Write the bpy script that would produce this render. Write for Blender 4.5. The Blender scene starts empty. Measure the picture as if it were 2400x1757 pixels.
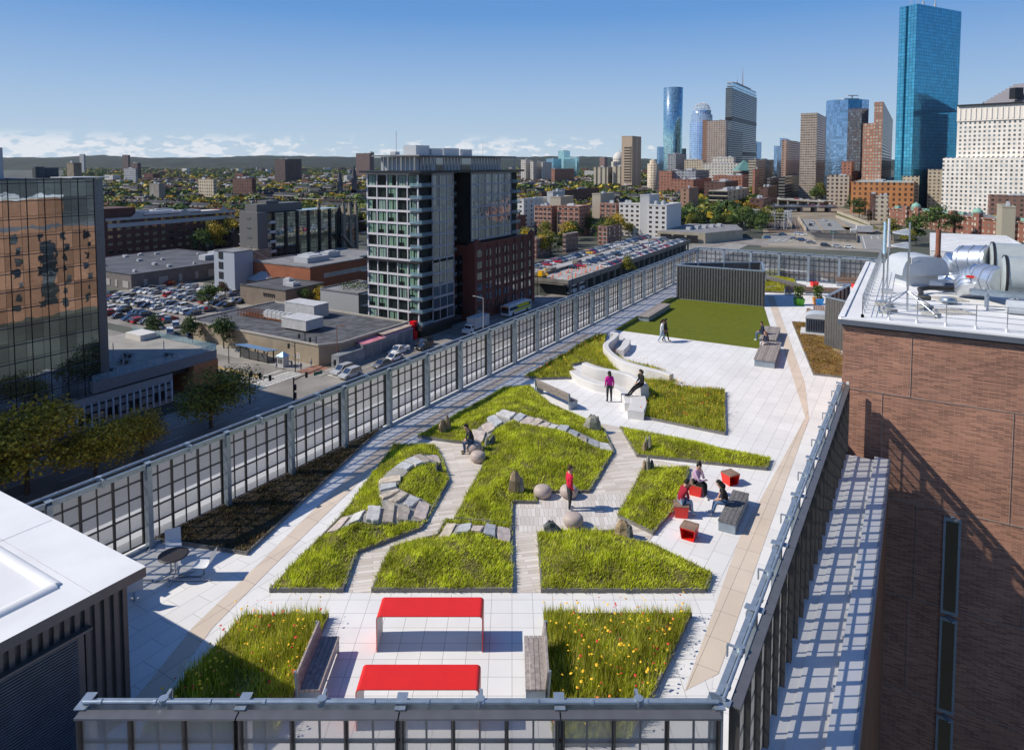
import bpy, bmesh, math, random
import numpy as np
from mathutils import Vector, Matrix
from mathutils.geometry import delaunay_2d_cdt
R = math.radians
SC = bpy.context.scene
COL = SC.collection
GZ = -40.0                        # street level; the roof deck is z = 0
# ---------------------------------------------------------------- camera
cam = bpy.data.objects.new('camera', bpy.data.cameras.new('camera')); COL.objects.link(cam)
cam.location = (0, 0, 13.06); cam.rotation_euler = (R(90-3.37), 0, 0)
cam.data.sensor_width = 36; cam.data.lens = 1590/2400*36; cam.data.shift_y = -0.16746
cam.data.clip_start = .5; cam.data.clip_end = 60000
SC.camera = cam
# ---------------------------------------------------------------- sky, sun, exposure
SUN_EL, SUN_AZ = 41.5, 2.0        # light travels towards +X, turned a little to +Y
SKY_STRENGTH, SUN_STRENGTH = 0.095, 4.9
SC.view_settings.view_transform = 'Standard'; SC.view_settings.look = 'None'
SC.view_settings.exposure = 0.0; SC.view_settings.gamma = 1.0
try: SC.view_settings.use_curve_mapping = False
except Exception: pass
W = bpy.data.worlds.new('World'); SC.world = W; W.use_nodes = True
nt = W.node_tree; nt.nodes.clear()
def wn(t, **k):
    n = nt.nodes.new(t)
    for a, b in k.items(): setattr(n, a, b)
    return n
def wl(a, b): nt.links.new(a, b)
def wmath(op, a, b=None, c=None, clamp=False):
    n = wn('ShaderNodeMath', operation=op); n.use_clamp = clamp
    for i, v in enumerate((a, b, c)):
        if v is None: continue
        if isinstance(v, (int, float)): n.inputs[i].default_value = v
        else: wl(v, n.inputs[i])
    return n.outputs[0]
sky = wn('ShaderNodeTexSky', sky_type='NISHITA', sun_disc=False, sun_elevation=R(SUN_EL), sun_rotation=R(270-SUN_AZ))
sky.altitude = 60; sky.air_density = 1.0; sky.dust_density = .2; sky.ozone_density = 1.6
tc = wn('ShaderNodeTexCoord'); sep = wn('ShaderNodeSeparateXYZ'); wl(tc.outputs['Generated'], sep.inputs[0])
cmb = wn('ShaderNodeCombineXYZ')
wl(sep.outputs[0], cmb.inputs[0]); wl(sep.outputs[1], cmb.inputs[1]); wl(wmath('MULTIPLY', sep.outputs[2], 2.6), cmb.inputs[2])
noi = wn('ShaderNodeTexNoise'); noi.inputs['Scale'].default_value = 42; noi.inputs['Detail'].default_value = 7; noi.inputs['Roughness'].default_value = .55
wl(cmb.outputs[0], noi.inputs['Vector'])
big = wn('ShaderNodeTexNoise'); big.inputs['Scale'].default_value = 5; wl(cmb.outputs[0], big.inputs['Vector'])
# a bank of low cumulus just over the horizon, thicker to the left (-X)
left = wmath('MULTIPLY_ADD', sep.outputs[0], -.16, 0.0)
band = wn('ShaderNodeMapRange'); band.inputs[1].default_value = .042; band.inputs[2].default_value = .026; band.clamp = True
wl(sep.outputs[2], band.inputs[0])
dens = wmath('ADD', wmath('ADD', noi.outputs[0], wmath('MULTIPLY', big.outputs[0], .35)), left)
cl = wn('ShaderNodeMapRange'); cl.clamp = True; cl.inputs[1].default_value = .71; cl.inputs[2].default_value = .80
wl(dens, cl.inputs[0])
mask = wmath('MULTIPLY', wmath('MULTIPLY', cl.outputs[0], band.outputs[0]), .85)
# clear autumn air: the sky's low part graded from pale blue at the horizon to a deeper blue above
ramp = wn('ShaderNodeValToRGB'); wl(wmath('MULTIPLY', sep.outputs[2], 2.0, clamp=True), ramp.inputs[0]); K = 1/SKY_STRENGTH/10
els = ramp.color_ramp.elements; els.new(.09); els.new(.24); els.new(.46)
for e_, (p_, c_) in zip(els, ((0, (.56, .69, .79)), (.085, (.46, .61, .765)), (.23, (.315, .49, .745)), (.42, (.135, .325, .68)), (.85, (.06, .19, .52)))): e_.position = p_; e_.color = (c_[0]*K, c_[1]*K, c_[2]*K, 1)
sc10 = wn('ShaderNodeVectorMath', operation='SCALE'); wl(ramp.outputs[0], sc10.inputs[0]); sc10.inputs['Scale'].default_value = 10
up = wn('ShaderNodeMapRange'); up.clamp = True; up.inputs[1].default_value = .30; up.inputs[2].default_value = .55; wl(sep.outputs[2], up.inputs[0])
mixs = wn('ShaderNodeMixRGB'); wl(up.outputs[0], mixs.inputs[0]); wl(sc10.outputs[0], mixs.inputs[1]); wt = wn('ShaderNodeVectorMath', operation='MULTIPLY'); wl(sky.outputs[0], wt.inputs[0]); wt.inputs[1].default_value = (.68, .96, 1.38); wl(wt.outputs[0], mixs.inputs[2])
mix = wn('ShaderNodeMixRGB'); wl(mask, mix.inputs[0]); wl(mixs.outputs[0], mix.inputs[1]); mix.inputs[2].default_value = (9.0, 9.2, 9.6, 1)
bg = wn('ShaderNodeBackground'); bg.inputs[1].default_value = SKY_STRENGTH
wl(mix.outputs[0], bg.inputs[0]); wo = wn('ShaderNodeOutputWorld'); wl(bg.outputs[0], wo.inputs[0])
sun = bpy.data.objects.new('sun', bpy.data.lights.new('sun', 'SUN')); COL.objects.link(sun)
sun.data.energy = SUN_STRENGTH; sun.data.angle = R(.53); sun.data.color = (1, .93, .82)
LDIR = Vector((math.cos(R(SUN_EL))*math.cos(R(SUN_AZ)), math.cos(R(SUN_EL))*math.sin(R(SUN_AZ)), -math.sin(R(SUN_EL))))
sun.rotation_euler = LDIR.to_track_quat('-Z', 'Y').to_euler(); sun.location = (-60, 0, 80)
SC.cycles.max_bounces = 7; SC.cycles.transparent_max_bounces = 24; SC.cycles.diffuse_bounces = 3; SC.cycles.glossy_bounces = 3
SC.cycles.caustics_reflective = False; SC.cycles.caustics_refractive = False
try: SC.cycles.use_denoising = True
except Exception: pass
# ---------------------------------------------------------------- city grid
GA = 59.3
E1 = Vector((math.cos(R(GA)), math.sin(R(GA)), 0)); E2 = Vector((math.cos(R(GA-90)), math.sin(R(GA-90)), 0)); UP = Vector((0, 0, 1))
def g(p, a=0, b=0):               # move along the grid: a along the long fence, b towards its right
    return (p[0]+E1.x*a+E2.x*b, p[1]+E1.y*a+E2.y*b)
# ---------------------------------------------------------------- materials
MATS = {}
def nodes_of(name):
    m = bpy.data.materials.new(name); m.use_nodes = True; t = m.node_tree
    return m, t, t.nodes['Principled BSDF']
def coords(t, scale=(1, 1, 1), rot=0, kind='Object', loc=(0, 0, 0)):
    c = t.nodes.new('ShaderNodeTexCoord'); mp = t.nodes.new('ShaderNodeMapping')
    mp.inputs['Scale'].default_value = scale; mp.inputs['Rotation'].default_value = (0, 0, rot); mp.inputs['Location'].default_value = loc
    t.links.new(c.outputs[kind], mp.inputs[0]); return mp.outputs[0]
def c4(c): return (c[0], c[1], c[2], 1)
def mat(name, col, rough=.7, metal=0, var=.18, scale=3.0, bump=0, bscale=None, spec=.4, emit=None, stretch=(1, 1, 1), rand=0):
    """plain surface with a two-octave mottling of its own colour"""
    if name in MATS: return MATS[name]
    m, t, b = nodes_of(name); L = t.links.new
    b.inputs['Roughness'].default_value = rough; b.inputs['Metallic'].default_value = metal
    b.inputs['Specular IOR Level'].default_value = spec
    v = coords(t, stretch)
    n = t.nodes.new('ShaderNodeTexNoise'); n.inputs['Scale'].default_value = scale; n.inputs['Detail'].default_value = 6; L(v, n.inputs['Vector'])
    r = t.nodes.new('ShaderNodeMapRange'); r.inputs[1].default_value = .3; r.inputs[2].default_value = .7
    r.inputs[3].default_value = 1-var; r.inputs[4].default_value = 1+var; L(n.outputs[0], r.inputs[0])
    h = t.nodes.new('ShaderNodeVectorMath'); h.operation = 'SCALE'; h.inputs[0].default_value = col; L(r.outputs[0], h.inputs['Scale'])
    last = h.outputs[0]
    if rand:
        gi = t.nodes.new('ShaderNodeNewGeometry'); rr = t.nodes.new('ShaderNodeMapRange'); rr.inputs[3].default_value = 1-rand; rr.inputs[4].default_value = 1+rand
        L(gi.outputs['Random Per Island'], rr.inputs[0]); h2 = t.nodes.new('ShaderNodeVectorMath'); h2.operation = 'SCALE'; L(last, h2.inputs[0]); L(rr.outputs[0], h2.inputs['Scale']); last = h2.outputs[0]
    L(last, b.inputs['Base Color'])
    if bump:
        n2 = t.nodes.new('ShaderNodeTexNoise'); n2.inputs['Scale'].default_value = bscale or scale*8; n2.inputs['Detail'].default_value = 5; L(v, n2.inputs['Vector'])
        bp = t.nodes.new('ShaderNodeBump'); bp.inputs['Strength'].default_value = bump; bp.inputs['Distance'].default_value = .03
        L(n2.outputs[0], bp.inputs['Height']); L(bp.outputs[0], b.inputs['Normal'])
    MATS[name] = m; return m
def brickmat(name, c1, c2, mortar, w, h, ms=.008, rot=0, rough=.8, spec=.3, offset=.5, bias=0, dirt=.15, dscale=.6, vertical=False, metal=0, plank=False):
    """courses of bricks / pavers / curtain-wall panes in the surface's own space; vertical: runs along the wall and up"""
    if name in MATS: return MATS[name]
    m, t, b = nodes_of(name); L = t.links.new
    b.inputs['Roughness'].default_value = rough; b.inputs['Specular IOR Level'].default_value = spec; b.inputs['Metallic'].default_value = metal
    if vertical:                  # u along the wall from its normal, v = height
        tcn = t.nodes.new('ShaderNodeTexCoord'); gn = t.nodes.new('ShaderNodeNewGeometry')
        cr = t.nodes.new('ShaderNodeVectorMath'); cr.operation = 'CROSS_PRODUCT'; L(gn.outputs['True Normal'], cr.inputs[0]); cr.inputs[1].default_value = (0, 0, 1)
        dt = t.nodes.new('ShaderNodeVectorMath'); dt.operation = 'DOT_PRODUCT'
        gp = gn.outputs['Position']; L(gp, dt.inputs[0]); L(cr.outputs[0], dt.inputs[1])
        sp = t.nodes.new('ShaderNodeSeparateXYZ'); L(gp, sp.inputs[0])
        cb = t.nodes.new('ShaderNodeCombineXYZ'); L(dt.outputs['Value'], cb.inputs[0]); L(sp.outputs[2], cb.inputs[1]); v = cb.outputs[0]
    else: v = coords(t, (1, 1, 1), rot)
    k = t.nodes.new('ShaderNodeTexBrick'); k.offset = offset; k.inputs['Scale'].default_value = 1
    k.inputs['Color1'].default_value = c4(c1); k.inputs['Color2'].default_value = c4(c2); k.inputs['Mortar'].default_value = c4(mortar)
    k.inputs['Mortar Size'].default_value = ms; k.inputs['Mortar Smooth'].default_value = 0; k.inputs['Bias'].default_value = bias
    k.inputs['Brick Width'].default_value = w; k.inputs['Row Height'].default_value = h
    L(v, k.inputs['Vector'])
    n = t.nodes.new('ShaderNodeTexNoise'); n.inputs['Scale'].default_value = dscale; n.inputs['Detail'].default_value = 7; L(v, n.inputs['Vector'])
    r = t.nodes.new('ShaderNodeMapRange'); r.inputs[1].default_value = .3; r.inputs[2].default_value = .7; r.inputs[3].default_value = 1-dirt; r.inputs[4].default_value = 1+dirt; L(n.outputs[0], r.inputs[0])
    s = t.nodes.new('ShaderNodeVectorMath'); s.operation = 'SCALE'; L(k.outputs[0], s.inputs[0]); L(r.outputs[0], s.inputs['Scale'])
    L(s.outputs[0], b.inputs['Base Color'])
    MATS[name] = m; return m
def leafmat(name, cols, rough=.55, trans=.3):
    """leaves: the colour of each leaf is its own, from dry to fresh"""
    if name in MATS: return MATS[name]
    m, t, b = nodes_of(name); L = t.links.new
    gi = t.nodes.new('ShaderNodeNewGeometry'); rp = t.nodes.new('ShaderNodeValToRGB'); L(gi.outputs['Random Per Island'], rp.inputs[0])
    e = rp.color_ramp.elements
    while len(e) < len(cols): e.new(.5)
    for i, c in enumerate(cols): e[i].position = i/(len(cols)-1); e[i].color = c4(c)
    n = t.nodes.new('ShaderNodeTexNoise'); n.inputs['Scale'].default_value = 1.6; n.inputs['Detail'].default_value = 6; L(coords(t), n.inputs['Vector'])
    r = t.nodes.new('ShaderNodeMapRange'); r.inputs[1].default_value = .34; r.inputs[2].default_value = .66; r.inputs[3].default_value = .60; r.inputs[4].default_value = 1.3; L(n.outputs[0], r.inputs[0])
    s = t.nodes.new('ShaderNodeVectorMath'); s.operation = 'SCALE'; L(rp.outputs[0], s.inputs[0]); L(r.outputs[0], s.inputs['Scale'])
    L(s.outputs[0], b.inputs['Base Color']); b.inputs['Roughness'].default_value = rough; b.inputs['Specular IOR Level'].default_value = .25
    tr = t.nodes.new('ShaderNodeBsdfTranslucent'); L(s.outputs[0], tr.inputs[0]); mx = t.nodes.new('ShaderNodeMixShader'); mx.inputs[0].default_value = trans
    L(b.outputs[0], mx.inputs[1]); L(tr.outputs[0], mx.inputs[2]); L(mx.outputs[0], t.nodes['Material Output'].inputs[0])
    MATS[name] = m; return m
def seemat(name, col, alpha, rough=.5, gloss=0, tint=(1, 1, 1), thru=0):
    """screen or glass that lets part of the light through"""
    if name in MATS: return MATS[name]
    m, t, b = nodes_of(name); L = t.links.new
    b.inputs['Base Color'].default_value = c4(col); b.inputs['Roughness'].default_value = rough
    if gloss: b.inputs['Specular IOR Level'].default_value = gloss
    tr = t.nodes.new('ShaderNodeBsdfTransparent'); tr.inputs[0].default_value = c4(tint)
    if thru:
        tl = t.nodes.new('ShaderNodeBsdfTranslucent'); tl.inputs[0].default_value = c4([x*1.0 for x in col]); m2 = t.nodes.new('ShaderNodeMixShader'); m2.inputs[0].default_value = thru; L(b.outputs[0], m2.inputs[1]); L(tl.outputs[0], m2.inputs[2])
    mx = t.nodes.new('ShaderNodeMixShader'); mx.inputs[0].default_value = alpha
    L(tr.outputs[0], mx.inputs[1]); L(m2.outputs[0] if thru else b.outputs[0], mx.inputs[2]); L(mx.outputs[0], t.nodes['Material Output'].inputs[0])
    MATS[name] = m; return m
def glassmat(name, tint, refl=.5, w=1.5, h=3.6, line=(.02, .025, .03), ms=.07, wav=.02, rough=.04, tone=.25):
    """curtain wall: mirror-like panes, each a shade of its own, between thin mullions"""
    if name in MATS: return MATS[name]
    m, t, b = nodes_of(name); L = t.links.new
    gn = t.nodes.new('ShaderNodeNewGeometry'); cr = t.nodes.new('ShaderNodeVectorMath'); cr.operation = 'CROSS_PRODUCT'
    L(gn.outputs['True Normal'], cr.inputs[0]); cr.inputs[1].default_value = (0, 0, 1)
    dt = t.nodes.new('ShaderNodeVectorMath'); dt.operation = 'DOT_PRODUCT'; L(gn.outputs['Position'], dt.inputs[0]); L(cr.outputs[0], dt.inputs[1])
    sp = t.nodes.new('ShaderNodeSeparateXYZ'); L(gn.outputs['Position'], sp.inputs[0])
    cb = t.nodes.new('ShaderNodeCombineXYZ'); L(dt.outputs['Value'], cb.inputs[0]); L(sp.outputs[2], cb.inputs[1])
    k = t.nodes.new('ShaderNodeTexBrick'); k.offset = 0; k.inputs['Scale'].default_value = 1; k.inputs['Brick Width'].default_value = w; k.inputs['Row Height'].default_value = h
    k.inputs['Mortar Size'].default_value = ms; k.inputs['Mortar Smooth'].default_value = 0; k.inputs['Bias'].default_value = 0
    k.inputs['Color1'].default_value = c4([x*(1-tone) for x in tint]); k.inputs['Color2'].default_value = c4([min(1, x*(1+tone)) for x in tint]); k.inputs['Mortar'].default_value = c4(line)
    L(cb.outputs[0], k.inputs['Vector'])
    b.inputs['Roughness'].default_value = .35; L(k.outputs[0], b.inputs['Base Color'])
    gl = t.nodes.new('ShaderNodeBsdfGlossy'); gl.inputs['Roughness'].default_value = rough
    br = t.nodes.new('ShaderNodeVectorMath'); br.operation = 'SCALE'; L(k.outputs[0], br.inputs[0]); br.inputs['Scale'].default_value = 1/max(tint)
    L(br.outputs[0], gl.inputs[0])
    n = t.nodes.new('ShaderNodeTexNoise'); n.inputs['Scale'].default_value = .35; n.inputs['Detail'].default_value = 1.5; L(cb.outputs[0], n.inputs['Vector'])
    bp = t.nodes.new('ShaderNodeBump'); bp.inputs['Strength'].default_value = 1; bp.inputs['Distance'].default_value = wav; L(n.outputs[0], bp.inputs['Height']); L(bp.outputs[0], gl.inputs['Normal'])
    mx = t.nodes.new('ShaderNodeMixShader'); mx.inputs[0].default_value = refl; L(b.outputs[0], mx.inputs[1]); L(gl.outputs[0], mx.inputs[2])
    L(mx.outputs[0], t.nodes['Material Output'].inputs[0])
    MATS[name] = m; return m
def gmat(name, col, gloss=.25, rough=.03):
    """one pane of glass over a dark room"""
    if name in MATS: return MATS[name]
    m, t, b = nodes_of(name); b.inputs['Base Color'].default_value = c4(col); b.inputs['Roughness'].default_value = rough; b.inputs['Specular IOR Level'].default_value = 1.0
    gl = t.nodes.new('ShaderNodeBsdfGlossy'); gl.inputs[0].default_value = (.9, .95, 1, 1); gl.inputs['Roughness'].default_value = rough
    mx = t.nodes.new('ShaderNodeMixShader'); mx.inputs[0].default_value = gloss; t.links.new(b.outputs[0], mx.inputs[1]); t.links.new(gl.outputs[0], mx.inputs[2])
    t.links.new(mx.outputs[0], t.nodes['Material Output'].inputs[0]); MATS[name] = m; return m
# ---------------------------------------------------------------- mesh builder
class MB:
    def __init__(s): s.v = []; s.f = []; s.m = []; s.sm = []
    def add(s, vs, fs, m=0, smooth=False):
        o = len(s.v); s.v += [tuple(v) for v in vs]
        for f in fs: s.f.append([i+o for i in f]); s.m.append(m); s.sm.append(smooth)
        return s
    def box(s, c, d, rot=0, m=0, ux=None):
        """box by centre and size; rot about z in radians, or ux = its length direction"""
        if ux is not None: rot = math.atan2(ux[1], ux[0])
        ca, sa = math.cos(rot), math.sin(rot); vs = []
        for z in (-.5, .5):
            for x, y in ((-.5, -.5), (.5, -.5), (.5, .5), (-.5, .5)):
                X, Y = x*d[0], y*d[1]; vs.append((c[0]+X*ca-Y*sa, c[1]+X*sa+Y*ca, c[2]+z*d[2]))
        return s.add(vs, [(0, 3, 2, 1), (4, 5, 6, 7), (0, 1, 5, 4), (1, 2, 6, 5), (2, 3, 7, 6), (3, 0, 4, 7)], m)
    def bar(s, a, b, w, h, m=0, up=(0, 0, 1)):
        """rectangular bar from a to b, w wide, h high"""
        a, b = Vector(a), Vector(b); d = (b-a).normalized(); u = Vector(up)
        if abs(d.dot(u)) > .98: u = Vector((1, 0, 0)) if abs(d.x) < .9 else Vector((0, 1, 0))
        x = d.cross(u).normalized(); y = x.cross(d).normalized(); vs = []
        for p in (a, b):
            for i, j in ((-1, -1), (1, -1), (1, 1), (-1, 1)): vs.append(p+x*(i*w/2)+y*(j*h/2))
        return s.add(vs, [(0, 1, 2, 3), (7, 6, 5, 4), (0, 4, 5, 1), (1, 5, 6, 2), (2, 6, 7, 3), (3, 7, 4, 0)], m)
    def tube(s, pts, r, n=8, m=0, cap=True):
        pts = [Vector(p) for p in pts]; rings = []
        rr = r if isinstance(r, (list, tuple)) else [r]*len(pts)
        for i, p in enumerate(pts):
            d = (pts[min(i+1, len(pts)-1)]-pts[max(i-1, 0)]).normalized()
            u = Vector((0, 0, 1)) if abs(d.z) < .95 else Vector((1, 0, 0))
            x = d.cross(u).normalized(); y = x.cross(d)
            rings.append([p+x*(rr[i]*math.cos(2*math.pi*k/n))+y*(rr[i]*math.sin(2*math.pi*k/n)) for k in range(n)])
        vs = [v for q in rings for v in q]; fs = []
        for i in range(len(pts)-1):
            for k in range(n): fs.append((i*n+k, i*n+(k+1) % n, (i+1)*n+(k+1) % n, (i+1)*n+k))
        s.add(vs, fs, m, True)
        if cap: s.add(rings[0], [tuple(range(n))], m); s.add(rings[-1], [tuple(reversed(range(n)))], m)
        return s
    def lathe(s, prof, c=(0, 0, 0), n=16, m=0, sq=None):
        vs = []; fs = []
        for r, z in prof:
            for k in range(n): a = 2*math.pi*k/n; vs.append((c[0]+r*math.cos(a), c[1]+r*math.sin(a), c[2]+z))
        for i in range(len(prof)-1):
            for k in range(n): fs.append((i*n+k, i*n+(k+1) % n, (i+1)*n+(k+1) % n, (i+1)*n+k))
        s.add(vs, fs, m, True); k0 = len(prof)-1
        if prof[k0][0] > 1e-4: s.add([vs[k0*n+k] for k in range(n)], [tuple(range(n))], m)
        return s
    def prism(s, poly, z0, z1, m=0, mtop=None, bottom=True):
        n = len(poly); area = sum(poly[i][0]*poly[(i+1) % n][1]-poly[(i+1) % n][0]*poly[i][1] for i in range(n))
        if area < 0: poly = poly[::-1]
        vs = [(p[0], p[1], z0) for p in poly]+[(p[0], p[1], z1) for p in poly]
        s.add(vs, [(i, (i+1) % n, n+(i+1) % n, n+i) for i in range(n)], m)
        s.add(vs[n:], [tuple(range(n))], m if mtop is None else mtop)
        if bottom: s.add(vs[:n], [tuple(reversed(range(n)))], m)
        return s
    def quad(s, a, b, c, d, m=0): return s.add([a, b, c, d], [(0, 1, 2, 3)], m)
    def sheet(s, poly, z, m=0):
        n = len(poly); area = sum(poly[i][0]*poly[(i+1) % n][1]-poly[(i+1) % n][0]*poly[i][1] for i in range(n))
        if area < 0: poly = poly[::-1]
        return s.add([(p[0], p[1], z) for p in poly], [tuple(range(n))], m)
    def data(s, name, mats):
        me = bpy.data.meshes.new(name); me.from_pydata(s.v, [], s.f)
        for k in (mats if isinstance(mats, (list, tuple)) else [mats]): me.materials.append(k)
        me.polygons.foreach_set('material_index', s.m); me.polygons.foreach_set('use_smooth', s.sm); me.update(); return me
    def build(s, name, mats, parent=None, loc=None):
        o = bpy.data.objects.new(name, s.data(name, mats)); COL.objects.link(o)
        if loc is not None: o.location = loc
        if parent is not None: o.parent = parent
        return o
def tag(o, label=None, cat=None, group=None, kind=None):
    if label: o['label'] = label
    if cat: o['category'] = cat
    if group: o['group'] = group
    if kind: o['kind'] = kind
    return o
def thing(name, label, cat, loc=(0, 0, 0), rz=0, group=None, sc=1):
    o = bpy.data.objects.new(name, None); COL.objects.link(o); o.location = (loc[0], loc[1], loc[2] if len(loc) > 2 else 0); o.rotation_euler = (0, 0, rz)
    o.empty_display_size = .2
    if sc != 1: o.scale = (sc, sc, sc)
    return tag(o, label, cat, group)
def obj(name, me, parent=None, loc=None, rz=None):
    o = bpy.data.objects.new(name, me); COL.objects.link(o)
    if parent is not None: o.parent = parent
    if loc is not None: o.location = loc
    if rz is not None: o.rotation_euler = (0, 0, rz)
    return o
def kids(o): return KIDS.get(o.name, None) or [c for c in bpy.data.objects if c.parent == o]
KIDS = {}
def dup(o, loc=None, rz=None, label=None, group=None, parent=None, sc=None):
    c = o.copy(); COL.objects.link(c)
    if parent is not None: c.parent = parent
    if loc is not None: c.location = (loc[0], loc[1], loc[2] if len(loc) > 2 else 0)
    if rz is not None: c.rotation_euler = (0, 0, rz)
    if sc: c.scale = (sc, sc, sc) if isinstance(sc, (int, float)) else sc
    if label: c['label'] = label
    if group: c['group'] = group
    src = o.name
    if src not in KIDS: KIDS[src] = [k for k in bpy.data.objects if k.parent == o]
    for k in KIDS[src]: dup(k, parent=c)
    return c
def lerp(a, b, t): return tuple(x+(y-x)*t for x, y in zip(a, b))
def struct(o): o['kind'] = 'structure'; return o

# ================================================================ roof deck
WHITE = brickmat('white_concrete_pavers', (.70, .685, .66), (.75, .735, .71), (.22, .21, .20), 1.22, .61, .005, rot=R(-GA), rough=.75, dirt=.07, dscale=.5, offset=.5)
WHITEF = brickmat('white_square_pavers', (.70, .685, .66), (.745, .73, .705), (.20, .19, .18), .611, .613, .005, rough=.75, dirt=.06, dscale=.6, offset=0)
TAN = brickmat('tan_concrete_pavers', (.60, .50, .40), (.64, .54, .44), (.2, .17, .14), 1.22, .9, .006, rot=R(-GA), rough=.8, dirt=.07, offset=0)
WALK = brickmat('narrow_warm_pavers', (.52, .455, .385), (.70, .645, .575), (.26, .22, .18), 1.22, .16, .005, rot=R(-12), rough=.8, dirt=.08, offset=.5)
WALKX = brickmat('narrow_cross_pavers', (.52, .47, .42), (.68, .64, .59), (.24, .21, .18), .16, .61, .005, rough=.8, dirt=.08, offset=.5)
MEMB = mat('white_roof_membrane', (.75, .75, .735), .6, var=.09, scale=.45, bump=.12, bscale=6)
GALV = mat('galvanised_steel', (.36, .42, .47), .38, metal=.55, var=.14, scale=5)
GALVD = mat('dull_galvanised_plate', (.30, .36, .41), .5, metal=.4, var=.12, scale=4)
BRONZE = mat('dark_bronze_frame', (.085, .080, .076), .45, metal=.4, var=.12)
CAPM = mat('bronze_panel_cap', (.16, .16, .165), .4, metal=.4, var=.1)
SCREEN = seemat('fine_wire_mesh', (.44, .44, .44), .58, rough=.5, thru=.5)
CORTEN = mat('grey_steel_edging', (.20, .19, .18), .6, var=.15)
RED = mat('red_powder_coat', (.72, .022, .012), .38, var=.04, spec=.5)
REDIN = mat('pale_inner_reflection', (.62, .52, .50), .5, var=.04)  # inner faces of the red tables, reflected light put into their pale colour
WOODG = mat('weathered_grey_timber', (.27, .235, .215), .8, var=.3, scale=9, stretch=(1, 1, 1), rand=.22)
WOODB = mat('brown_hardwood', (.25, .165, .115), .7, var=.28, scale=8, rand=.2)
WOODD = mat('dark_silvered_timber', (.13, .125, .125), .8, var=.3, scale=9, rand=.25)
BLACKM = mat('black_powder_coat', (.02, .02, .022), .45, var=.1)
CONC = mat('pale_cast_concrete', (.62, .60, .57), .65, var=.05, scale=2)
CHROME = mat('brushed_chrome', (.62, .64, .66), .22, metal=.9, var=.06)
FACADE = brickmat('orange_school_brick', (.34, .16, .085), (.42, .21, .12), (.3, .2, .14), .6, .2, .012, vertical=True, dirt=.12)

FA = (-12.35, 22.42)                                    # first fence post by the penthouse
LF = lambda i, b=0: g(FA, 3.07*i, b)                    # along the long street-side fence
RC, RE = (3.86, 12.25), (15.1, 30.72)                   # inner line of the other tall fence
FARC = (26.3, 88.4)
deck_poly = [LF(-7), g(LF(-7), 0, 11.5), (RC[0], RC[1]), (RE[0], RE[1]), (15.9, 31.6), g((15.6, 31.55), .3, 22), g(FARC, 0, 52), FARC]
b = MB(); b.prism(deck_poly, -.45, 0); deck = struct(b.build('roof_deck', WHITE))
FRONT = [(-6.9, 18.194), (-7.393, 19.949), (6.107, 19.949), (5.959, 18.849), (RC[0]-.25, RC[1]+.12), (-8.548, 14.811)]
b = MB(); b.sheet(FRONT, .004); struct(b.build('paving', WHITEF))
def strip(pts_l, pts_r, z=.008):
    b = MB()
    for i in range(len(pts_l)-1):
        b.quad((*pts_l[i], z), (*pts_r[i], z), (*pts_r[i+1], z), (*pts_l[i+1], z))
    return struct(b.build('path', TAN))
strip([(-9.244, 15.488), (-9.003, 18.438), (-8.29, 21.405), (-7.741, 23.889), (-6.006, 30.986), (-0.136, 42.005), (5.404, 51.227)], [(-8.595, 15.488), (-8.445, 18.368), (-7.781, 21.219), (-7.208, 23.545), (-5.281, 30.879), (0.396, 41.62), (6.216, 51.371)])
strip([(25.239, 66.498), (23.378, 60.586), (16.842, 39.724), (15.108, 34.235), (7.954, 22.989), (4.285, 16.092)], [(25.849, 66.275), (24.052, 60.586), (17.444, 39.724), (15.241, 34.095), (8.96, 23.134), (5.295, 16.661)])
walk = [(-4.567, 31.352), (-2.503, 30.953), (-0.551, 30.953), (4.387, 33.511), (5.347, 32.908), (5.328, 32.778), (5.555, 29.495), (8.088, 28.522), (7.366, 27.032), (4.954, 23.105), (4.574, 22.528), (3.552, 23.422), (0.878, 19.949), (-0.007, 19.949), (-0.024, 22.704), (-2.689, 23.134), (-4.295, 19.949), (-5.139, 19.949), (-5.196, 22.022), (-3.223, 23.549), (-2.589, 27.232), (-3.57, 30.593)]
b = MB(); b.sheet(walk, .012); struct(b.build('path', WALK))
b = MB(); b.sheet([(-0.007, 25.327), (0.908, 25.327), (0.958, 26.106), (4.543, 26.106), (3.901, 24.342), (3.541, 23.352), (0.881, 23.352), (-0.006, 23.352)], .016); struct(b.build('path', WALKX))
LAWN = brickmat('artificial_turf', (.108, .125, .004), (.118, .136, .005), (.10, .116, .004), 4, .3, .002, rot=R(-GA+90), rough=.9, dirt=.13, dscale=2.5)
b = MB(); b.prism([(8.051, 52.66), (15.022, 64.964), (15.999, 65.592), (23.041, 61.432), (18.494, 46.589)], .0, .03); lawn = struct(b.build('lawn', LAWN))

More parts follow.
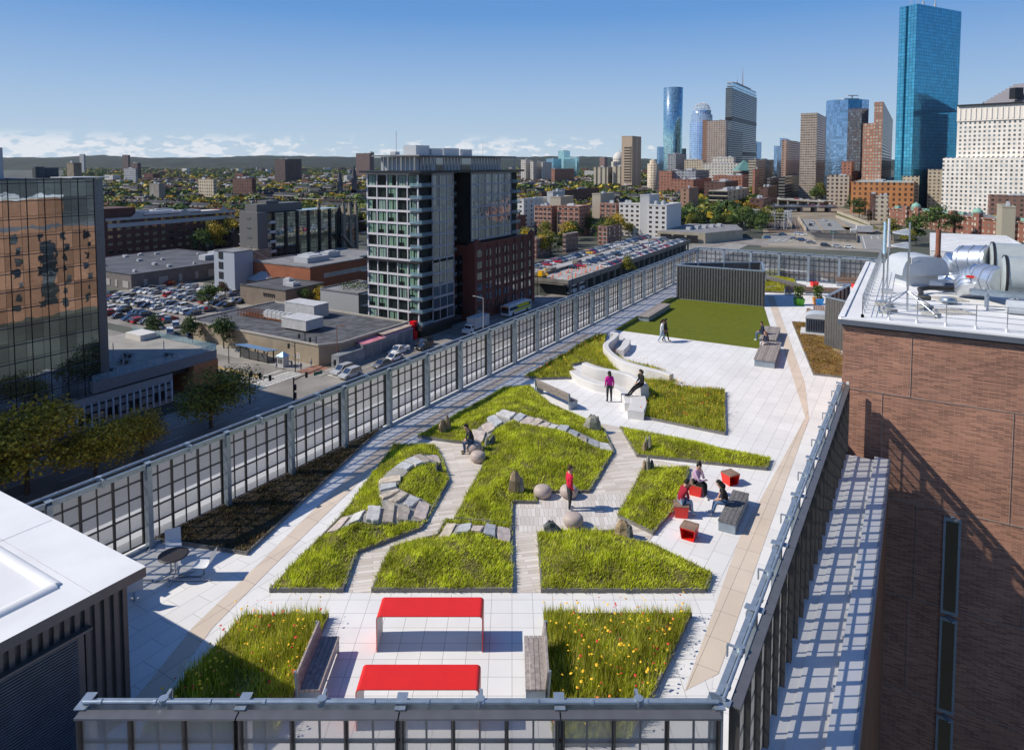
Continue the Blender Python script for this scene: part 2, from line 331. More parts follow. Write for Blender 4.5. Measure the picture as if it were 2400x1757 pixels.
# ---------------------------------------------------------------- planted beds
rng = np.random.default_rng(7)
def inside(px, py, poly):
    c = np.zeros(len(px), bool); n = len(poly); j = n-1
    for i in range(n):
        xi, yi = poly[i]; xj, yj = poly[j]
        k = ((yi > py) != (yj > py)) & (px < (xj-xi)*(py-yi)/((yj-yi)+1e-12)+xi); c ^= k; j = i
    return c
def edgedist(px, py, poly):
    d = np.full(len(px), 1e9); n = len(poly)
    for i in range(n):
        ax, ay = poly[i]; bx, by = poly[(i+1) % n]; ex, ey = bx-ax, by-ay
        t = np.clip(((px-ax)*ex+(py-ay)*ey)/(ex*ex+ey*ey+1e-9), 0, 1); d = np.minimum(d, np.hypot(px-ax-t*ex, py-ay-t*ey))
    return d
def wob(x, y): return .5+.25*np.sin(x*1.1+.6*y)+.25*np.sin(y*1.7-.8*x+1.3)
def wob2(x, y): return .5+.22*np.sin(x*3.1+1.9*y+.5)+.2*np.sin(y*4.3-2.6*x)+.18*np.sin(7.1*x+5.2*y)
BLADES = {
 'grass': leafmat('fresh_sedge_blades', [(.20, .16, .03), (.46, .54, .02), (.60, .68, .03), (.70, .75, .05), (.74, .70, .16)], trans=.45),
 'far': leafmat('olive_yellow_groundcover', [(.28, .28, .02), (.46, .47, .025), (.60, .58, .05), (.62, .54, .10)], trans=.4),
 'meadow': leafmat('meadow_stems', [(.20, .21, .02), (.36, .42, .02), (.52, .55, .035), (.64, .62, .07), (.70, .60, .20)], trans=.45),
 'sedum': leafmat('brown_sedum', [(.07, .045, .018), (.11, .085, .022), (.14, .08, .032), (.085, .095, .02), (.20, .10, .045)], trans=.1),
 'rust': leafmat('rust_sedum', [(.24, .13, .035), (.33, .18, .05), (.28, .23, .05), (.40, .24, .08), (.18, .13, .04)], trans=.15)}
MOSS = mat('mossy_planting_soil', (.12, .11, .03), .95, var=.5, scale=4, bump=.5); SOIL = mat('dark_planting_soil', (.055, .042, .028), .95, var=.4, scale=6, bump=.5)
SOILR = mat('rust_brown_mulch', (.20, .115, .045), .95, var=.4, scale=7, bump=.5)
GRAVEL = mat('grey_stone_dust', (.30, .29, .27), .9, var=.2, scale=14, bump=.4)
YEL = mat('yellow_petals', (.85, .50, .015), .6, var=.1); REDF = mat('red_petals', (.62, .03, .02), .6, var=.1); ORF = mat('orange_petals', (.8, .2, .03), .6, var=.1)
def bed(label, poly, amp=.4, kind='grass', dens=900, blade=.125, width=.034, excl=(), flowers=0, curb=.14, hump=1.5, tall=0, soil=None):
    cx = sum(p[0] for p in poly)/len(poly); cy = sum(p[1] for p in poly)/len(poly)
    t = thing('planting_bed', label, 'planting bed', (cx, cy, 0))
    lp = [(p[0]-cx, p[1]-cy) for p in poly]; ex = [[(p[0]-cx, p[1]-cy) for p in e] for e in excl]
    area = sum(lp[i][0]*lp[(i+1) % len(lp)][1]-lp[(i+1) % len(lp)][0]*lp[i][1] for i in range(len(lp)))
    if area < 0: lp = lp[::-1]
    e = MB()
    for i in range(len(lp)):
        p, q = Vector((*lp[i], 0)), Vector((*lp[(i+1) % len(lp)], 0)); d = (q-p).normalized(); nrm = Vector((-d.y, d.x, 0))*.03
        e.bar(p+nrm+Vector((0, 0, curb/2))-d*.0, q+nrm+Vector((0, 0, curb/2)), .05, curb+.001*i)
    e.build('edging', CORTEN, t)
    def top(x, y):
        d = edgedist(x, y, lp); s = np.clip(d/hump, 0, 1); z = curb-.02+amp*s*s*(3-2*s)*(.55+.45*wob(x+cx, y+cy))
        for q in ex:
            f = np.clip(edgedist(x, y, q)/.2, 0, 1); f = np.where(inside(x, y, q), 0, f); z = z-.035*(1-f)
        return z
    # soil
    xs = [p[0] for p in lp]; ys = [p[1] for p in lp]; st = .35
    gx, gy = np.meshgrid(np.arange(min(xs), max(xs), st), np.arange(min(ys), max(ys), st)); gx = gx.ravel(); gy = gy.ravel()
    k = inside(gx, gy, lp) & (edgedist(gx, gy, lp) > .12); gx, gy = gx[k], gy[k]
    pts = [Vector(p) for p in lp]+[Vector((a, c)) for a, c in zip(gx, gy)]; n = len(lp)
    vo, _, fo, *_r = delaunay_2d_cdt(pts, [(i, (i+1) % n) for i in range(n)], [list(range(n))], 1, 1e-4)
    vx = np.array([v.x for v in vo]); vy = np.array([v.y for v in vo]); vz = top(vx, vy)
    s = MB(); s.add(list(zip(vx, vy, vz)), fo, 0, True); s.build('soil', soil or (SOIL if kind == 'sedum' else MOSS), t)
    for q in ex:
        qx = [p[0] for p in q]; qy = [p[1] for p in q]; gx, gy = np.meshgrid(np.arange(min(qx), max(qx), .22), np.arange(min(qy), max(qy), .22)); gx, gy = gx.ravel(), gy.ravel(); k = inside(gx, gy, q) & (edgedist(gx, gy, q) > .06); gx, gy = gx[k], gy[k]; n = len(q)
        vo, _, fo, *_r = delaunay_2d_cdt([Vector(p) for p in q]+[Vector((a, c)) for a, c in zip(gx, gy)], [(i, (i+1) % n) for i in range(n)], [list(range(n))], 1, 1e-4)
        vx = np.array([v.x for v in vo]); vy = np.array([v.y for v in vo]); gb = MB(); gb.add(list(zip(vx, vy, top(vx, vy)+.03)), fo, 0, True); gb.build('gravel', GRAVEL, t)
    # blades
    A = abs(area)/2; N = int(A*dens*1.35); x = rng.uniform(min(xs), max(xs), int(N*(max(xs)-min(xs))*(max(ys)-min(ys))/A)); y = rng.uniform(min(ys), max(ys), len(x))
    k = inside(x, y, lp) & (rng.random(len(x)) < .22+1.15*wob2(x+cx, y+cy))
    for q in ex: k &= ~inside(x, y, q)
    x, y = x[k], y[k]; z = top(x, y); n = len(x)
    dir_ = rng.uniform(0, 2*np.pi, n); lean = rng.uniform(.25, 1.25, n)*blade*(.55 if tall else 1); hh = rng.uniform(.45, 1.1, n)*blade*(.55+.9*wob2(x*.5+cx, y*.5+cy)); w = rng.uniform(.6, 1.3, n)*width/2
    if tall: hh *= 1+tall*(rng.random(n) < .3)
    dx, dy = np.cos(dir_), np.sin(dir_)
    V = np.empty((n, 3, 3), np.float32)
    V[:, 0] = np.stack([x-dy*w, y+dx*w, z-.02], 1); V[:, 1] = np.stack([x+dy*w, y-dx*w, z-.02], 1); V[:, 2] = np.stack([x+dx*lean, y+dy*lean, z+hh], 1)
    me = bpy.data.meshes.new('grass'); me.vertices.add(n*3); me.vertices.foreach_set('co', V.ravel())
    me.loops.add(n*3); me.loops.foreach_set('vertex_index', np.arange(n*3, dtype=np.int32)); me.polygons.add(n); me.polygons.foreach_set('loop_start', np.arange(0, n*3, 3, dtype=np.int32))
    me.materials.append(BLADES[kind]); me.update(calc_edges=True); gr = obj('grass', me, t); gr['kind'] = 'stuff'
    if flowers:
        nf = int(A*flowers); fb = MB(); sb = MB(); i = rng.choice(n, min(nf, n), replace=False)
        for j in i:
            h_ = z[j]+rng.uniform(.28, .62); X = x[j]+rng.uniform(-.08, .08); Y = y[j]+rng.uniform(-.08, .08)
            sb.add([(x[j]-.006, y[j], z[j]), (x[j]+.006, y[j], z[j]), (X, Y, h_)], [(0, 1, 2)])
            r_ = rng.uniform(.022, .04); ti = rng.uniform(-.5, .5, 2); m_ = 0 if rng.random() < .66 else (1 if rng.random() < .7 else 2)
            if m_ == 0: r_ *= 1.05
            c = [(X+r_*math.cos(a), Y+r_*math.sin(a), h_+r_*(ti[0]*math.cos(a)+ti[1]*math.sin(a))) for a in np.arange(6)*math.pi/3]
            fb.add(c+[(X, Y, h_+r_*.5)], [(q, (q+1) % 6, 6) for q in range(6)], m_)
        fo_ = fb.build('flowers', [YEL, REDF, ORF], t); fo_['kind'] = 'stuff'; so = sb.build('stems', BLADES['meadow'], t); so['kind'] = 'stuff'
    return t, (lambda X, Y: float(top(np.array([X-cx]), np.array([Y-cy]))[0]))
B1 = [(-7.407, 19.949), (-6.282, 24.424), (-5.454, 30.593), (-3.57, 30.593), (-3.151, 29.387), (-2.582, 27.152), (-3.215, 23.489), (-5.184, 21.969), (-5.139, 19.949)]
C1 = [(-6.551,23.076),(-6.275,24.167),(-5.594,24.138),(-4.762,24.24),(-5.093,25.25),(-5.384,26.589),(-5.176,27.545),(-4.757,28.27),(-4.15,28.981),(-3.292,29.489),(-3.033,28.672),(-3.686,28.171),(-4.187,27.404),(-4.427,26.766),(-4.519,26.071),(-4.356,25.819),(-3.903,25.491),(-3.488,25.37),(-3.053,25.052),(-3.145,23.928),(-3.644,23.75),(-4.192,23.47),(-4.729,23.299),(-5.383,23.197)]
bed1, h1 = bed('long sedge bed with a horseshoe of granite stepping stones beside the tan path', B1, .42, excl=[C1])
B2 = [(-4.51, 31.63), (-0.434, 38.594), (1.046, 38.913), (2.05, 36.008), (4.426, 32.796), (4.619, 30.051), (3.065, 26.155), (0.926, 26.155), (0.908, 25.33), (0.016, 25.33), (-0.025, 23.731), (-2.134, 24.104), (-1.175, 28.922), (-1.339, 30.372), (-2.228, 30.887), (-3.626, 31.285)]
C2 = [(-2.021,31.483),(-1.526,32.1),(-0.508,33.593),(0.741,32.95),(1.584,32.505),(2.269,31.718),(2.806,31.51),(4.094,30.809),(4.515,30.73),(4.615,29.788),(3.945,30.062),(2.574,30.704),(2.108,30.968),(1.64,31.373),(0.993,31.788),(0.048,32.431),(-0.786,31.718),(-1.256,30.968),(-1.619,30.639)]
bed2, h2 = bed('largest sedge bed mid roof, crossed by a bent row of stepping stones', B2, .55, excl=[C2], hump=2.2)
B3 = [(-4.295, 19.949), (-4.124, 22.236), (-2.644, 23.017), (-2.426, 24.056), (-0.019, 23.699), (0.021, 19.949)]
C3 = [(-2.562,22.813),(-2.346,23.762),(-0.039,23.401),(-0.038,22.466),(-1.366,22.624),(-2.015,22.733)]
bed3, h3 = bed('sedge bed facing the red tables, a straight row of stepping stones along its back', B3, .45, excl=[C3])
B5 = [(0.886, 23.134), (1.788, 23.251), (3.685, 23.28), (4.163, 22.729), (4.776, 22.429), (6.348, 20.769), (5.893, 19.927), (0.877, 19.927)]
bed5, h5 = bed('wedge shaped sedge bed behind the right flower bed with a rock at each back corner', B5, .42)
B6 = [(3.895, 24.31), (5.493, 28.008), (5.689, 28.211), (7.566, 28.314), (7.004, 26.66), (5.918, 24.543), (4.958, 23.126)]
bed6, h6 = bed('small sedge bed behind the people on red seats, three upright rocks at its tip', B6, .36)
B7 = [(5.323, 32.75), (11.371, 29.142), (10.854, 28.171), (5.559, 29.518)]
bed7, h7 = bed('long thin triangular sedge bed pointing at the tall fence', B7, .3, hump=1.1)
B8 = [(0.766,40.65),(2.893,44.259),(5.915,49.857),(7.234,50.829),(6.622,48.376),(6.937,45.499),(7.441,43.663),(8.484,42.799),(9.48,41.563),(9.681,39.653),(10.201,38.473),(12.151,38.109),(10.256,31.923),(6.609,34.149),(7.361,36.513),(7.796,37.359),(7.871,39.653),(7.304,40.907),(5.863,42.241),(4.672,43.663),(3.752,43.026),(3.913,40.497),(1.639,40.296)]
bed8, h8 = bed('wildflower bed wrapped around the white curving benches', B8, .22, kind='meadow', dens=620, blade=.2, flowers=7, hump=1.2, tall=.5)
B9 = [(-12.403, 22.776), (-8.848, 21.912), (-7.56, 27.543), (-6.384, 32.732)]
bed9, h9 = bed('dark brown sedum bed in the fence shade beside the round table', B9, .06, kind='sedum', dens=520, blade=.09, width=.045, curb=.12)
B10 = [(-7.74, 18.76), (-5.267, 18.797), (-5.326, 15.995), (-5.359, 14.474), (-9.092, 14.474), (-8.252, 16.117)]
B10 = [(-7.74, 18.76), (-5.267, 18.797), (-5.326, 15.995), (-5.342, 14.7), (-8.45, 14.7), (-8.252, 16.117)]
bed10, h10 = bed('flower meadow bed half shaded by the penthouse, left of the red tables', B10, .12, kind='meadow', dens=950, blade=.25, width=.026, flowers=13, tall=.6, hump=1)
B11 = [(0.909, 18.838), (5.181, 18.838), (3.545, 16.008), (2.596, 14.467), (0.92, 14.467)]
bed11, h11 = bed('sunlit flower meadow bed in the fence corner, right of the red tables', B11, .12, kind='meadow', dens=950, blade=.25, width=.026, flowers=13, tall=.6, hump=1)
B12 = [(22.919, 54.855), (25.548, 54.4), (21.306, 42.127), (20.256, 40.551), (18.611, 41.237)]
bed12, h12 = bed('rust brown sedum bed at the foot of the brick tower', B12, .05, kind='rust', dens=480, blade=.09, width=.045, soil=SOILR)
B13 = [(30.461, 81.406), (32.876, 81.206), (32.722, 78.324), (29.064, 68.572), (27.838, 67.542), (25.529, 68.1)]
C13 = [[(28.253,75.458),(29.359,76.162),(30.541,76.638),(31.344,76.4),(30.609,75.809),(29.189,75.458)], [(26.383,70.413),(27.723,70.667),(28.912,70.413),(29.684,70.06),(28.93,69.562),(26.862,69.86)]]
bed13, h13 = bed('far sedge bed beside the ribbed enclosure with two slab paths through it', B13, .3, kind='far', dens=330, blade=.18, width=.05, excl=C13)
B14 = [(35.54, 80.875), (41.861, 78.947), (38.524, 72.592), (35.257, 73.398)]
bed14, h14 = bed('rust brown sedum bed along the far glass-like fence', B14, .05, kind='rust', dens=260, blade=.1, width=.06, soil=SOILR)
# ---------------------------------------------------------------- stepping stones
STONE = [mat('granite_buff', (.50, .43, .34), .8, var=.25, scale=5, bump=.25), mat('granite_grey', (.44, .45, .45), .8, var=.22, scale=5, bump=.25), mat('granite_pink', (.52, .44, .39), .8, var=.22, scale=6, bump=.25), mat('granite_white', (.56, .545, .51), .8, var=.2, scale=5, bump=.25)]
rs = random.Random(3)
def stepping(quads, zf, label, group):
    for q in quads:
        cx = sum(p[0] for p in q)/4; cy = sum(p[1] for p in q)/4; pts = []; z = zf(cx, cy)+.02; gxx = (zf(cx+.2, cy)-zf(cx-.2, cy))/.4; gyy = (zf(cx, cy+.2)-zf(cx, cy-.2))/.4
        for i in range(4):
            a, c = q[i], q[(i+1) % 4]
            for t_ in (.06, .35, .65, .94):
                j = .025; pts.append((a[0]+(c[0]-a[0])*t_-cx+rs.uniform(-j, j), a[1]+(c[1]-a[1])*t_-cy+rs.uniform(-j, j)))
        pts = [(p[0]*.97, p[1]*.97) for p in pts]; n = len(pts); area = sum(pts[i][0]*pts[(i+1) % n][1]-pts[(i+1) % n][0]*pts[i][1] for i in range(n))
        if area < 0: pts = pts[::-1]
        m = MB(); hh = .075+rs.uniform(0, .03)
        low = [(x, y, -.03) for x, y in pts]; mid = [(x, y, hh-.02) for x, y in pts]; up = [(x*.95, y*.95, hh+rs.uniform(-.006, .006)) for x, y in pts]
        m.add(low+mid+up, [(i, (i+1) % n, n+(i+1) % n, n+i) for i in range(n)]+[(n+i, n+(i+1) % n, 2*n+(i+1) % n, 2*n+i) for i in range(n)]+[tuple(range(2*n, 3*n))])
        m.v = [(x, y, w_+x*gxx+y*gyy) for x, y, w_ in m.v]; tag(m.build('stepping_stone', rs.choice(STONE), loc=(cx, cy, z)), label, 'stepping stone', group)
def quads(l): return [l[i:i+4] for i in range(0, len(l), 4)]
stepping(quads([(-6.5,23.025),(-6.192,24.034),(-5.892,23.961),(-6.067,23.025),(-5.81,23.159),(-5.777,24.034),(-5.344,24.034),(-5.371,23.227),(-5.17,23.261),(-5.25,24.034),(-4.755,24.106),(-4.728,23.295),(-4.625,23.329),(-4.671,24.364),(-4.333,24.402),(-4.222,23.432),(-4.127,23.571),(-4.199,24.402),(-3.765,24.439),(-3.739,23.641),(-3.6,23.961),(-3.534,25.132),(-3.082,24.975),(-3.14,23.889)])
         +quads([(-4.06,24.593),(-3.911,25.339),(-3.481,25.294),(-3.744,24.508),(-4.617,24.678),(-4.328,25.567),(-3.97,25.43),(-4.298,24.593)])+quads([(-5.077,25.171),(-4.47,25.78),(-4.315,25.574),(-4.852,24.819),(-5.16,25.698),(-5.226,26.246),(-4.566,26.228),(-4.524,25.864),(-5.33,26.358),(-5.369,26.772),(-4.477,26.817),(-4.412,26.289)])
         +quads([(-4.899,27.566),(-4.626,27.977),(-4.066,27.566),(-4.287,27.209),(-4.552,27.977),(-4.224,28.422),(-3.734,27.922),(-4.027,27.566),(-4.275,28.536),(-3.987,28.998),(-3.5,28.422),(-3.685,27.922),(-3.74,28.94),(-3.502,29.295),(-3.271,29.295),(-3.04,28.558)]), h1,
         'flat granite stepping stone in the horseshoe path of the long left bed', 'stepping stones of the horseshoe path')
stepping(quads([(-1.952,31.901),(-1.225,31.578),(-1.357,30.806),(-1.799,30.979),(-1.497,32.086),(-0.966,32.186),(-0.785,31.69),(-1.164,31.44),(-1.263,32.58),(-0.87,32.818),(-0.431,32.186),(-0.787,31.76),(-0.817,32.998),(-0.476,33.427),(0.222,33.028),(-0.094,32.404),(0.048,32.55),(0.397,33.104),(0.71,32.848),(0.329,32.143),(0.357,32.086),(0.764,32.698),(1.13,32.55),(0.772,31.83),(0.799,31.802),(1.249,32.669),(1.547,32.331),(1.182,31.62),(1.208,31.578),(1.59,32.043),(1.89,31.901),(1.636,31.303),(1.664,31.303),(1.882,31.76),(2.229,31.55),(2.003,31.032),(2.106,30.939),(2.257,31.55),(2.754,31.55),(2.515,30.635),(2.599,30.674),(2.717,31.113),(3.115,31.006),(2.973,30.376),(3.026,30.376),(3.179,30.832),(3.469,30.766),(3.402,30.158),(3.455,30.158),(3.571,30.714),(4.018,30.635),(3.936,29.994),(3.956,29.944),(4.05,30.674),(4.42,30.635),(4.561,29.782)]), h2,
         'flat granite stepping stone in the bent row across the largest bed', 'stepping stones across the largest bed')
stepping(quads([(-2.541,22.772),(-2.343,23.648),(-1.958,23.53),(-2.128,22.662),(-1.928,22.662),(-1.848,23.452),(-1.414,23.452),(-1.463,22.59),(-1.423,22.59),(-1.364,23.298),(-0.973,23.298),(-1.041,22.517),(-0.981,22.517),(-0.955,23.359),(-0.563,23.359),(-0.562,22.482),(-0.502,22.446),(-0.5,23.313),(-0.056,23.313),(-0.054,22.446)]), h3,
         'flat granite stepping stone in the straight row of five behind the front bed', 'stepping stones in the straight row of five')
# ---------------------------------------------------------------- upright rocks
ROCK = [mat('rust_streaked_slate', (.34, .25, .15), .85, var=.45, scale=4, bump=.6), mat('dark_slate', (.12, .13, .13), .75, var=.4, scale=4, bump=.6), mat('olive_grey_slate', (.30, .29, .23), .85, var=.4, scale=4, bump=.6)]
def rock(p, z, w, d, h, mi, label, lean=0, rz=0, seed=1):
    rr = random.Random(seed); m = MB(); n = 7; rings = []
    for k, t_ in enumerate((0, .3, .62, .85, 1)):
        f = (1.0, 1.02, .86, .6, .22)[k]; rings.append([(math.cos(2*math.pi*i/n)*w/2*f*rr.uniform(.8, 1.15)+lean*t_*h, math.sin(2*math.pi*i/n)*d/2*f*rr.uniform(.8, 1.15), h*t_*(1 if k < 3 else rr.uniform(.88, 1.08))-.08) for i in range(n)])
    m.add([v for q in rings for v in q], [(i*n+k, i*n+(k+1) % n, (i+1)*n+(k+1) % n, (i+1)*n+k) for i in range(4) for k in range(n)]+[tuple(range(4*n, 5*n))])
    o = m.build('standing_rock', ROCK[mi], loc=(p[0], p[1], z)); o.rotation_euler = (0, 0, rz); tag(o, label, 'rock'); return o
for i, (p, bh, w, d, h, mi, lab, lean, rz) in enumerate([
 ((-3.312, 31.971), h2, .55, .28, .75, 0, 'tawny slab of rock leaning by the shaded tip of the largest bed', -.12, .9), ((-3.045, 32.112), h2, .4, .22, .85, 0, 'thin brown rock behind the tawny slab at the shaded bed tip', -.2, .9),
 ((-1.154, 30.41), h2, .28, .24, .6, 2, 'olive grey rock just behind the seated man in the dark jacket', 0, 0), ((-0.929, 30.537), h2, .42, .28, .6, 1, 'dark jagged rock next to the olive one behind the seated man', .1, .4),
 ((3.879, 32.182), h2, .95, .45, .95, 2, 'broad grey rock at the far corner of the largest bed', 0, -.2), ((4.164, 32.296), h2, .35, .3, .85, 0, 'narrow brown rock pressed against the broad grey one', 0, 0),
 ((-3.133, 27.706), h1, .2, .22, .6, 1, 'slim blue grey rock in the grass inside the horseshoe path', 0, 0), ((-3.005, 27.738), h1, .2, .2, .55, 1, 'slim dark rock right of the blue grey one inside the horseshoe', 0, .5),
 ((0.13, 26.012), h2, .7, .45, .95, 0, 'tall orange stained rock at the near end of the largest bed', .0, .3), ((0.351, 26.059), h2, .3, .5, .7, 2, 'grey rock in the shadow side of the tall orange stained rock', 0, 0), ((0.039, 26.059), h2, .5, .3, .5, 2, 'low pale rock leaning on the tall orange stained rock', .2, .2),
 ((1.424, 23.126), h5, .7, .45, .6, 1, 'black green rock at the back left corner of the wedge bed', -.15, .1),
 ((5.969, 29.834), h7, .25, .2, .55, 0, 'short brown rock in the thin triangular bed', 0, 0), ((6.074, 29.972), h7, .16, .16, .75, 2, 'needle like rock between two others in the thin triangular bed', 0, 0), ((6.221, 29.972), h7, .22, .2, .75, 2, 'tall grey rock at the right of the trio in the thin triangular bed', 0, .4),
 ((5.603, 27.958), h6, .24, .2, .6, 0, 'brown rock at the left of the trio on the tip of the small bed', 0, 0), ((5.745, 27.958), h6, .3, .25, .8, 2, 'tallest rock in the trio on the tip of the small bed', 0, 0), ((5.916, 28.008), h6, .24, .2, .6, 1, 'dark rock at the right of the trio on the tip of the small bed', 0, 0),
 ((3.87, 23.001), h5, .8, .4, .7, 0, 'broad rust coloured rock at the back right corner of the wedge bed', 0, -.3), ((4.093, 22.864), h5, .3, .3, .6, 1, 'dark split rock beside the broad rust coloured one', 0, 0)]):
    rock(p, bh(*p), w*.88, d*.9, h*.86, mi, lab, lean, rz, seed=40+i)
# ---------------------------------------------------------------- pebble stools
PEB = mat('pinkish_cast_stone', (.46, .375, .325), .55, var=.06, scale=3)
for p, r, lab in [((-1.736, 30.033), .36, 'pebble stool under the seated man in the dark jacket'), ((-1.496, 29.037), .33, 'empty pebble stool next to the seated man'), ((1.2, 25.872), .345, 'pebble stool left of the woman in the red jacket'), ((2.225, 25.872), .345, 'pebble stool directly behind the legs of the woman in red'), ((2.206, 23.738), .36, 'pebble stool standing alone behind the wedge bed')]:
    m = MB(); m.lathe([(r*.55, 0), (r*.82, .06), (r*.98, .17), (r, .25), (r*.94, .34), (r*.75, .42), (r*.42, .455), (0.001, .462)], n=24)
    o = m.build('pebble_stool', PEB, loc=(p[0], p[1], .014)); o.scale = (1.04, .93, 1); o.rotation_euler = (0, 0, r*9); tag(o, 'smooth pinkish '+lab, 'stool')

# ================================================================ tall mesh fences
def fence(p0, p1, nb, out, label, zb=0.0, inner_posts=True, ztop=2.95, first=True, postw=(.17, .24)):
    """out = +1: the mesh panels hang on the left of the direction p0 -> p1"""
    p0, p1 = Vector((*p0, 0)), Vector((*p1, 0)); u = (p1-p0).normalized(); L = (p1-p0).length; n = Vector((-u.y, u.x, 0))*out
    rz = math.atan2(u.y, u.x); bay = L/nb; t = thing('mesh_fence', label, 'fence', (p0.x, p0.y, 0), rz); s = out
    pm = MB(); pm.box((0, 0, ztop/2-.05), (postw[0], postw[1], ztop-.1), m=0); pm.box((0, -s*.02, .01), (.3, .36, .02), m=0); pm.box((0, s*.06, ztop+.02), (.2, .42, .02)); pme = pm.data('post', GALV)
    fm = MB(); H0, H1 = zb+.06, ztop-.04; yy = s*.27
    for i in range(7):
        w = .075 if i % 2 == 0 else .035; x = bay*i/6; x = min(max(x, .05), bay-.05); fm.box((x, yy, (H0+H1)/2), (w, .07 if i % 2 == 0 else .045, H1-H0))
        if i % 2 == 0 and inner_posts is False: fm.box((x, yy+s*.09, (H0+H1)/2), (.02, .14, H1-H0-.02))
    nr = 5 if zb > -.2 else 6
    for k in range(nr+1):
        z = H0+.03+(H1-H0-.06)*k/nr; fm.box((bay/2, yy-s*.002, z), (bay, .05, .05))
    fm.box((bay/2, yy+s*.07, ztop-.02), (bay-.03, .21, .035), m=1)
    fme = fm.data('panel_frame', [BRONZE, CAPM])
    sm = MB(); sm.quad((.03, yy+s*.03, H0), (bay-.03, yy+s*.03, H0), (bay-.03, yy+s*.03, H1), (.03, yy+s*.03, H1)); sme = sm.data('wire_screen', SCREEN)
    rm = MB(); rm.box((bay/2, 0, ztop-.10), (bay-postw[0]-.004, .12, .17)); rme = rm.data('top_beam', GALV)
    bm_ = MB(); bm_.box((bay/2, -s*.03, ztop+.06), (.05, .3, .03)); bm_.box((bay/2, -s*.17, ztop-.07), (.07, .03, .26)); bm_.tube([(bay/2, s*.1, ztop+.0), (bay/2, s*.1, ztop+.12)], .09, 10); bme = bm_.data('light_bracket', GALV)
    for i in range(nb+1): obj('post', pme, t, (i*bay, 0, 0))
    for i in range(nb):
        obj('panel_frame', fme, t, (i*bay, 0, 0)); obj('wire_screen', sme, t, (i*bay, 0, 0)); obj('top_beam', rme, t, (i*bay, 0, 0)); obj('light_bracket', bme, t, (i*bay, 0, 0))
    q = MB(); q.tube([(0, s*.14, ztop+.07), (L, s*.14, ztop+.07)], .038, 8)
    for i in range(int(L/1.02)): q.tube([(i*1.02+.3, s*.14, ztop+.07), (i*1.02+.36, s*.14, ztop+.07)], .055, 8)
    q.build('top_tube', GALV, t)
    q = MB(); q.box((L/2, s*.02, .05), (L, .12, .1)); q.build('kerb', GALVD, t)
    return t
nL = 24
fence(LF(-2), g(LF(-2), 3.07*nL), nL, +1, 'long tall mesh fence with steel posts along the street side of the roof', ztop=2.95)
fence((RC[0]-2.97*4, RC[1]), RC, 4, -1, 'nearest tall mesh fence running across the bottom of the view from the penthouse', inner_posts=False, zb=-.25)
fence(RC, RE, 7, -1, 'tall mesh fence climbing on the right from the near corner to the brick tower', inner_posts=False, zb=-.25)
farL = g(LF(-2), 3.07*nL)
fence(farL, g(farL, 0, 46), 15, +1, 'far tall mesh fence closing the end of the roof above the highway', ztop=3.0, postw=(.24, .24))
# outer ledges of the school and its body down to the street
t = thing('school_building', 'the school block that carries the roof garden, its white ledges seen outside the fences', 'building', (0, 0, 0))
b = MB(); b.prism([LF(-7, -.35), g(LF(-7, -.35), 3.07*32.6), g(LF(-7, -.35), 3.07*32.6, -2.3), LF(-7, -2.65)], -.9, -.35)
a0, a1 = Vector((*LF(-7, -2.5), 0)), Vector((*g(LF(-7, -2.5), 3.07*32.5), 0)); b.bar(a0+UP*-.15, a1+UP*-.15, .35, .5)
a0, a1 = Vector((*LF(-7, -1.5), 0)), Vector((*g(LF(-7, -1.5), 3.07*32.5), 0)); b.bar(a0+UP*-.26, a1+UP*-.26, .45, .18)
b.build('street_ledge', MEMB, t)
rl0, rl1 = Vector((*g(RC, -3.5, .34), 0)), Vector((*g(RE, 0, .34), 0)); ls = MB()
def lw(a, c): return [(rl0+E2*a)[:2], (rl0+E2*c)[:2], (rl1+E2*c)[:2], (rl1+E2*a)[:2]]
ls.prism(lw(-.3, 1.16), -.8, -.32); ls.prism(lw(1.162, 1.70), -.8, -.16); ls.prism(lw(.34, .50), -.32, -.29)
e = (rl1-rl0).normalized()
for i in range(20): p = rl0+e*(1.1*i+.6); ls.box((p.x+E2.x*1.17, p.y+E2.y*1.17, -.27), (.10, .16, .09), ux=e)
ls.build('right_ledge', MEMB, t)
b = MB(); b.prism(lw(1.70, 1.80), -.8, -.13); b.build('coping', GALVD, t)
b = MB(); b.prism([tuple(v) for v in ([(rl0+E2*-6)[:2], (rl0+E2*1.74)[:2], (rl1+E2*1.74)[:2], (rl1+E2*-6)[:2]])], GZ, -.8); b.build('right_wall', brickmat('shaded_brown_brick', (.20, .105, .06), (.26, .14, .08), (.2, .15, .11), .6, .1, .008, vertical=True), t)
for i, (c, a, z0, z1) in enumerate([((.02, .20, .26), 9.2, -9.5, -3.0), ((.55, .42, .02), 6.4, -11, -6), ((.45, .03, .03), 5.2, -12, -8.5), ((.16, .32, .03), 8.0, -13, -6.5), ((.02, .16, .22), 12.5, -12, -7.5)]):
    p = rl0+e*a+E2*1.77; q = MB(); q.box((p.x, p.y, (z0+z1)/2), (2.2, .06, z1-z0), ux=e); q.build('colour_panel', mat('painted_panel_%d' % i, c, .5, var=.06), t)
body = [LF(-7, -.4), LF(25.2, -.4), g(LF(25.2, -.4), 0, 50), g(RE, 2, 3), g(RE, 2, -7), g(RC, -18, -7)]
b = MB(); b.prism(body, GZ, -.9); b.build('wall', FACADE, t)
b = MB(); wa0 = 3.07*25.22
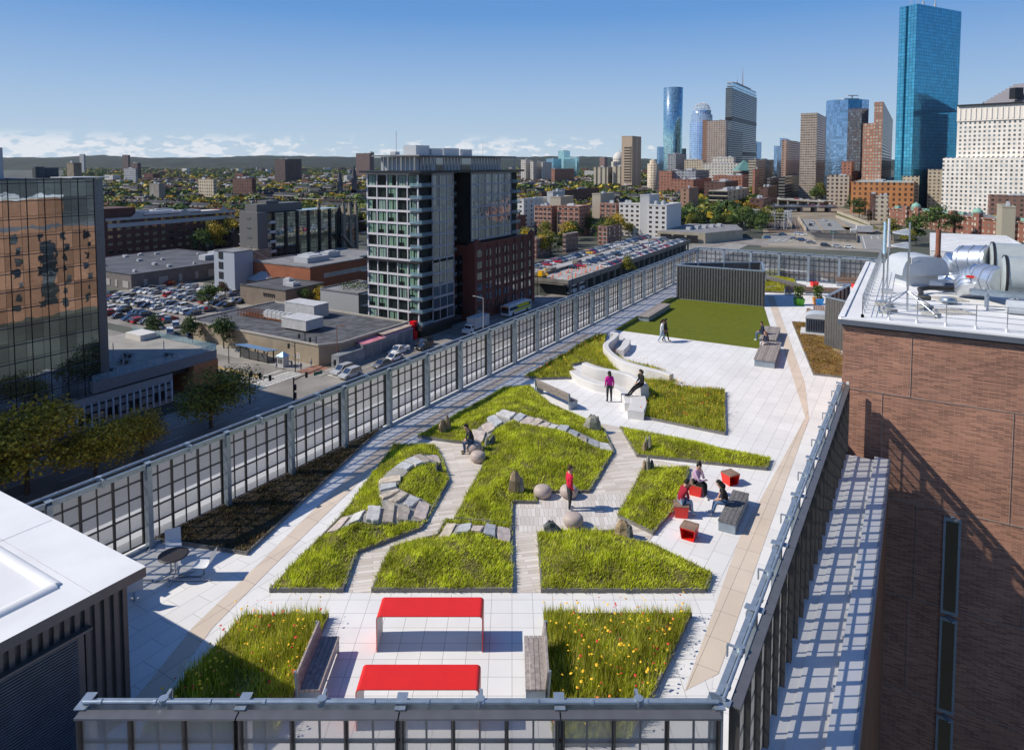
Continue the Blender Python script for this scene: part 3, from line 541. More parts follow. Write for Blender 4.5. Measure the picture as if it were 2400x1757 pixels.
b.prism([g(LF(0), wa0, -.4), g(LF(0), wa0+50, -.4), g(LF(0), wa0+50, 14), g(LF(0), wa0, 14)], GZ, -9.5, m=0, mtop=1); b.prism([g(LF(0), wa0+50, -.4), g(LF(0), wa0+78, -.4), g(LF(0), wa0+78, 14), g(LF(0), wa0+50, 14)], GZ, -15.5, m=0, mtop=1); b.build('added_wing', [FACADE, mat('added_wing_roof', (.13, .13, .13), .9, var=.3, scale=.3)], t)  # unseen wing and its windows, added for the glass tower to mirror
wm = MB(); wm.box((0, 0, 0), (.2, 1.7, 2.3)); wme = wm.data('window', gmat('school_window_glass', (.012, .02, .022), .3))
wn_ = 0
for k in range(9):
    for j in range(11):
        p = g(LF(0, -.43), 74+j*7.6+(k % 3)*.6, 0)
        if k < 7: obj('window', wme, t, (p[0], p[1], GZ+4+k*3.9), math.atan2(E2.y, E2.x))
for j in range(3):
    p = g(LF(0, -.5), 83+j*24, 0); q = MB(); q.box((p[0], p[1], GZ+15), (4.4, .3, 22), ux=E1)
    for k in range(7): q.box((p[0], p[1], GZ+5.5+k*3.2), (4.5, .5, .25), ux=E1, m=1)
    q.build('stair_window', [MATS['school_window_glass'], CAPM], t)
q = MB(); pe = g(RE, .42, .30); q.box((pe[0], pe[1], 1.3), (.10, .10, 3.3), ux=E1); q.build('corner_trim', MEMB, t)
# ================================================================ penthouse
P0 = (-8.65, 15.5); RIBM = mat('ribbed_grey_brown_cladding', (.135, .125, .12), .45, metal=.35, var=.08); FASC = mat('dark_fascia', (.14, .132, .128), .4, metal=.3, var=.08)
def ribbed(p0, p1, z0, z1, pitch, depth, face, mb, m=0, duty=.5):
    """vertical ribs on the wall p0-p1; face = +1: ribs stand on the left of p0 -> p1"""
    p0, p1 = Vector((*p0, 0)), Vector((*p1, 0)); u = (p1-p0).normalized(); L = (p1-p0).length; n = Vector((-u.y, u.x, 0))*face; k = 0; x = pitch*.3
    while x < L-.05:
        c = p0+u*x+n*(depth/2); mb.box((c.x, c.y, (z0+z1)/2), (pitch*duty, depth, z1-z0), ux=u, m=m); x += pitch
t = thing('penthouse', 'white roofed penthouse with dark ribbed metal walls in the near left corner', 'building', (0, 0, 0))
def pq(a, b_): return g(P0, -a, -b_)
b = MB(); b.prism([pq(0, 0), pq(0, 17), pq(12, 17), pq(12, 0)], 3.32, 3.56, m=1, mtop=0)
for s_ in ((.9, .9, 11, 15.5),):
    pass
for (a0, b0, a1, b1) in ((1.5, 1.0, 1.5, 14), (1.5, 1.0, 11, 1.0), (3.4, 3.2, 3.4, 14), (3.4, 3.2, 11, 3.2)):
    p, q = Vector((*pq(a0, b0), 3.56)), Vector((*pq(a1, b1), 3.56)); b.tube([p+UP*-.10, q+UP*-.10], .19, 12)
b.build('roof', [MEMB, FASC], t)
SEAM = mat('membrane_seam', (.55, .55, .55), .6, var=.1); b = MB()
for (a0, b0, a1, b1) in ((0.05, 4.2, 3.3, 4.2), (1.2, .08, 1.2, 14), (.08, 8.5, 6, 8.5), (2.5, 2.0, 2.5, 14), (2.5, 2, 11, 2)):
    p, q = Vector((*pq(a0, b0), 3.562)), Vector((*pq(a1, b1), 3.562)); b.bar(p, q, .018, .008)
b.build('seams', SEAM, t)
b = MB(); b.prism([pq(.32, .32), pq(.32, 17), pq(12, 17), pq(12, .32)], -6, 3.32)
ribbed(pq(.32, .32), pq(12, .32), -6, 3.3, .21, .09, 1, b); ribbed(pq(.32, 17), pq(.32, .32), -6, 3.3, .21, .09, 1, b); b.build('wall', RIBM, t)
b = MB(); c = Vector((*pq(3.3, .20), 1.25)); b.box(c, (3.9, .10, 2.9), ux=E1, m=0); b.box(c+UP*1.5, (4.2, .26, .06), ux=E1, m=0)
lv = MB(); d = Vector((*pq(3.3, .12), 0))
for i in range(44): lv.box((d.x, d.y, -.12+i*.065), (3.6, .05, .035), ux=E1)
L_ = b.build('louvre', FASC, t); lv.build('blade', mat('louvre_blue_grey', (.10, .12, .15), .4, metal=.4), L_)
# ================================================================ brick tower
C0 = (15.6, 31.55); TZ = 5.9; XR = 24; YB = 21
BRK = brickmat('long_red_brown_brick', (.20, .085, .055), (.46, .215, .135), (.40, .27, .20), .40, .075, .010, rough=.75, vertical=True, dirt=.2, dscale=.35)
t = thing('brick_tower', 'red brown brick tower with a white equipment roof filling the right edge', 'building', (0, 0, 0)); tower = t
ft = [C0, g(C0, YB, 0), g(C0, YB, XR), g(C0, 0, XR)]
b = MB(); b.prism(ft, GZ, TZ-.42); b.build('wall', BRK, t)
o = .22; b = MB(); b.prism([g(C0, -o, -o), g(C0, YB+o, -o), g(C0, YB+o, XR), g(C0, -o, XR)], TZ-.36, TZ-.12, m=1, mtop=0); b.prism([g(C0, -.06, -.06), g(C0, YB, -.06), g(C0, YB, XR), g(C0, -.06, XR)], TZ-.46, TZ-.362, m=2)
for a, c in (((-o+.12, -o+.12), (-o+.12, XR)), ((-o+.12, -o+.12), (YB, -o+.12))):
    p, q = Vector((*g(C0, *a), TZ-.09)), Vector((*g(C0, *c), TZ-.09)); b.bar(p, q, .24, .09, m=0)
b.build('roof', [MEMB, mat('slate_blue_fascia', (.15, .165, .20), .4, metal=.3, var=.06), BLACKM], t)
JOIN = mat('sealant_joint', (.30, .24, .21), .7); b = MB()
for dz in (2.5, -2.35, -6.8, -11.3, -15.8): p, q = Vector((*g(C0, -.012, .0), dz)), Vector((*g(C0, -.012, XR), dz)); b.bar(p, q, .02, .03)
for x, z0, z1 in ((2.8, 2.52, 5.4), (7.4, 2.52, 5.4), (1.7, -2.33, 2.48), (6.6, -2.33, 2.48), (3.2, -6.78, -2.37), (7.2, -6.78, -2.37), (3.0, -11.2, -6.82)): b.bar(Vector((*g(C0, -.012, x), z0)), Vector((*g(C0, -.012, x), z1)), .02, .025, up=(0, 1, 0))
b.build('joints', JOIN, t)
WGL = gmat('dark_slit_glass', (.006, .008, .010), .05); z = -1.9
w = MB(); wx = 10.2
for k in range(5):
    zz = -2.62-k*4.6; c = Vector((*g(C0, -.03, 4.58), zz-2.2)); w.box(c, (.66, .10, 4.42), ux=E2, m=1); w.box(c+Vector((*(-E1*.045)[:2], 0)), (.46, .04, 4.1), ux=E2, m=0)
    w.bar(c+Vector((*(-E1*.05)[:2], 2.24)), c+Vector((*(-E1*.05)[:2], 2.3)), .70, .16, m=1)
w.build('slit_window', [WGL, GALVD], t)
# guard rails on the tower roof
t = thing('guard_rail', 'thin steel guard rail round the white equipment roof of the brick tower', 'railing', (0, 0, 0))
ra, rb, rc_ = Vector((*g(C0, .7, .75), TZ-.12)), Vector((*g(C0, YB-.4, .75), TZ-.12)), Vector((*g(C0, .7, XR-1), TZ-.12))
def rail(a, c, n):
    pm = MB(); rm = MB()
    for i in range(n+1):
        p = a.lerp(c, i/n); q = MB(); q.tube([(0, 0, 0), (0, 0, 1.08)], .022, 6); q.box((0, 0, .07), (.10, .10, .14), m=1); q.build('post', [CHROME, MEMB], t, p)
    for zz in (.38, .6, .84, 1.08): rm.tube([a+UP*zz, c+UP*zz], .014, 5)
    rm.build('rail', CHROME, t)
rail(ra, rb, 17); rail(ra, rc_, 20)
# ---------------------------------------------------------------- equipment on the tower roof
RZ = TZ-.12; GREYP = mat('pale_grey_paint', (.50, .53, .55), .35, var=.05); SILV = mat('polished_duct_jacket', (.74, .78, .84), .34, metal=.85, var=.10, bump=.35, bscale=1.5); TANKM = mat('grey_green_tank', (.42, .46, .45), .35, metal=.2, var=.06)
t = thing('exhaust_hood', 'big pale grey hood with rounded shoulders on the white tower roof', 'vent', (*(24.39, 40.08), RZ), R(-2), sc=.8)
b = MB(); b.box((0, .7, .42), (2.3, 1.6, .84)); b.build('base', GREYP, t); b = MB(); pr = [(-1.75, .84), (-1.68, 1.35), (-1.5, 1.85), (-1.2, 2.1), (-.6, 2.25), (.6, 2.25), (1.2, 2.1), (1.5, 1.85), (1.68, 1.35), (1.75, .84)]
n = len(pr); b.add([(x*.98, -.55, z) for x, z in pr]+[(x, 2.0, z) for x, z in pr], [(i, i+1, n+i+1, n+i) for i in range(n-1)], 0, True); b.add([(x*.98, -.55, z) for x, z in pr], [tuple(range(n))]); b.add([(x, 2.0, z) for x, z in pr], [tuple(reversed(range(n)))]); b.add([(pr[0][0], -.55, .84), (pr[-1][0], -.55, .84), (pr[-1][0], 2, .84), (pr[0][0], 2, .84)], [(0, 1, 2, 3)]); b.build('hood', GREYP, t)
def duct(pts, r, label, z0=0):
    t = thing('air_duct', label, 'duct', (pts[0][0], pts[0][1], RZ)); P = [Vector((p[0]-pts[0][0], p[1]-pts[0][1], p[2])) for p in pts]
    b = MB()
    for i in range(len(P)-1): b.tube([P[i], P[i+1]], [r, r*1.0], 8)
    b.build('duct_run', SILV, t); b = MB()
    for i in range(len(P)-1):
        for f in (.12, .5, .88): p = P[i].lerp(P[i+1], f); d = (P[i+1]-P[i]).normalized()*.03; b.tube([p-d, p+d], r*1.04, 8)
    b.build('clamp_ring', GALV, t); return t
def L3(p): return (p[0], p[1], p[2]-RZ)
duct([L3((27.64, 41.5, 5.26)), L3((27.63, 42.5, 6.01)), L3((27.97, 42.0, 6.99)), L3((28.78, 40.5, 7.2))], .95, 'faceted silver air duct behind, bending down onto the white tower roof')
duct([L3((24.65, 36.0, 6.17)), L3((24.91, 36.5, 6.7)), L3((25.11, 36.0, 6.97)), L3((25.2, 34.5, 6.96))], .78, 'nearer faceted silver air duct with red warning labels')
tp = (25.21, 34.5, 7.34); t = thing('air_tank', 'large grey green cylinder at the end of the nearer silver duct', 'tank', (tp[0], tp[1], RZ), R(-29)); tz = tp[2]-RZ; b = MB(); b.tube([(0, 0, tz), (9, 0, tz)], 1.0, 20); b.build('shell', TANKM, t); b = MB(); b.tube([(-.03, 0, tz), (.1, 0, tz)], 1.05, 20, cap=False); b.tube([(-.12, 0, tz), (0, 0, tz)], [.8, 1.0], 20, m=1); b.build('flange', [BLACKM, TANKM], t)
b = MB(); b.box((1.6, -.98, tz-.1), (.75, .06, .13)); b.build('warning_label', RED, t)
b = MB()
for x in (.6, 2.6, 4.6): b.tube([(x, -.7, 0), (x, -.7, tz-.6)], .06, 6); b.tube([(x, .7, 0), (x, .7, tz-.6)], .06, 6)
b.build('leg', GALV, t)
tp = (28.81, 40.5, 7.07); t = thing('air_tank', 'second larger grey green cylinder farther back on the tower roof', 'tank', (tp[0], tp[1], RZ), R(-29)); tz = tp[2]-RZ; b = MB(); b.tube([(0, 0, tz), (9, 0, tz)], 1.25, 20); b.build('shell', TANKM, t); b = MB(); b.tube([(-.03, 0, tz), (.1, 0, tz)], 1.3, 20, cap=False); b.tube([(-.12, 0, tz), (0, 0, tz)], [1.0, 1.25], 20, m=1); b.build('flange', [BLACKM, TANKM], t)
lp = L3((24.34, 35.6, 7.07)); b = MB(); b.box((*lp[:2], lp[2]+RZ), (.5, .04, .13), ux=E2); tag(b.build('warning_label', RED), 'small red warning label on the silver duct', 'label')
p = (27.755, 43.946); t = thing('flue_stack', 'rust brown flue pipe on four stays rising from the tower roof', 'chimney', (p[0], p[1], RZ)); b = MB(); b.tube([(0, 0, 0), (0, 0, 3.0)], .15, 12); b.build('pipe', mat('rusty_pipe', (.22, .08, .045), .8, var=.3), t); b = MB()
for a in range(4): b.tube([(0, 0, 1.6), (.8*math.cos(a*1.57+.7), .8*math.sin(a*1.57+.7), .0)], .035, 5)
b.build('stay', BLACKM, t)
p = (19.517, 33.15); t = thing('antenna_mast', 'antenna mast on a ballasted tripod sled with white panel antennas', 'antenna', (p[0], p[1], RZ)); b = MB(); b.tube([(0, 0, 0), (0, 0, 4.4)], .05, 8); b.build('mast', CHROME, t)
b = MB()
for a in (.3, 1.9, 3.4, 5.0): b.tube([(0, 0, 1.0), (1.7*math.cos(a), 1.7*math.sin(a), .08)], .03, 6); b.tube([(1.7*math.cos(a), 1.7*math.sin(a), .06), (1.7*math.cos(a+1.5), 1.7*math.sin(a+1.5), .06)], .03, 6)
b.build('tripod', CHROME, t); b = MB()
for a in (.4, 2.0, 3.5, 5.1): b.box((1.25*math.cos(a), 1.25*math.sin(a), .1), (.7, .45, .2), rot=a)
b.build('ballast', mat('ballast_block', (.33, .33, .31), .9), t)
for z, sgn, L in ((3.9, -1, .85), (3.25, -1, .9), (2.5, 1, .6)):
    q = MB(); q.add([(sgn*.08, -.1, z-.15), (sgn*L, -.03, z-.04), (sgn*L, .03, z+.04), (sgn*.08, .1, z+.17), (sgn*.08, -.1, z+.17), (sgn*.08, .1, z-.15)], [(0, 1, 2, 4), (4, 2, 3), (3, 2, 1, 5), (0, 5, 1), (0, 4, 3, 5)]); q.build('panel_antenna', mat('white_plastic', (.72, .72, .70), .4), t)
for q_, lab, cl, hgt_ in (((19.036, 34.477), 'slim pole with a pale blue upper half on the tower roof edge', (.42, .62, .74), 4.3), ((21.091, 37.8), 'taller white pole behind the pale blue one', (.6, .62, .64), 4.2)):
    t = thing('roof_pole', lab, 'pole', (q_[0], q_[1], RZ)); b = MB(); b.tube([(0, 0, 0), (0, 0, hgt_*.62)], .045, 7); b.box((0, 0, .12), (.5, .4, .24)); b.build('lower_pole', CHROME, t); b = MB(); b.tube([(0, 0, hgt_*.62), (0, 0, hgt_)], .07, 7); b.build('upper_pole', mat('pole_paint_%d' % int(cl[0]*100), cl, .4), t)
p0_ = (22.215, 35.669); p1_ = (22.472, 36.897); p2_ = (23.468, 37.808); p3_ = (25.789, 36.739)
b = MB(); b.tube([(*p0_, RZ+.15), (p0_[0]-.5, p0_[1]+.1, RZ+.15), (*p1_, RZ+.2), (p1_[0]+.2, p1_[1]+.5, RZ+.3), (*p2_, RZ+.3), (*p3_, RZ+.4)], .13, 10); tag(b.build('insulated_pipe', mat('black_insulation', (.03, .03, .03), .6, var=.2)), 'black insulated pipe hooking across the white tower roof', 'pipe')
for (pp, lab) in (((23.432, 35.968), 'grey grated walkway pad nearer the ducts'), ((21.695, 32.924), 'long grey grated walkway pad in the middle of the tower roof')):
    b = MB()
    for i in range(9): b.box((i*.16, 0, .03), (.10, 1.3, .05))
    tag(b.build('walkway_pad', mat('grating_grey', (.42, .40, .36), .8), loc=(pp[0]-.7, pp[1], RZ)), lab, 'mat')
p = (25.358, 38.556); b = MB(); b.box((0, 0, .25), (2.0, 1.4, .5)); b.box((0, -.02, .52), (1.8, 1.2, .05)); tag(b.build('skylight_curb', mat('blue_grey_metal_hatch', (.16, .2, .28), .35, metal=.4), loc=(p[0], p[1], RZ)), 'low blue grey roof hatch between the hood and the duct', 'hatch')
p = (24.423, 32.924); t = thing('duct_support', 'steel frame standing under the nearer duct with white curved shield', 'frame', (p[0], p[1], RZ), R(-29)); b = MB()
for x in (-.9, .9): b.bar((x, 0, 0), (x, 0, 1.0), .1, .1); b.bar((x, .8, 0), (x, .8, 1.0), .1, .1)
b.bar((-1.6, 0, .8), (4.5, 0, .8), .1, .2); b.bar((-1.6, .8, .8), (4.5, .8, .8), .1, .2); b.build('steel_frame', GALV, t)
b = MB(); b.tube([(-.2, -.5, .35), (2.2, -.5, .35)], .34, 12); b.build('shield', GREYP, t)
p = (22.712, 34.941); b = MB(); b.lathe([(.22, 0), (.22, .12), (.42, .13), (.34, .3), (0.01, .36)], n=14); tag(b.build('roof_vent', GALV, loc=(p[0], p[1], RZ)), 'little mushroom vent beside the black pipe', 'vent')
# white standing-seam roof beyond the tower
t = thing('white_roofed_wing', 'wing with a broad white metal roof behind the silver ducts', 'building', (0, 0, 0)); wr = [(72.517,117.209),(57.955,93.402),(66.526,87.648),(75.845,99.958),(82.461,112.587)]
b = MB(); b.prism(wr, -.2, 1.0, mtop=0, m=0); b.build('roof', MEMB, t); b = MB(); b.prism([(lerp(p, (62, 94), .03)) for p in wr], GZ, -.2); b.build('wall', FACADE, t); b = MB()
for i in range(14): a = lerp(wr[0], wr[1], i/13.); c = lerp(wr[4], wr[2], i/13.); b.bar((*a, 1.03), (*c, 1.03), .06, .08)
b.build('seams', mat('roof_seam', (.5, .5, .5), .6), t)
# ================================================================ ribbed enclosures on the deck
t = thing('plant_enclosure', 'long open topped enclosure of dark ribbed metal at the head of the lawn', 'enclosure', (0, 0, 0)); ea, eb = (15.93, 65.0), (22.95, 61.28); ec, ed = (17.0, 66.2), (24.8, 66.9); RIBD = mat('charcoal_ribbed_metal', (.155, .148, .142), .42, metal=.35, var=.1)
b = MB()
for p, q in ((ea, eb), (eb, ed), (ed, ec), (ec, ea)):
    P, Q = Vector((*p, 1.62)), Vector((*q, 1.62)); b.bar(P, Q, .06, 3.2); ribbed(p, q, .06, 3.2, .25, .11, -1, b)
b.build('ribbed_wall', RIBD, t); b = MB()
for p, q in ((ea, eb), (eb, ed), (ed, ec), (ec, ea)):
    P, Q = Vector((*p, 3.27)), Vector((*q, 3.27)); b.bar(P, Q, .2, .10); L = (Q-P).length; n = max(2, int(L/2.4)); d = (Q-P)/n
    N = Vector((d.y, -d.x, 0)).normalized()*-.12
    for i in range(n): x = P+d*(i+.5)+N; b.bar(x+UP*-3.1, x+UP*.02, .14, .14)
b.build('galvanised_frame', GALV, t); b = MB()
b.bar(Vector((*ea, .03)), Vector((*eb, .03)), .26, .06); b.build('base_angle', GALVD, t)
t = thing('plant_screen', 'tall ribbed grey screen wall beside the brick tower', 'screen', (0, 0, 0)); sa, sb, sc_ = (22.3, 47.7), (23.4, 44.9), (26.4, 52.6); b = MB()
for p, q in ((sa, sb), (sc_, sa)):
    P, Q = Vector((*p, 1.8)), Vector((*q, 1.8)); b.bar(P, Q, .06, 3.5); ribbed(p, q, .1, 3.5, .22, .05, -1, b, duty=.7)
b.build('ribbed_wall', RIBD, t); b = MB(); b.bar((*sa, 3.6), (*sb, 3.6), .16, .1); b.bar((*sa, 3.6), (*sc_, 3.6), .16, .1); b.bar((*sb, 3.6), (*g(sb, 7, 2), 3.6), .16, .1)
for i in range(6): p = lerp(sa, sc_, (i+.5)/6); b.bar((p[0]+.12, p[1], 0), (p[0]+.12, p[1], 3.5), .12, .12)
b.build('galvanised_frame', GALV, t); b = MB(); b.prism([g(sa, .35, -.75), g(sa, -.2, -.6), g(sb, -.9, -.25), g(sb, -.3, .4)], .0, .13); b.build('plinth', CONC, t)
t = thing('louvred_vent', 'squat vent house with a rounded metal top and vertical louvres', 'vent', (22.9, 51.5, 0), R(-25)); b = MB(); b.box((.6, 0, .12), (2.5, 1.9, .24)); b.build('plinth', CONC, t)
b = MB(); b.box((.7, .0, .78), (2.0, 1.4, 1.08)); b.build('housing', GALVD, t); b = MB(); pr = [(-.34, 1.32), (-.28, 1.5), (-.08, 1.62), (.3, 1.70), (1.1, 1.70), (1.5, 1.6), (1.68, 1.5), (1.74, 1.32)]; n = len(pr)
b.add([(x, -.74, z) for x, z in pr]+[(x, .74, z) for x, z in pr], [(i, i+1, n+i+1, n+i) for i in range(n-1)], 0, True); b.add([(x, -.74, z) for x, z in pr], [tuple(range(n))]); b.add([(x, .74, z) for x, z in pr], [tuple(reversed(range(n)))]); b.build('curved_top', GREYP, t); b = MB()
for i in range(12): b.box((-.2+i*.165, -.73, .82), (.06, .07, .95))
b.build('louvre', BLACKM, t)
t = thing('switch_cabinet', 'small grey cabinet with a sloped lid squeezed against the brick tower', 'cabinet', (22.25, 43.7, 0), R(-25)); b = MB(); b.box((0, 0, .5), (.9, .8, 1.0)); b.build('cabinet', GREYP, t); b = MB(); b.add([(-.5, -.45, 1.0), (.5, -.45, 1.0), (.5, .45, 1.15), (-.5, .45, 1.15), (-.5, -.45, 1.06), (.5, -.45, 1.06), (.5, .45, 1.21), (-.5, .45, 1.21)], [(0, 3, 2, 1), (4, 5, 6, 7), (0, 1, 5, 4), (2, 3, 7, 6), (1, 2, 6, 5), (0, 4, 7, 3)]); b.build('lid', GREYP, t); b = MB(); b.box((.2, -.41, .45), (.3, .03, .45)); b.build('label_plate', mat('green_plate', (.03, .4, .06), .5), t)

# ================================================================ furniture on the deck
def arch_table(x0, x1, y0, y1, h, label):
    t = thing('arch_table', label, 'table', ((x0+x1)/2, (y0+y1)/2, .008)); w = (x1-x0)/2; d = (y1-y0)/2; r = .1; prof = []
    for s, cx in ((-1, -w+r), (1, w-r)):
        seg = [(cx+s*r*math.cos(a), h-r+r*math.sin(a)) for a in np.linspace(0, math.pi/2, 7)]; prof += ([(s*w, 0)]+seg) if s < 0 else (seg[::-1]+[(s*w, 0)])
    n = len(prof); th = .022; b = MB(); ins = []
    for i, (x, z) in enumerate(prof):
        a = prof[max(i-1, 0)]; c = prof[min(i+1, n-1)]; dx, dz = c[0]-a[0], c[1]-a[1]; L = math.hypot(dx, dz); ins.append((x+dz/L*th, z-dx/L*th))
    for (P, m, flip) in ((prof, 0, False), (ins, 1, True)):
        vs = [(x, -d, z) for x, z in P]+[(x, d, z) for x, z in P]; b.add(vs, [((i, n+i, n+i+1, i+1) if flip else (i, i+1, n+i+1, n+i)) for i in range(n-1)], m)
    for y in (-d, d): b.add([(x, y, z) for x, z in prof]+[(x, y, z) for x, z in ins], [(i, i+1, n+i+1, n+i) for i in range(n-1)], 0)
    b.build('folded_sheet', [RED, REDIN], t); return t
arch_table(-3.63, -.78, 17.42, 18.22, 1.0, 'red folded sheet table farther from the near fence, standing whole on white paving')
arch_table(-3.60, -.75, 14.9, 15.68, 1.0, 'red folded sheet table right behind the near fence')
def bench(p, rz, L, d, label, wood, back=0, side=1, base=GALVD, h=.45, nsl=4, mount=True):
    """length along local x; the back stands at local y = side * d / 2"""
    t = thing('bench', label, 'bench', (p[0], p[1], .004), rz); b = MB(); w = d/nsl
    for i in range(nsl): b.box((0, -d/2+w*(i+.5), h-.03), (L, w-.012, .06))
    b.build('seat', wood, t); b = MB()
    if mount:
        for s in (-1, 1): b.box((s*(L/2-.03), 0, (h-.06)/2), (.05, d*.94, h-.065))
        b.box((0, -side*d*.42, h*.6), (L-.12, .03, h*.5))
    else: b.box((0, 0, (h-.08)/2), (L*.97, d*.94, h-.08))
    b.build('base', base, t)
    if back:
        b = MB(); n = Vector((0, side*.12, back)).normalized(); q = Vector((0, side*d/2, h-.02))
        for i in range(3): a = q+n*(.02+i*.145+.07); b.bar(a+Vector((-L/2, 0, 0)), a+Vector((L/2, 0, 0)), .05, .135, up=n)
        b.build('backrest', wood, t); b = MB()
        for s in (-L/2+.04, L/2-.04): a = q+Vector((s, side*.05, -h+.04)); b.bar(a, a+Vector((0, 0, h))+n*.42, .05, .05)
        b.build('back_support', base, t)
    return t
bench((-4.86, 16.5), R(90), 1.86, .50, 'grey timber bench with a backrest against the left flower bed', WOODG, back=1, side=1)
bench((.57, 16.52), R(90), 1.86, .50, 'grey timber bench with its back to the right flower bed', WOODG, back=1, side=-1)
bench((2.446, 36.721), R(-56), 3.1, .5, 'bench with a thin timber back behind the big sedge bed', WOODG, back=1, side=-1)
bench((12.35, 58.0), R(60), 6.0, .95, 'long low timber platform bench in the fence shade at the lawn edge', WOODG, nsl=6, mount=False)
t = bench(g((17.35, 45.0), 0, -.1), R(64), 5.0, 1.3, 'nearer half of the wide timber platform at the lawn corner', WOODG, nsl=8, mount=False, h=.5)
bench((19.2, 49.8), R(64), 4.2, 1.15, 'farther half of the wide timber platform where the man in blue jeans sits', WOODG, nsl=7, mount=False, h=.5)
bench((8.22, 24.4), R(60.5), 2.55, .62, 'low dark timber bench on a grey steel box beside the red box seats', WOODD, nsl=4, mount=False, h=.42)
bench((32.2, 75.6), R(-25), 4.6, .5, 'far timber bench with a backrest, rearmost of the group by the far sedge bed', WOODB, back=1, side=1)
bench((29.9, 66.7), R(-12), 5.4, .5, 'far timber bench with a backrest facing away from the view', WOODB, back=1, side=-1)
bench((28.9, 70.6), R(105), 6.5, .5, 'far bench with a steel backrest linking the other two of the group', WOODD, back=1, side=1)
bench((36.4, 71.6), R(-12), 3.4, .5, 'far timber bench at the edge of the rust brown bed', WOODB, back=1, side=1)
# red seats: tapered boxes of red sheet, open at one side, slatted tops
def red_seat(p, rz, label, s=.54):
    t = thing('box_stool', label, 'seat', (p[0], p[1], .004), rz); b = MB(); a, c = s/2, s*.40; h = .42
    lo = [(-c, -c), (c, -c), (c, c), (-c, c)]; hi = [(-a, -a), (a, -a), (a, a), (-a, a)]; th = .93
    for i in (0, 1, 2, 3):
        j = (i+1) % 4
        if i == 0: continue
        b.add([(*lo[i], 0), (*lo[j], 0), (*hi[j], h), (*hi[i], h), (lo[i][0]*th, lo[i][1]*th, 0.02), (lo[j][0]*th, lo[j][1]*th, .02), (hi[j][0]*th, hi[j][1]*th, h), (hi[i][0]*th, hi[i][1]*th, h)], [(0, 1, 2, 3), (7, 6, 5, 4), (0, 3, 7, 4), (1, 5, 6, 2), (3, 2, 6, 7), (0, 4, 5, 1)])
    b.prism(lo, 0.0, .018); b.prism([(x*.98, y*.98) for x, y in hi], h-.03, h); b.build('red_shell', RED, t); b = MB()
    for i in range(5): b.box((0, -a+s/5*(i+.5), h+.02), (s, s/5-.012, .035))
    b.build('slatted_top', WOODB, t); return t
red_seat((6.28, 24.5), R(170), 'red box seat under the man in the maroon hoodie'); red_seat((7.3, 26.15), R(150), 'red box seat under the woman in the pale pink jumper')
red_seat((8.93, 27.05), R(25), 'empty red box seat with a timber top, farthest of the four'); red_seat((6.2, 23.0), R(-32), 'empty red box seat with its open side towards the camera, nearest of the four')
# white curving benches
def ribbon(path, w, z0, z1, mb, m=0, sub=14):
    """a wall of width w that follows a smooth path"""
    P = [Vector((*p, 0)) for p in path]; Q = []
    for i in range(len(P)-1):
        a, b_, c, d = P[max(i-1, 0)], P[i], P[i+1], P[min(i+2, len(P)-1)]
        for k in range(sub):
            t = k/sub; Q.append(.5*((2*b_)+(c-a)*t+(2*a-5*b_+4*c-d)*t*t+(3*b_-a-3*c+d)*t**3))
    Q.append(P[-1]); n = len(Q); sec = []
    rr = .035
    for i, p in enumerate(Q):
        d = (Q[min(i+1, n-1)]-Q[max(i-1, 0)]).normalized(); s = Vector((-d.y, d.x, 0))
        sec.append([p+s*(w/2*.93)+UP*z0, p+s*(w/2)+UP*(z1-rr), p+s*(w/2-rr)+UP*z1, p-s*(w/2-rr)+UP*z1, p-s*(w/2)+UP*(z1-rr), p-s*(w/2*.93)+UP*z0])
    vs = [v for q in sec for v in q]; k = 6
    mb.add(vs, [(i*k+j, i*k+j+1, (i+1)*k+j+1, (i+1)*k+j) for i in range(n-1) for j in range(k-1)], m, False)
    mb.add(sec[0], [tuple(range(k))], m); mb.add(sec[-1], [tuple(reversed(range(k)))], m)
t = thing('curving_bench', 'white curving bench with a high back where the person in black perches', 'bench', (0, 0, 0)); b = MB(); ribbon([(3.81,40.882),(4.176,39.717),(4.905,38.615),(5.738,38.028),(6.212,37.235),(6.323,36.158),(6.254,35.14)], .62, 0, .43, b); b.build('seat', CONC, t)
b = MB(); ribbon([(4.42,40.706),(5.113,39.685),(6.038,39.041),(6.781,38.417),(7.135,37.458),(7.269,36.434)], .42, .0, .95, b); b.build('backrest', CONC, t); b = MB(); ribbon([(6.84,36.234),(6.689,35.112),(6.319,33.963)], .85, 0, .45, b); b.build('seat_block', CONC, t)
t = thing('curving_bench', 'white curving wall bench along the plaza edge of the flower bed with a lounge seat', 'bench', (0, 0, 0)); b = MB(); ribbon([(7.164,48.664),(7.556,48.394),(7.06,46.983),(6.378,45.412),(6.391,43.628),(6.868,41.775),(7.72,40.579),(8.648,39.653),(9.295,38.893)], .40, .0, .8, b); b.build('backrest', CONC, t)
b = MB(); ribbon([(8.262,48.139),(7.9,46.709),(7.316,45.36)], .55, .0, .43, b); b.build('lounge_seat', CONC, t); b = MB(); ribbon([(9.439,38.348),(9.829,38.537),(9.943,37.998)], .5, .0, .43, b); b.build('end_seat', CONC, t)
b = MB(); b.sheet([(7.184,49.435),(8.051,50.921),(8.308,49.435),(7.229,46.236)], .2); b.build('lounge_base', CONC, t)
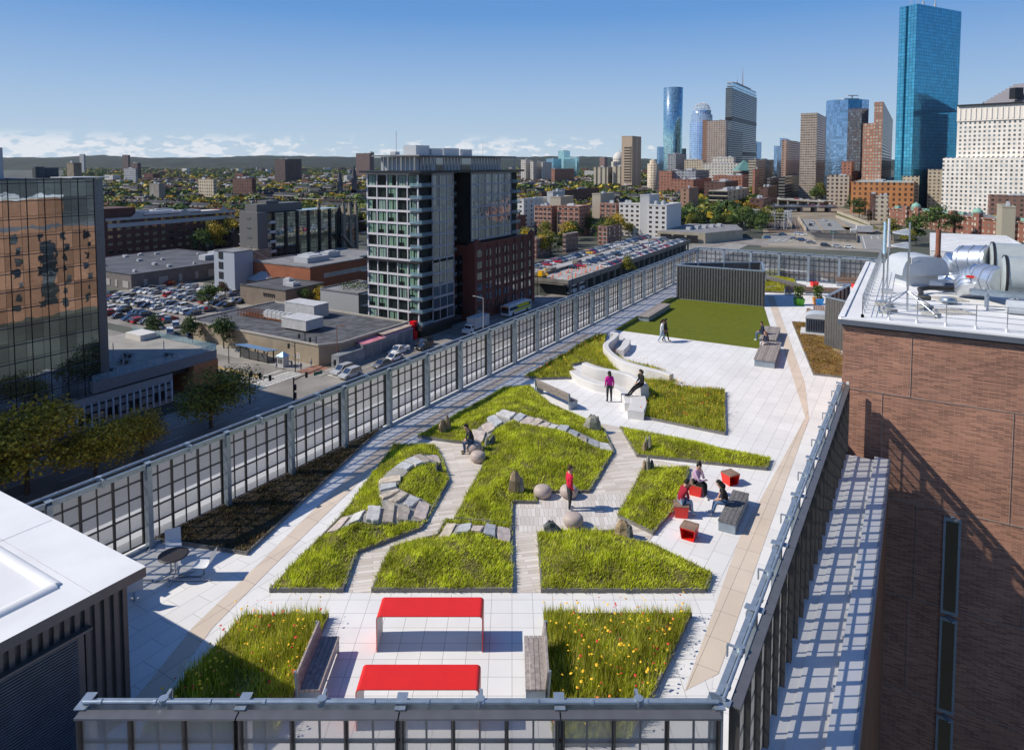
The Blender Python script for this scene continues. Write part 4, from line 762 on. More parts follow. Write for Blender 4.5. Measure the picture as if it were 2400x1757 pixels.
# round table with its ring of fixed chairs
t = thing('round_table', 'small round dark slatted table on a chrome column in the fence shade', 'table', (-10.7, 20.75, 0)); b = MB(); b.lathe([(.43, .70), (.45, .715), (.45, .735), (.40, .745)], n=24); b.build('tabletop', mat('dark_slats', (.035, .03, .03), .5, var=.3, scale=20, stretch=(1, 12, 1)), t)
b = MB()
for s in (-1, 1): b.tube([(s*.1, 0, .7), (s*.09, 0, .25), (s*.12, 0, .08), (s*.5, s*.3, .03)], .03, 8); b.tube([(s*.09, 0, .25), (s*.06, -s*.3, .03), (s*.1, -s*.55, .02)], .022, 6)
b.tube([(-1.0, -.2, .03), (1.25, -.2, .03)], .03, 8); b.build('pedestal', CHROME, t)
CHW = mat('white_wire_chair', (.68, .69, .70), .4, var=.05)
def chair(p, rz, label, group=None):
    t = thing('wire_chair', label, 'chair', (p[0], p[1], .0), rz, group); b = MB(); pr = [(-.26, .44), (-.2, .42), (.1, .41), (.2, .45), (.27, .56), (.34, .86)]; n = len(pr)
    for o in (0, .015): b.add([(x, -.24, z+o) for x, z in pr]+[(x, .24, z+o) for x, z in pr], [(i, i+1, n+i+1, n+i) for i in range(n-1)], 0, True)
    b.build('shell', CHW, t); b = MB(); b.tube([(0, 0, .41), (0, 0, .08), (-.1, 0, .03), (-.8, 0, .03)], .028, 8); b.build('leg', CHROME, t); return t
chair((-9.75, 20.75), 0, 'white wire chair on the right of the round table'); chair((-11.2, 21.75), R(120), 'white wire chair half hidden behind the penthouse roof corner'); chair((-11.25, 19.477), R(-60), 'white wire chair peeking out beside the ribbed penthouse wall')
chair((31.5, 83.6), R(-60), 'white chair standing alone in front of the far fence'); chair((26.7, 84.5), R(200), 'white chair behind the ribbed enclosure by the far fence')
# picnic table, planters
t = thing('picnic_table', 'brown picnic table with benches beside the ribbed screen', 'table', (25.9, 56.6, 0), R(66)); b = MB()
for i in range(5): b.box((0, -.36+i*.18, .74), (3.6, .165, .05))
b.build('tabletop', WOODB, t)
for s in (-1, 1):
    b = MB(); b.box((0, s*.82, .44), (3.4, .30, .06)); b.build('seat', WOODB, t)
b = MB()
for x in (-1.4, -.5, .5, 1.4): b.bar((x, -.9, .38), (x, .9, .38), .06, .06); b.bar((x, 0, 0), (x, 0, .72), .08, .3)
b.build('frame', BLACKM, t)
LEAFP = leafmat('planter_shrub_leaves', [(.03, .06, .01), (.06, .12, .015), (.12, .17, .02), (.2, .19, .05)])
def tuft(mb, n, r, h, seed, z=0, size=.12):
    q = random.Random(seed)
    for _ in range(n):
        a = q.uniform(0, 6.28); rr = r*math.sqrt(q.random()); p = Vector((rr*math.cos(a), rr*math.sin(a), z+h*q.random()**.8)); d = Vector((q.gauss(0, 1), q.gauss(0, 1), q.gauss(.6, .6))).normalized()*size; s = d.cross(Vector((q.gauss(0, 1), q.gauss(0, 1), .3))).normalized()*size*.35
        mb.add([p-s, p+s, p+d], [(0, 1, 2)])
for p, cols, lab in (((26.5, 62.0), ((.12, .42, .015), (.12, .42, .015)), 'lime green tapered planter with a leafy shrub'), ((28.4, 62.3), ((.04, .35, .75), (.75, .28, .02)), 'sky blue and orange tapered planter with a yellowing shrub')):
    t = thing('planter', lab, 'planter', (p[0], p[1], 0)); b = MB(); b.add([(-.3, -.3, 0), (.3, -.3, 0), (.3, .3, 0), (-.3, .3, 0), (-.4, -.4, .62), (.4, -.4, .62), (.4, .4, .62), (-.4, .4, .62)], [(0, 1, 5, 4), (1, 2, 6, 5)]); b.build('pot', mat('planter_%d' % int(cols[0][0]*100), cols[0], .45), t)
    b = MB(); b.add([(.3, .3, 0), (-.3, .3, 0), (-.3, -.3, 0), (.4, .4, .62), (-.4, .4, .62), (-.4, -.4, .62), (.4, -.4, .62)], [(0, 1, 4, 3), (1, 2, 5, 4)]); b.add([(.38, -.38, .58), (.38, .38, .58), (-.38, .38, .58), (-.38, -.38, .58)], [(0, 1, 2, 3)]); b.build('pot_side', mat('planter_b%d' % int(cols[1][0]*100), cols[1], .45), t)
    b = MB(); tuft(b, 260, .42, 1.1, 5, .6, .2); b.build('shrub', LEAFP, t)
for p, lab in (((32.2, 71.6), 'red square planter box in the middle of the far bench group'), ((36.0, 70.4), 'red square planter box before the far right bench')):
    b = MB(); b.add([(-.5, -.5, 0), (.5, -.5, 0), (.5, .5, 0), (-.5, .5, 0), (-.58, -.58, .62), (.58, -.58, .62), (.58, .58, .62), (-.58, .58, .62), (-.5, -.5, .55), (.5, -.5, .55), (.5, .5, .55), (-.5, .5, .55)], [(0, 1, 5, 4), (1, 2, 6, 5), (2, 3, 7, 6), (3, 0, 4, 7), (4, 5, 9, 8), (5, 6, 10, 9), (6, 7, 11, 10), (7, 4, 8, 11), (8, 9, 10, 11)])
    o_ = b.build('red_planter', RED, loc=(p[0], p[1], 0)); o_.scale = (.58, .58, .75); tag(o_, lab, 'planter')
# ================================================================ people
SKIN = {'light': mat('skin_light', (.52, .31, .22), .5, var=.05), 'mid': mat('skin_mid', (.36, .20, .13), .5, var=.05)}
def cloth(n, c): return mat('cloth_'+n, c, .85, var=.12, scale=14)
BLK = cloth('black', (.012, .012, .014)); NAVY = cloth('navy', (.015, .018, .045)); JEAN = cloth('blue_denim', (.07, .13, .24)); LJEAN = cloth('pale_denim', (.28, .38, .5)); DGREY = cloth('charcoal', (.035, .035, .04)); SHOEW = cloth('white_shoe', (.65, .64, .62)); SHOEB = cloth('brown_shoe', (.16, .11, .06)); GREYC = cloth('pale_grey', (.55, .56, .58))
def person(p, rz, J, cols, label, hair, hlong=0, z=0.0, sc=1.0):
    """J: joints in metres, x = the way the person faces, y = left. cols: skin, top, legs, shoes"""
    t = thing('person', label, 'person', (p[0], p[1], z), rz, sc=sc); bm = bmesh.new(); sl = bm.verts.layers.skin.verify(); V = {}
    rad = {'pel': .145, 'bel': .14, 'che': .155, 'nek': .062, 'hea': .088, 'top': .085, 'nos': .018, 'earL': .02, 'earR': .02, 'shL': .075, 'shR': .075, 'elL': .05, 'elR': .05, 'wrL': .034, 'wrR': .034, 'paL': .036, 'paR': .036, 'hiL': .105, 'hiR': .105, 'knL': .072, 'knR': .072, 'anL': .046, 'anR': .046, 'toL': .038, 'toR': .038}
    J = dict(J); hv = Vector(J['hea']); nk = Vector(J['nek']); up = (hv-nk).normalized(); f = Vector(J.get('look', (1, 0, 0))).normalized(); f = (f-up*f.dot(up)).normalized(); sd = up.cross(f)
    J['top'] = hv+up*.10; J['nos'] = hv+f*.105-up*.01; J['earL'] = hv+sd*.095; J['earR'] = hv-sd*.095
    for s in 'LR':
        a, w = Vector(J['el'+s]), Vector(J['wr'+s]); d = (w-a).normalized(); J['pa'+s] = w+d*.07; sv = d.cross(up).normalized()
        for k in range(4): J['f%d%s' % (k, s)] = w+d*(.155+.012*(1, 2, 2, 0)[k])+sv*(.028*(k-1.5))-up*.02; J['g%d%s' % (k, s)] = w+d*.11+sv*(.024*(k-1.5))
        J['th'+s] = w+d*.07+sv*.055
    ed = [('pel', 'bel'), ('bel', 'che'), ('che', 'nek'), ('nek', 'hea'), ('hea', 'top'), ('hea', 'nos'), ('hea', 'earL'), ('hea', 'earR')]
    for s in 'LR':
        ed += [('che', 'sh'+s), ('sh'+s, 'el'+s), ('el'+s, 'wr'+s), ('wr'+s, 'pa'+s), ('pel', 'hi'+s), ('hi'+s, 'kn'+s), ('kn'+s, 'an'+s), ('an'+s, 'to'+s), ('pa'+s, 'th'+s)]
        for k in range(4): ed += [('pa'+s, 'g%d%s' % (k, s)), ('g%d%s' % (k, s), 'f%d%s' % (k, s))]
    for k in {x for q in ed for x in q}: V[k] = bm.verts.new(Vector(J[k]))
    for a, c in ed: bm.edges.new((V[a], V[c]))
    for k, v in V.items(): r = rad.get(k, .010)*(.92 if k in ('pel', 'bel', 'che') and hlong else 1); v[sl].radius = (r, r); v[sl].use_root = (k == 'pel')
    me = bpy.data.meshes.new('tmp_body'); bm.to_mesh(me); bm.free(); o = bpy.data.objects.new('body', me); COL.objects.link(o)
    o.modifiers.new('s', 'SKIN'); q = o.modifiers.new('u', 'SUBSURF'); q.levels = q.render_levels = 1
    bpy.context.view_layer.update(); me2 = bpy.data.meshes.new_from_object(o.evaluated_get(bpy.context.evaluated_depsgraph_get())); o.modifiers.clear(); o.data = me2; bpy.data.meshes.remove(me); o.parent = t
    me2.materials.clear()
    for c in cols: me2.materials.append(c)
    segs = [(Vector(J[a]), Vector(J[c]), 0 if (a in ('nek', 'hea') or a[:2] in ('pa', 'wr') or a[0] in 'gf' or c[:2] in ('th',)) else 2 if (a[:2] in ('hi', 'kn') or c[:2] == 'hi') else 3 if a[:2] == 'an' else 1) for a, c in ed]
    short = J.get('short')
    for pl in me2.polygons:
        c = pl.center; best = (1e9, 1)
        for a, e_, m in segs:
            d = e_-a; u = max(0, min(1, (c-a).dot(d)/d.length_squared)); x = (c-a-d*u).length
            if x < best[0]: best = (x, m)
        pl.material_index = best[1]; pl.use_smooth = True
    if short:
        for pl in me2.polygons:
            for s in 'LR':
                a, e_ = Vector(J['el'+s]), Vector(J['wr'+s]); d = e_-a; u = (pl.center-a).dot(d)/d.length_squared
                if pl.material_index == 1 and 0 < u < 1 and (pl.center-a-d*u).length < .075: pl.material_index = 0
    b = MB(); m = len(b.v)
    for i, zr in enumerate(((-.02, 1.04), (.03, 1.08), (.09, .98), (.14, .6), (.155, .05))):
        for k in range(12):
            a = 2*math.pi*k/12; r_ = .098*zr[1]; ff = math.cos(a); fr = r_*(.5 if (ff > .3 and i < 2) else 1); b.v.append(tuple(hv+f*(ff*fr-.012)+sd*(math.sin(a)*r_)+up*(zr[0]+((.09, .05)[i] if (ff > .3 and i < 2) else 0))))
    for i in range(4):
        for k in range(12): b.f.append([i*12+k, i*12+(k+1) % 12, (i+1)*12+(k+1) % 12, (i+1)*12+k]); b.m.append(0); b.sm.append(True)
    if hlong: b.tube([hv-f*.05+up*.04, hv-f*.09-up*.08, hv-f*.12-up*hlong*.6, hv-f*.13-up*hlong], [.085, .095, .09, .03], 8)
    if J.get('bun'): b.lathe([(.01, -.05), (.05, -.02), (.05, .03), (.01, .06)], tuple(hv+up*.17-f*.03), 10)
    b.build('hair', hair, t)
    ey = MB()
    for s in (-1, 1): ey.box(hv+f*.085+sd*(.034*s)+up*.015, (.02, .02, .014))
    ey.build('eyes', BLK, t); return t
def stand(step=.18, arm=0, look=(1, 0, 0), lean=0):
    return {'pel': (0, 0, .93), 'bel': (lean*.3, 0, 1.08), 'che': (lean*.7, 0, 1.27), 'nek': (lean, 0, 1.45), 'hea': (lean*1.1+.02, 0, 1.58), 'shL': (lean*.8, .175, 1.37), 'shR': (lean*.8, -.175, 1.37), 'elL': (lean*.5-.05+arm, .23, 1.09), 'elR': (lean*.5-.05, -.23, 1.09), 'wrL': (.12+arm, .2, .90), 'wrR': (.05, -.24, .86), 'hiL': (0, .095, .88), 'hiR': (0, -.095, .88), 'knL': (step*.55, .1, .48), 'knR': (-step*.2, -.1, .48), 'anL': (step, .1, .07), 'anR': (-step, -.1, .09), 'toL': (step+.17, .11, .035), 'toR': (-step+.16, -.11, .035), 'look': look}
def sit(h=.45, lean=.1, look=(1, 0, 0), arms='lap', legs=(.45, .5), cross=0):
    J = {'pel': (0, 0, h+.11), 'bel': (lean*.3, 0, h+.27), 'che': (lean*.8, 0, h+.46), 'nek': (lean*1.25, 0, h+.63), 'hea': (lean*1.4+.03, 0, h+.76), 'shL': (lean*.95, .175, h+.56), 'shR': (lean*.95, -.175, h+.56), 'hiL': (.04, .10, h+.1), 'hiR': (.04, -.10, h+.1), 'knL': (legs[0], .12, h+.09), 'knR': (legs[0], -.12+cross, h+.11), 'anL': (legs[1], .12, .075), 'anR': (legs[1]-.03+cross, -.12+cross*1.5, .075), 'toL': (legs[1]+.17, .13, .035), 'toR': (legs[1]+.14+cross, -.13+cross*1.5, .035), 'look': look}
    if arms == 'lap': J.update(elL=(lean+.02, .24, h+.30), elR=(lean+.02, -.24, h+.30), wrL=(.32, .07, h+.2), wrR=(.32, -.07, h+.2))
    if arms == 'chin': J.update(elL=(.3, .15, h+.26), elR=(.3, -.15, h+.24), wrL=(lean*1.3+.17, .03, h+.56), wrR=(.36, .06, h+.24))
    if arms == 'back': J.update(elL=(-.1, .27, h+.3), elR=(-.1, -.27, h+.3), wrL=(-.05, .3, h+.07), wrR=(.3, -.15, h+.2))
    return J
BRN = cloth('brown_hair', (.05, .026, .014)); BKH = cloth('black_hair', (.012, .009, .008)); BLD = cloth('dark_blond_hair', (.22, .13, .07))
person((2.175, 24.906), R(15), stand(.05, look=(1, -.5, -.1)), [SKIN['light'], cloth('red_jacket', (.62, .012, .05)), DGREY, GREYC], 'person in a red jacket with a white hood, standing by the pebble stools', BRN)
person((5.336, 36.513), R(100), stand(.04, look=(1, 0, 0)), [SKIN['mid'], cloth('magenta_coat', (.60, .008, .28)), DGREY, BLK], 'person in a bright magenta coat and dark trousers, standing before the white bench', BKH, .12)
person((10.934, 48.921), R(-25), stand(.26, look=(1, .2, 0), lean=.06), [SKIN['mid'], cloth('white_shirt', (.68, .69, .70)), LJEAN, SHOEW], 'person in a loose white shirt and pale jeans, walking beside the lawn', BKH, .28)
person((11.291, 49.217), R(-25), stand(.22, look=(1, .6, 0)), [SKIN['mid'], BLK, BLK, SHOEB], 'person all in black walking close behind the one in white', BKH, .15)
def at2(p, dx, dy): return (p[0]+dx, p[1]+dy)
person((-1.767, 30.033), R(196), sit(.44, .2, look=(1, .35, -.2), legs=(.42, .40)), [SKIN['light'], cloth('dark_jacket', (.035, .038, .042)), cloth('dark_jeans', (.035, .065, .13)), SHOEB], 'person in a dark jacket and jeans, seated on a pebble stool', BKH)
person((6.22, 24.5), R(15), sit(.45, .18, look=(1, -.1, -.1), arms='chin', legs=(.42, .5)), [SKIN['mid'], cloth('maroon_hoodie', (.30, .008, .025)), LJEAN, SHOEW], 'person in a maroon hoodie, light jeans and black cap, on a red box seat', BKH)
J = sit(.45, .1, look=(1, .1, 0), arms='chin', legs=(.42, .42), cross=.08); J['bun'] = True
person((7.25, 26.12), R(-55), J, [SKIN['light'], cloth('pale_pink_jumper', (.62, .42, .56)), BLK, SHOEW], 'person in a pale pink jumper and black trousers with a top bun', BKH)
J = sit(.43, .2, look=(1, -.2, 0), legs=(.42, .55)); J['short'] = True
person((8.0, 24.5), R(170), J, [SKIN['light'], cloth('black_tee', (.014, .014, .016)), JEAN, SHOEW], 'person in a black shirt and blue jeans, on the low dark bench', BKH, .22)
person((18.55, 49.4), R(175), sit(.52, .08, look=(1, .3, 0), legs=(.48, .5)), [SKIN['mid'], NAVY, JEAN, SHOEW], 'person in a navy jacket and blue jeans, on the far half of the timber platform', BKH)
person((17.8, 46.6), R(195), sit(.52, .12, look=(1, .2, -.2), legs=(.45, .52)), [SKIN['light'], NAVY, GREYC, SHOEB], 'person in a navy jacket and pale trousers with fair hair, on the timber platform', BLD, .3)
pz = (7.233, 36.434)
person((pz[0]-.12, pz[1]+.05), R(200), {**sit(.93, .04, look=(1, 0, -.3), arms='lap', legs=(.46, .8)), 'anL': (.82, .1, .52), 'anR': (.86, -.06, .50), 'toL': (1.0, .1, .50), 'toR': (1.04, -.06, .48), 'knL': (.45, .1, .86), 'knR': (.45, -.09, .88)}, [SKIN['light'], BLK, BLK, BLK], 'person in a black hooded jacket and black trousers, perched on the white bench back', BLK, .1)

# ================================================================ the city around: ground and streets
GO = (0, 43.5)
def ab(a, b_): return g(GO, a, b_)
def rect(a0, a1, b0, b1): return [ab(a0, b0), ab(a0, b1), ab(a1, b1), ab(a1, b0)]
ASPH = mat('worn_asphalt', (.245, .225, .20), .9, var=.28, scale=.12, bump=.0); ASPHD = mat('dark_asphalt', (.085, .083, .082), .9, var=.3, scale=.2)
GROUND = mat('city_ground', (.072, .078, .060), .95, var=.45, scale=.02); PAVE = mat('pavement_concrete', (.30, .285, .26), .9, var=.15, scale=.3); BRICKP = mat('red_brick_pavement', (.28, .14, .10), .9, var=.2, scale=.6)
MARK = mat('road_paint', (.62, .61, .57), .7, var=.2, scale=2); MARKY = mat('yellow_road_paint', (.6, .36, .03), .7, var=.2)
b = MB(); S_ = 30000
b.sheet([(-S_, -600), (S_, -600), (S_, S_), (-S_, S_)], GZ); struct(b.build('ground', GROUND))
b = MB(); b.sheet(rect(-150, 420, -103.5, -83), GZ+.04); b.sheet(rect(64.5, 81, -420, -103.5), GZ+.04); b.sheet(rect(420, 460, -112, 10), GZ+.04); struct(b.build('street', ASPH))
b = MB(); b.prism(rect(81, 200, -106.8, -103.5), GZ, GZ+.14); b.prism(rect(-150, 64.5, -112, -103.5), GZ, GZ+.14); b.prism(rect(-150, 420, -83, -70), GZ, GZ+.14); b.prism(rect(81, 87.5, -180, -112), GZ, GZ+.14); b.prism(rect(52, 64.5, -180, -112.1), GZ, GZ+.14); struct(b.build('pavement', PAVE))
b = MB(); b.prism(rect(81.05, 87.4, -111.9, -106.85), GZ+.01, GZ+.16); struct(b.build('pavement', BRICKP))
b = MB(); z = GZ+.06
for bb in (-113.6, -109.4): b.sheet(rect(66.5, 80, bb-.25, bb+.25), z)
for k in range(14): b.sheet(rect(66.8+k, 67.25+k, -113.3, -109.7), z+.004)
b.sheet(rect(66.5, 80, -116.6, -116.1), z); b.sheet(rect(82.8, 83.4, -103.2, -94), z)
for bb in (-99.2, -94.5, -89): 
    for k in range(60): b.sheet(rect(90+k*9, 94+k*9, bb-.1, bb+.1), z)
for k in range(9):
    b.sheet(rect(84.5, 84.9, -103+k*1.0, -102.5+k*1.0), z)
for bb in (-99, -92): 
    for k in range(16): b.sheet(rect(-80+k*9, -76+k*9, bb-.1, bb+.1), z)
b.build('road_marking', MARK)['kind'] = 'structure'
b = MB(); b.sheet(rect(72.6, 72.9, -200, -117), GZ+.06); b.sheet(rect(73.3, 73.6, -200, -117), GZ+.06); b.build('road_marking', MARKY)['kind'] = 'structure'
b = MB(); b.sheet(rect(86, 150, -262, -178), GZ+.05); b.sheet(rect(118, 168, -178, -150), GZ+.05); struct(b.build('parking_lot', ASPH))
# ---------------------------------------------------------------- generic building
ROOFD = mat('dark_flat_roof', (.085, .087, .095), .9, var=.3, scale=.25); ROOFL = mat('pale_flat_roof', (.50, .50, .49), .8, var=.15, scale=.3); ROOFG = mat('grey_flat_roof', (.21, .21, .215), .9, var=.25, scale=.3)
METW = mat('rooftop_unit_paint', (.46, .47, .48), .5, var=.1); GLD = gmat('window_glass_dark', (.014, .017, .02), .16); GLB = gmat('window_glass_blue', (.03, .05, .07), .35)
def winmat(name, wall, glass, bay, floor, fx=.6, fz=.55, rough=.8, gl=.12, wvar=.12, grad=.5):
    """masonry wall with a regular field of panes, each pane a tone of its own"""
    if name in MATS: return MATS[name]
    m, t, b = nodes_of(name); L = t.links.new
    gn = t.nodes.new('ShaderNodeNewGeometry'); cr = t.nodes.new('ShaderNodeVectorMath'); cr.operation = 'CROSS_PRODUCT'; L(gn.outputs['True Normal'], cr.inputs[0]); cr.inputs[1].default_value = (0, 0, 1)
    oc = t.nodes.new('ShaderNodeTexCoord'); dt = t.nodes.new('ShaderNodeVectorMath'); dt.operation = 'DOT_PRODUCT'; L(gn.outputs['Position'], dt.inputs[0]); L(cr.outputs[0], dt.inputs[1])
    sp = t.nodes.new('ShaderNodeSeparateXYZ'); L(gn.outputs['Position'], sp.inputs[0])
    def M(op, a, c=None):
        n = t.nodes.new('ShaderNodeMath'); n.operation = op
        for i, v in enumerate((a, c)):
            if v is None: continue
            if isinstance(v, (int, float)): n.inputs[i].default_value = v
            else: L(v, n.inputs[i])
        return n.outputs[0]
    u = M('DIVIDE', dt.outputs['Value'], bay); v = M('DIVIDE', sp.outputs[2], floor); fu, fv = M('FRACT', u), M('FRACT', v)
    ins = M('MULTIPLY', M('LESS_THAN', M('ABSOLUTE', M('SUBTRACT', fu, .5)), fx/2), M('LESS_THAN', M('ABSOLUTE', M('SUBTRACT', fv, .5)), fz/2))
    nz = t.nodes.new('ShaderNodeSeparateXYZ'); L(gn.outputs['True Normal'], nz.inputs[0]); ins = M('MULTIPLY', ins, M('LESS_THAN', M('ABSOLUTE', nz.outputs[2]), .3))
    cb = t.nodes.new('ShaderNodeCombineXYZ'); L(M('FLOOR', u), cb.inputs[0]); L(M('FLOOR', v), cb.inputs[1]); wn2 = t.nodes.new('ShaderNodeTexWhiteNoise'); L(cb.outputs[0], wn2.inputs['Vector'])
    r = t.nodes.new('ShaderNodeMapRange'); r.inputs[3].default_value = 1-grad; r.inputs[4].default_value = 1+grad*2; L(wn2.outputs['Value'], r.inputs[0])
    gs = t.nodes.new('ShaderNodeVectorMath'); gs.operation = 'SCALE'; gs.inputs[0].default_value = glass; L(r.outputs[0], gs.inputs['Scale'])
    no = t.nodes.new('ShaderNodeTexNoise'); no.inputs['Scale'].default_value = .15; no.inputs['Detail'].default_value = 6; L(gn.outputs['Position'], no.inputs['Vector'])
    r2 = t.nodes.new('ShaderNodeMapRange'); r2.inputs[1].default_value = .3; r2.inputs[2].default_value = .7; r2.inputs[3].default_value = 1-wvar; r2.inputs[4].default_value = 1+wvar; L(no.outputs[0], r2.inputs[0])
    ws = t.nodes.new('ShaderNodeVectorMath'); ws.operation = 'SCALE'; ws.inputs[0].default_value = wall; L(r2.outputs[0], ws.inputs['Scale'])
    mx = t.nodes.new('ShaderNodeMixRGB'); L(ins, mx.inputs[0]); L(ws.outputs[0], mx.inputs[1]); L(gs.outputs[0], mx.inputs[2]); L(mx.outputs[0], b.inputs['Base Color'])
    rr = t.nodes.new('ShaderNodeMapRange'); rr.inputs[3].default_value = rough; rr.inputs[4].default_value = gl; L(ins, rr.inputs[0]); L(rr.outputs[0], b.inputs['Roughness']); b.inputs['Specular IOR Level'].default_value = .5
    MATS[name] = m; return m
rb = random.Random(11)
WINME = {}; WCOUNT = {}
def winmesh(w, h, glass, frame, cur=None):
    k = (w, h, glass.name, frame.name, cur)
    if k not in WINME:                      # local x along the wall, -y out of it
        m = MB(); m.box((0, -.02, 0), (w, .06, h), m=1); m.box((0, -.06, 0), (w-.16, .04, h-.16), m=0); m.box((0, -.075, 0), (.07, .05, h-.1), m=1)
        WINME[k] = m.data('window', [glass, frame])
    return WINME[k]
def put_windows(t, P, d, n, xs, zs, me, name='window', cap=[100]):
    """windows at distances xs along d from P on the wall whose outward normal is n; past a hundred they go into one mesh"""
    rz = math.atan2(n[1], n[0])+math.pi/2; k = WCOUNT.get(t.name, 0)
    rest = None
    for z in zs:
        for x in xs:
            p = (P[0]+d[0]*x, P[1]+d[1]*x, z)
            if k < 100: obj(name, me, t, p, rz); k += 1
            else:
                if rest is None: rest = ([], [], [])
                ca, sa = math.cos(rz), math.sin(rz); o = len(rest[0])
                rest[0].extend((p[0]+v.co.x*ca-v.co.y*sa, p[1]+v.co.x*sa+v.co.y*ca, p[2]+v.co.z) for v in me.vertices)
                for pl in me.polygons: rest[1].append([i+o for i in pl.vertices]); rest[2].append(pl.material_index)
    WCOUNT[t.name] = k
    if rest:
        m = MB(); m.v, m.f, m.m = rest; m.sm = [False]*len(m.f); o = m.build('windows', [x for x in me.materials], t); o['kind'] = 'stuff'
def block(name, label, tf, wall, roof=None, base=GZ, ang=GA, para=.9, gear=2, cat='building', win=None, group=None, stepback=None):
    """(corner, length to the left, length to the right, roof height); win = (bays left, bays right, storeys, width, height, glass, frame)"""
    c, wl, wr, zt = tf; u = Vector((math.cos(R(ang)), math.sin(R(ang)), 0)); v = Vector((-u.y, u.x, 0)); t = thing(name, label, cat, (c[0], c[1], base), 0, group); H_ = zt-base
    q = [(0, 0), (u*wr)[:2], (u*wr+v*wl)[:2], (v*wl)[:2]]; q = [tuple(x)[:2] for x in q]; b = MB(); b.prism(q, 0, H_); b.build('wall', wall, t)
    cen = (u*wr+v*wl)*.5; b = MB(); P = [Vector((*x, 0)) for x in q]
    ins = [tuple((p+(cen-p).normalized()*.5)[:2]) for p in P]; b.sheet(ins, H_+.06, 1)
    for i in range(4): a, e = P[i]+UP*(H_+para/2), P[(i+1) % 4]+UP*(H_+para/2); b.bar(a, e, .4, para+.01*i)
    b.build('roof', [wall if para > .5 else (roof or ROOFG), roof or ROOFG], t)
    gr_ = MB()
    for _ in range(gear):
        s = rb.uniform(.12, .26); x = u*(wr*rb.uniform(.2, .75))+v*(wl*rb.uniform(.2, .75)); hh = rb.uniform(1.2, 3); gr_.box((x.x, x.y, H_+hh/2), (max(1.5, wr*s), max(1.5, wl*s), hh), ux=u); gr_.box((x.x, x.y, H_+hh+.2), (max(1., wr*s*.6), max(1., wl*s*.6), .4), ux=u)
    if gear: gr_.build('rooftop_unit', METW, t)
    if win:
        nl, nr, nz, w, h, gl, fr = win; me = winmesh(w, h, gl, fr); dz = H_/nz; zs = [dz*(k+.55) for k in range(nz)][::-1]
        if nl: put_windows(t, (0, 0), v, -u, [wl*(i+.5)/nl for i in range(nl)], zs, me)
        if nr: put_windows(t, (0, 0), u, -v, [wr*(i+.5)/nr for i in range(nr)], zs, me)
    return t
def abtf(a0, a1, b_right, b_left, zt): return (ab(a0, b_right), b_right-b_left, a1-a0, zt)
FRW = mat('white_window_frame', (.55, .55, .56), .5); FRD = mat('dark_window_frame', (.03, .03, .032), .5)
# ---------------------------------------------------------------- glass office tower, far left
GT = glassmat('dark_office_glass', (.035, .040, .043), .55, 2.9, 3.3, (.010, .012, .014), .05, wav=.012, rough=.015, tone=.35)
t = thing('glass_tower', 'dark glass office tower on the left edge mirroring an orange brick wall', 'building', (*ab(36.5, -119), GZ))
def loc(a0, a1, b0, b1): return [tuple((E1*x+E2*y)[:2]) for x, y in ((a0, b0), (a1, b0), (a1, b1), (a0, b1))]
b = MB(); b.prism(loc(-90, 0, -42, 0), 6.5, 50); b.build('curtain_wall', GT, t); b = MB(); b.prism(loc(-89, -1, -41, -1), 50, 50.15); b.build('roof', ROOFD, t)
b = MB()
for k in range(14): b.bar((E1*-90+E2*.12)+UP*(6.5+3.3*k), (E2*.12)+UP*(6.5+3.3*k), .18, .12)
for k in range(25): b.bar((E1*(-3.0*k)+E2*.08)+UP*6.5, (E1*(-3.0*k)+E2*.08)+UP*50.4, .08, .10)
b.build('mullions', mat('dark_mullion', (.022, .026, .028), .35, metal=.5), t)
b = MB(); b.box((E1*.9+E2*-.6)+UP*28, (2.2, .5, 44), ux=E1); b.build('corner_fin', mat('blue_grey_fin', (.16, .19, .21), .3, metal=.4), t); b = MB(); b.box((E1*-2+E2*-1)+UP*50.3, (7, 8, .2), ux=E1); b.build('canopy', METW, t)
b = MB(); b.box((E1*-24+E2*-14)+UP*53.0, (22, 16, 6), ux=E1); b.box((E1*-30+E2*-14)+UP*57.0, (14, 12, 3.0), ux=E1); b.box((E1*-36+E2*-14)+UP*60.0, (1.2, 1.2, 8.0), ux=E1); b.build('plant_room', mat('pale_grey_plant_room', (.44, .46, .48), .6, var=.05), t)
b = MB(); b.box((E1*-4+E2*-10)+UP*51.2, (3, 4, 2), ux=E1); b.tube([E1*-6+E2*-8+UP*50, E1*-6+E2*-8+UP*52.4], .9, 10); b.build('rooftop_unit', mat('dark_rooftop_unit', (.06, .07, .08), .6), t)
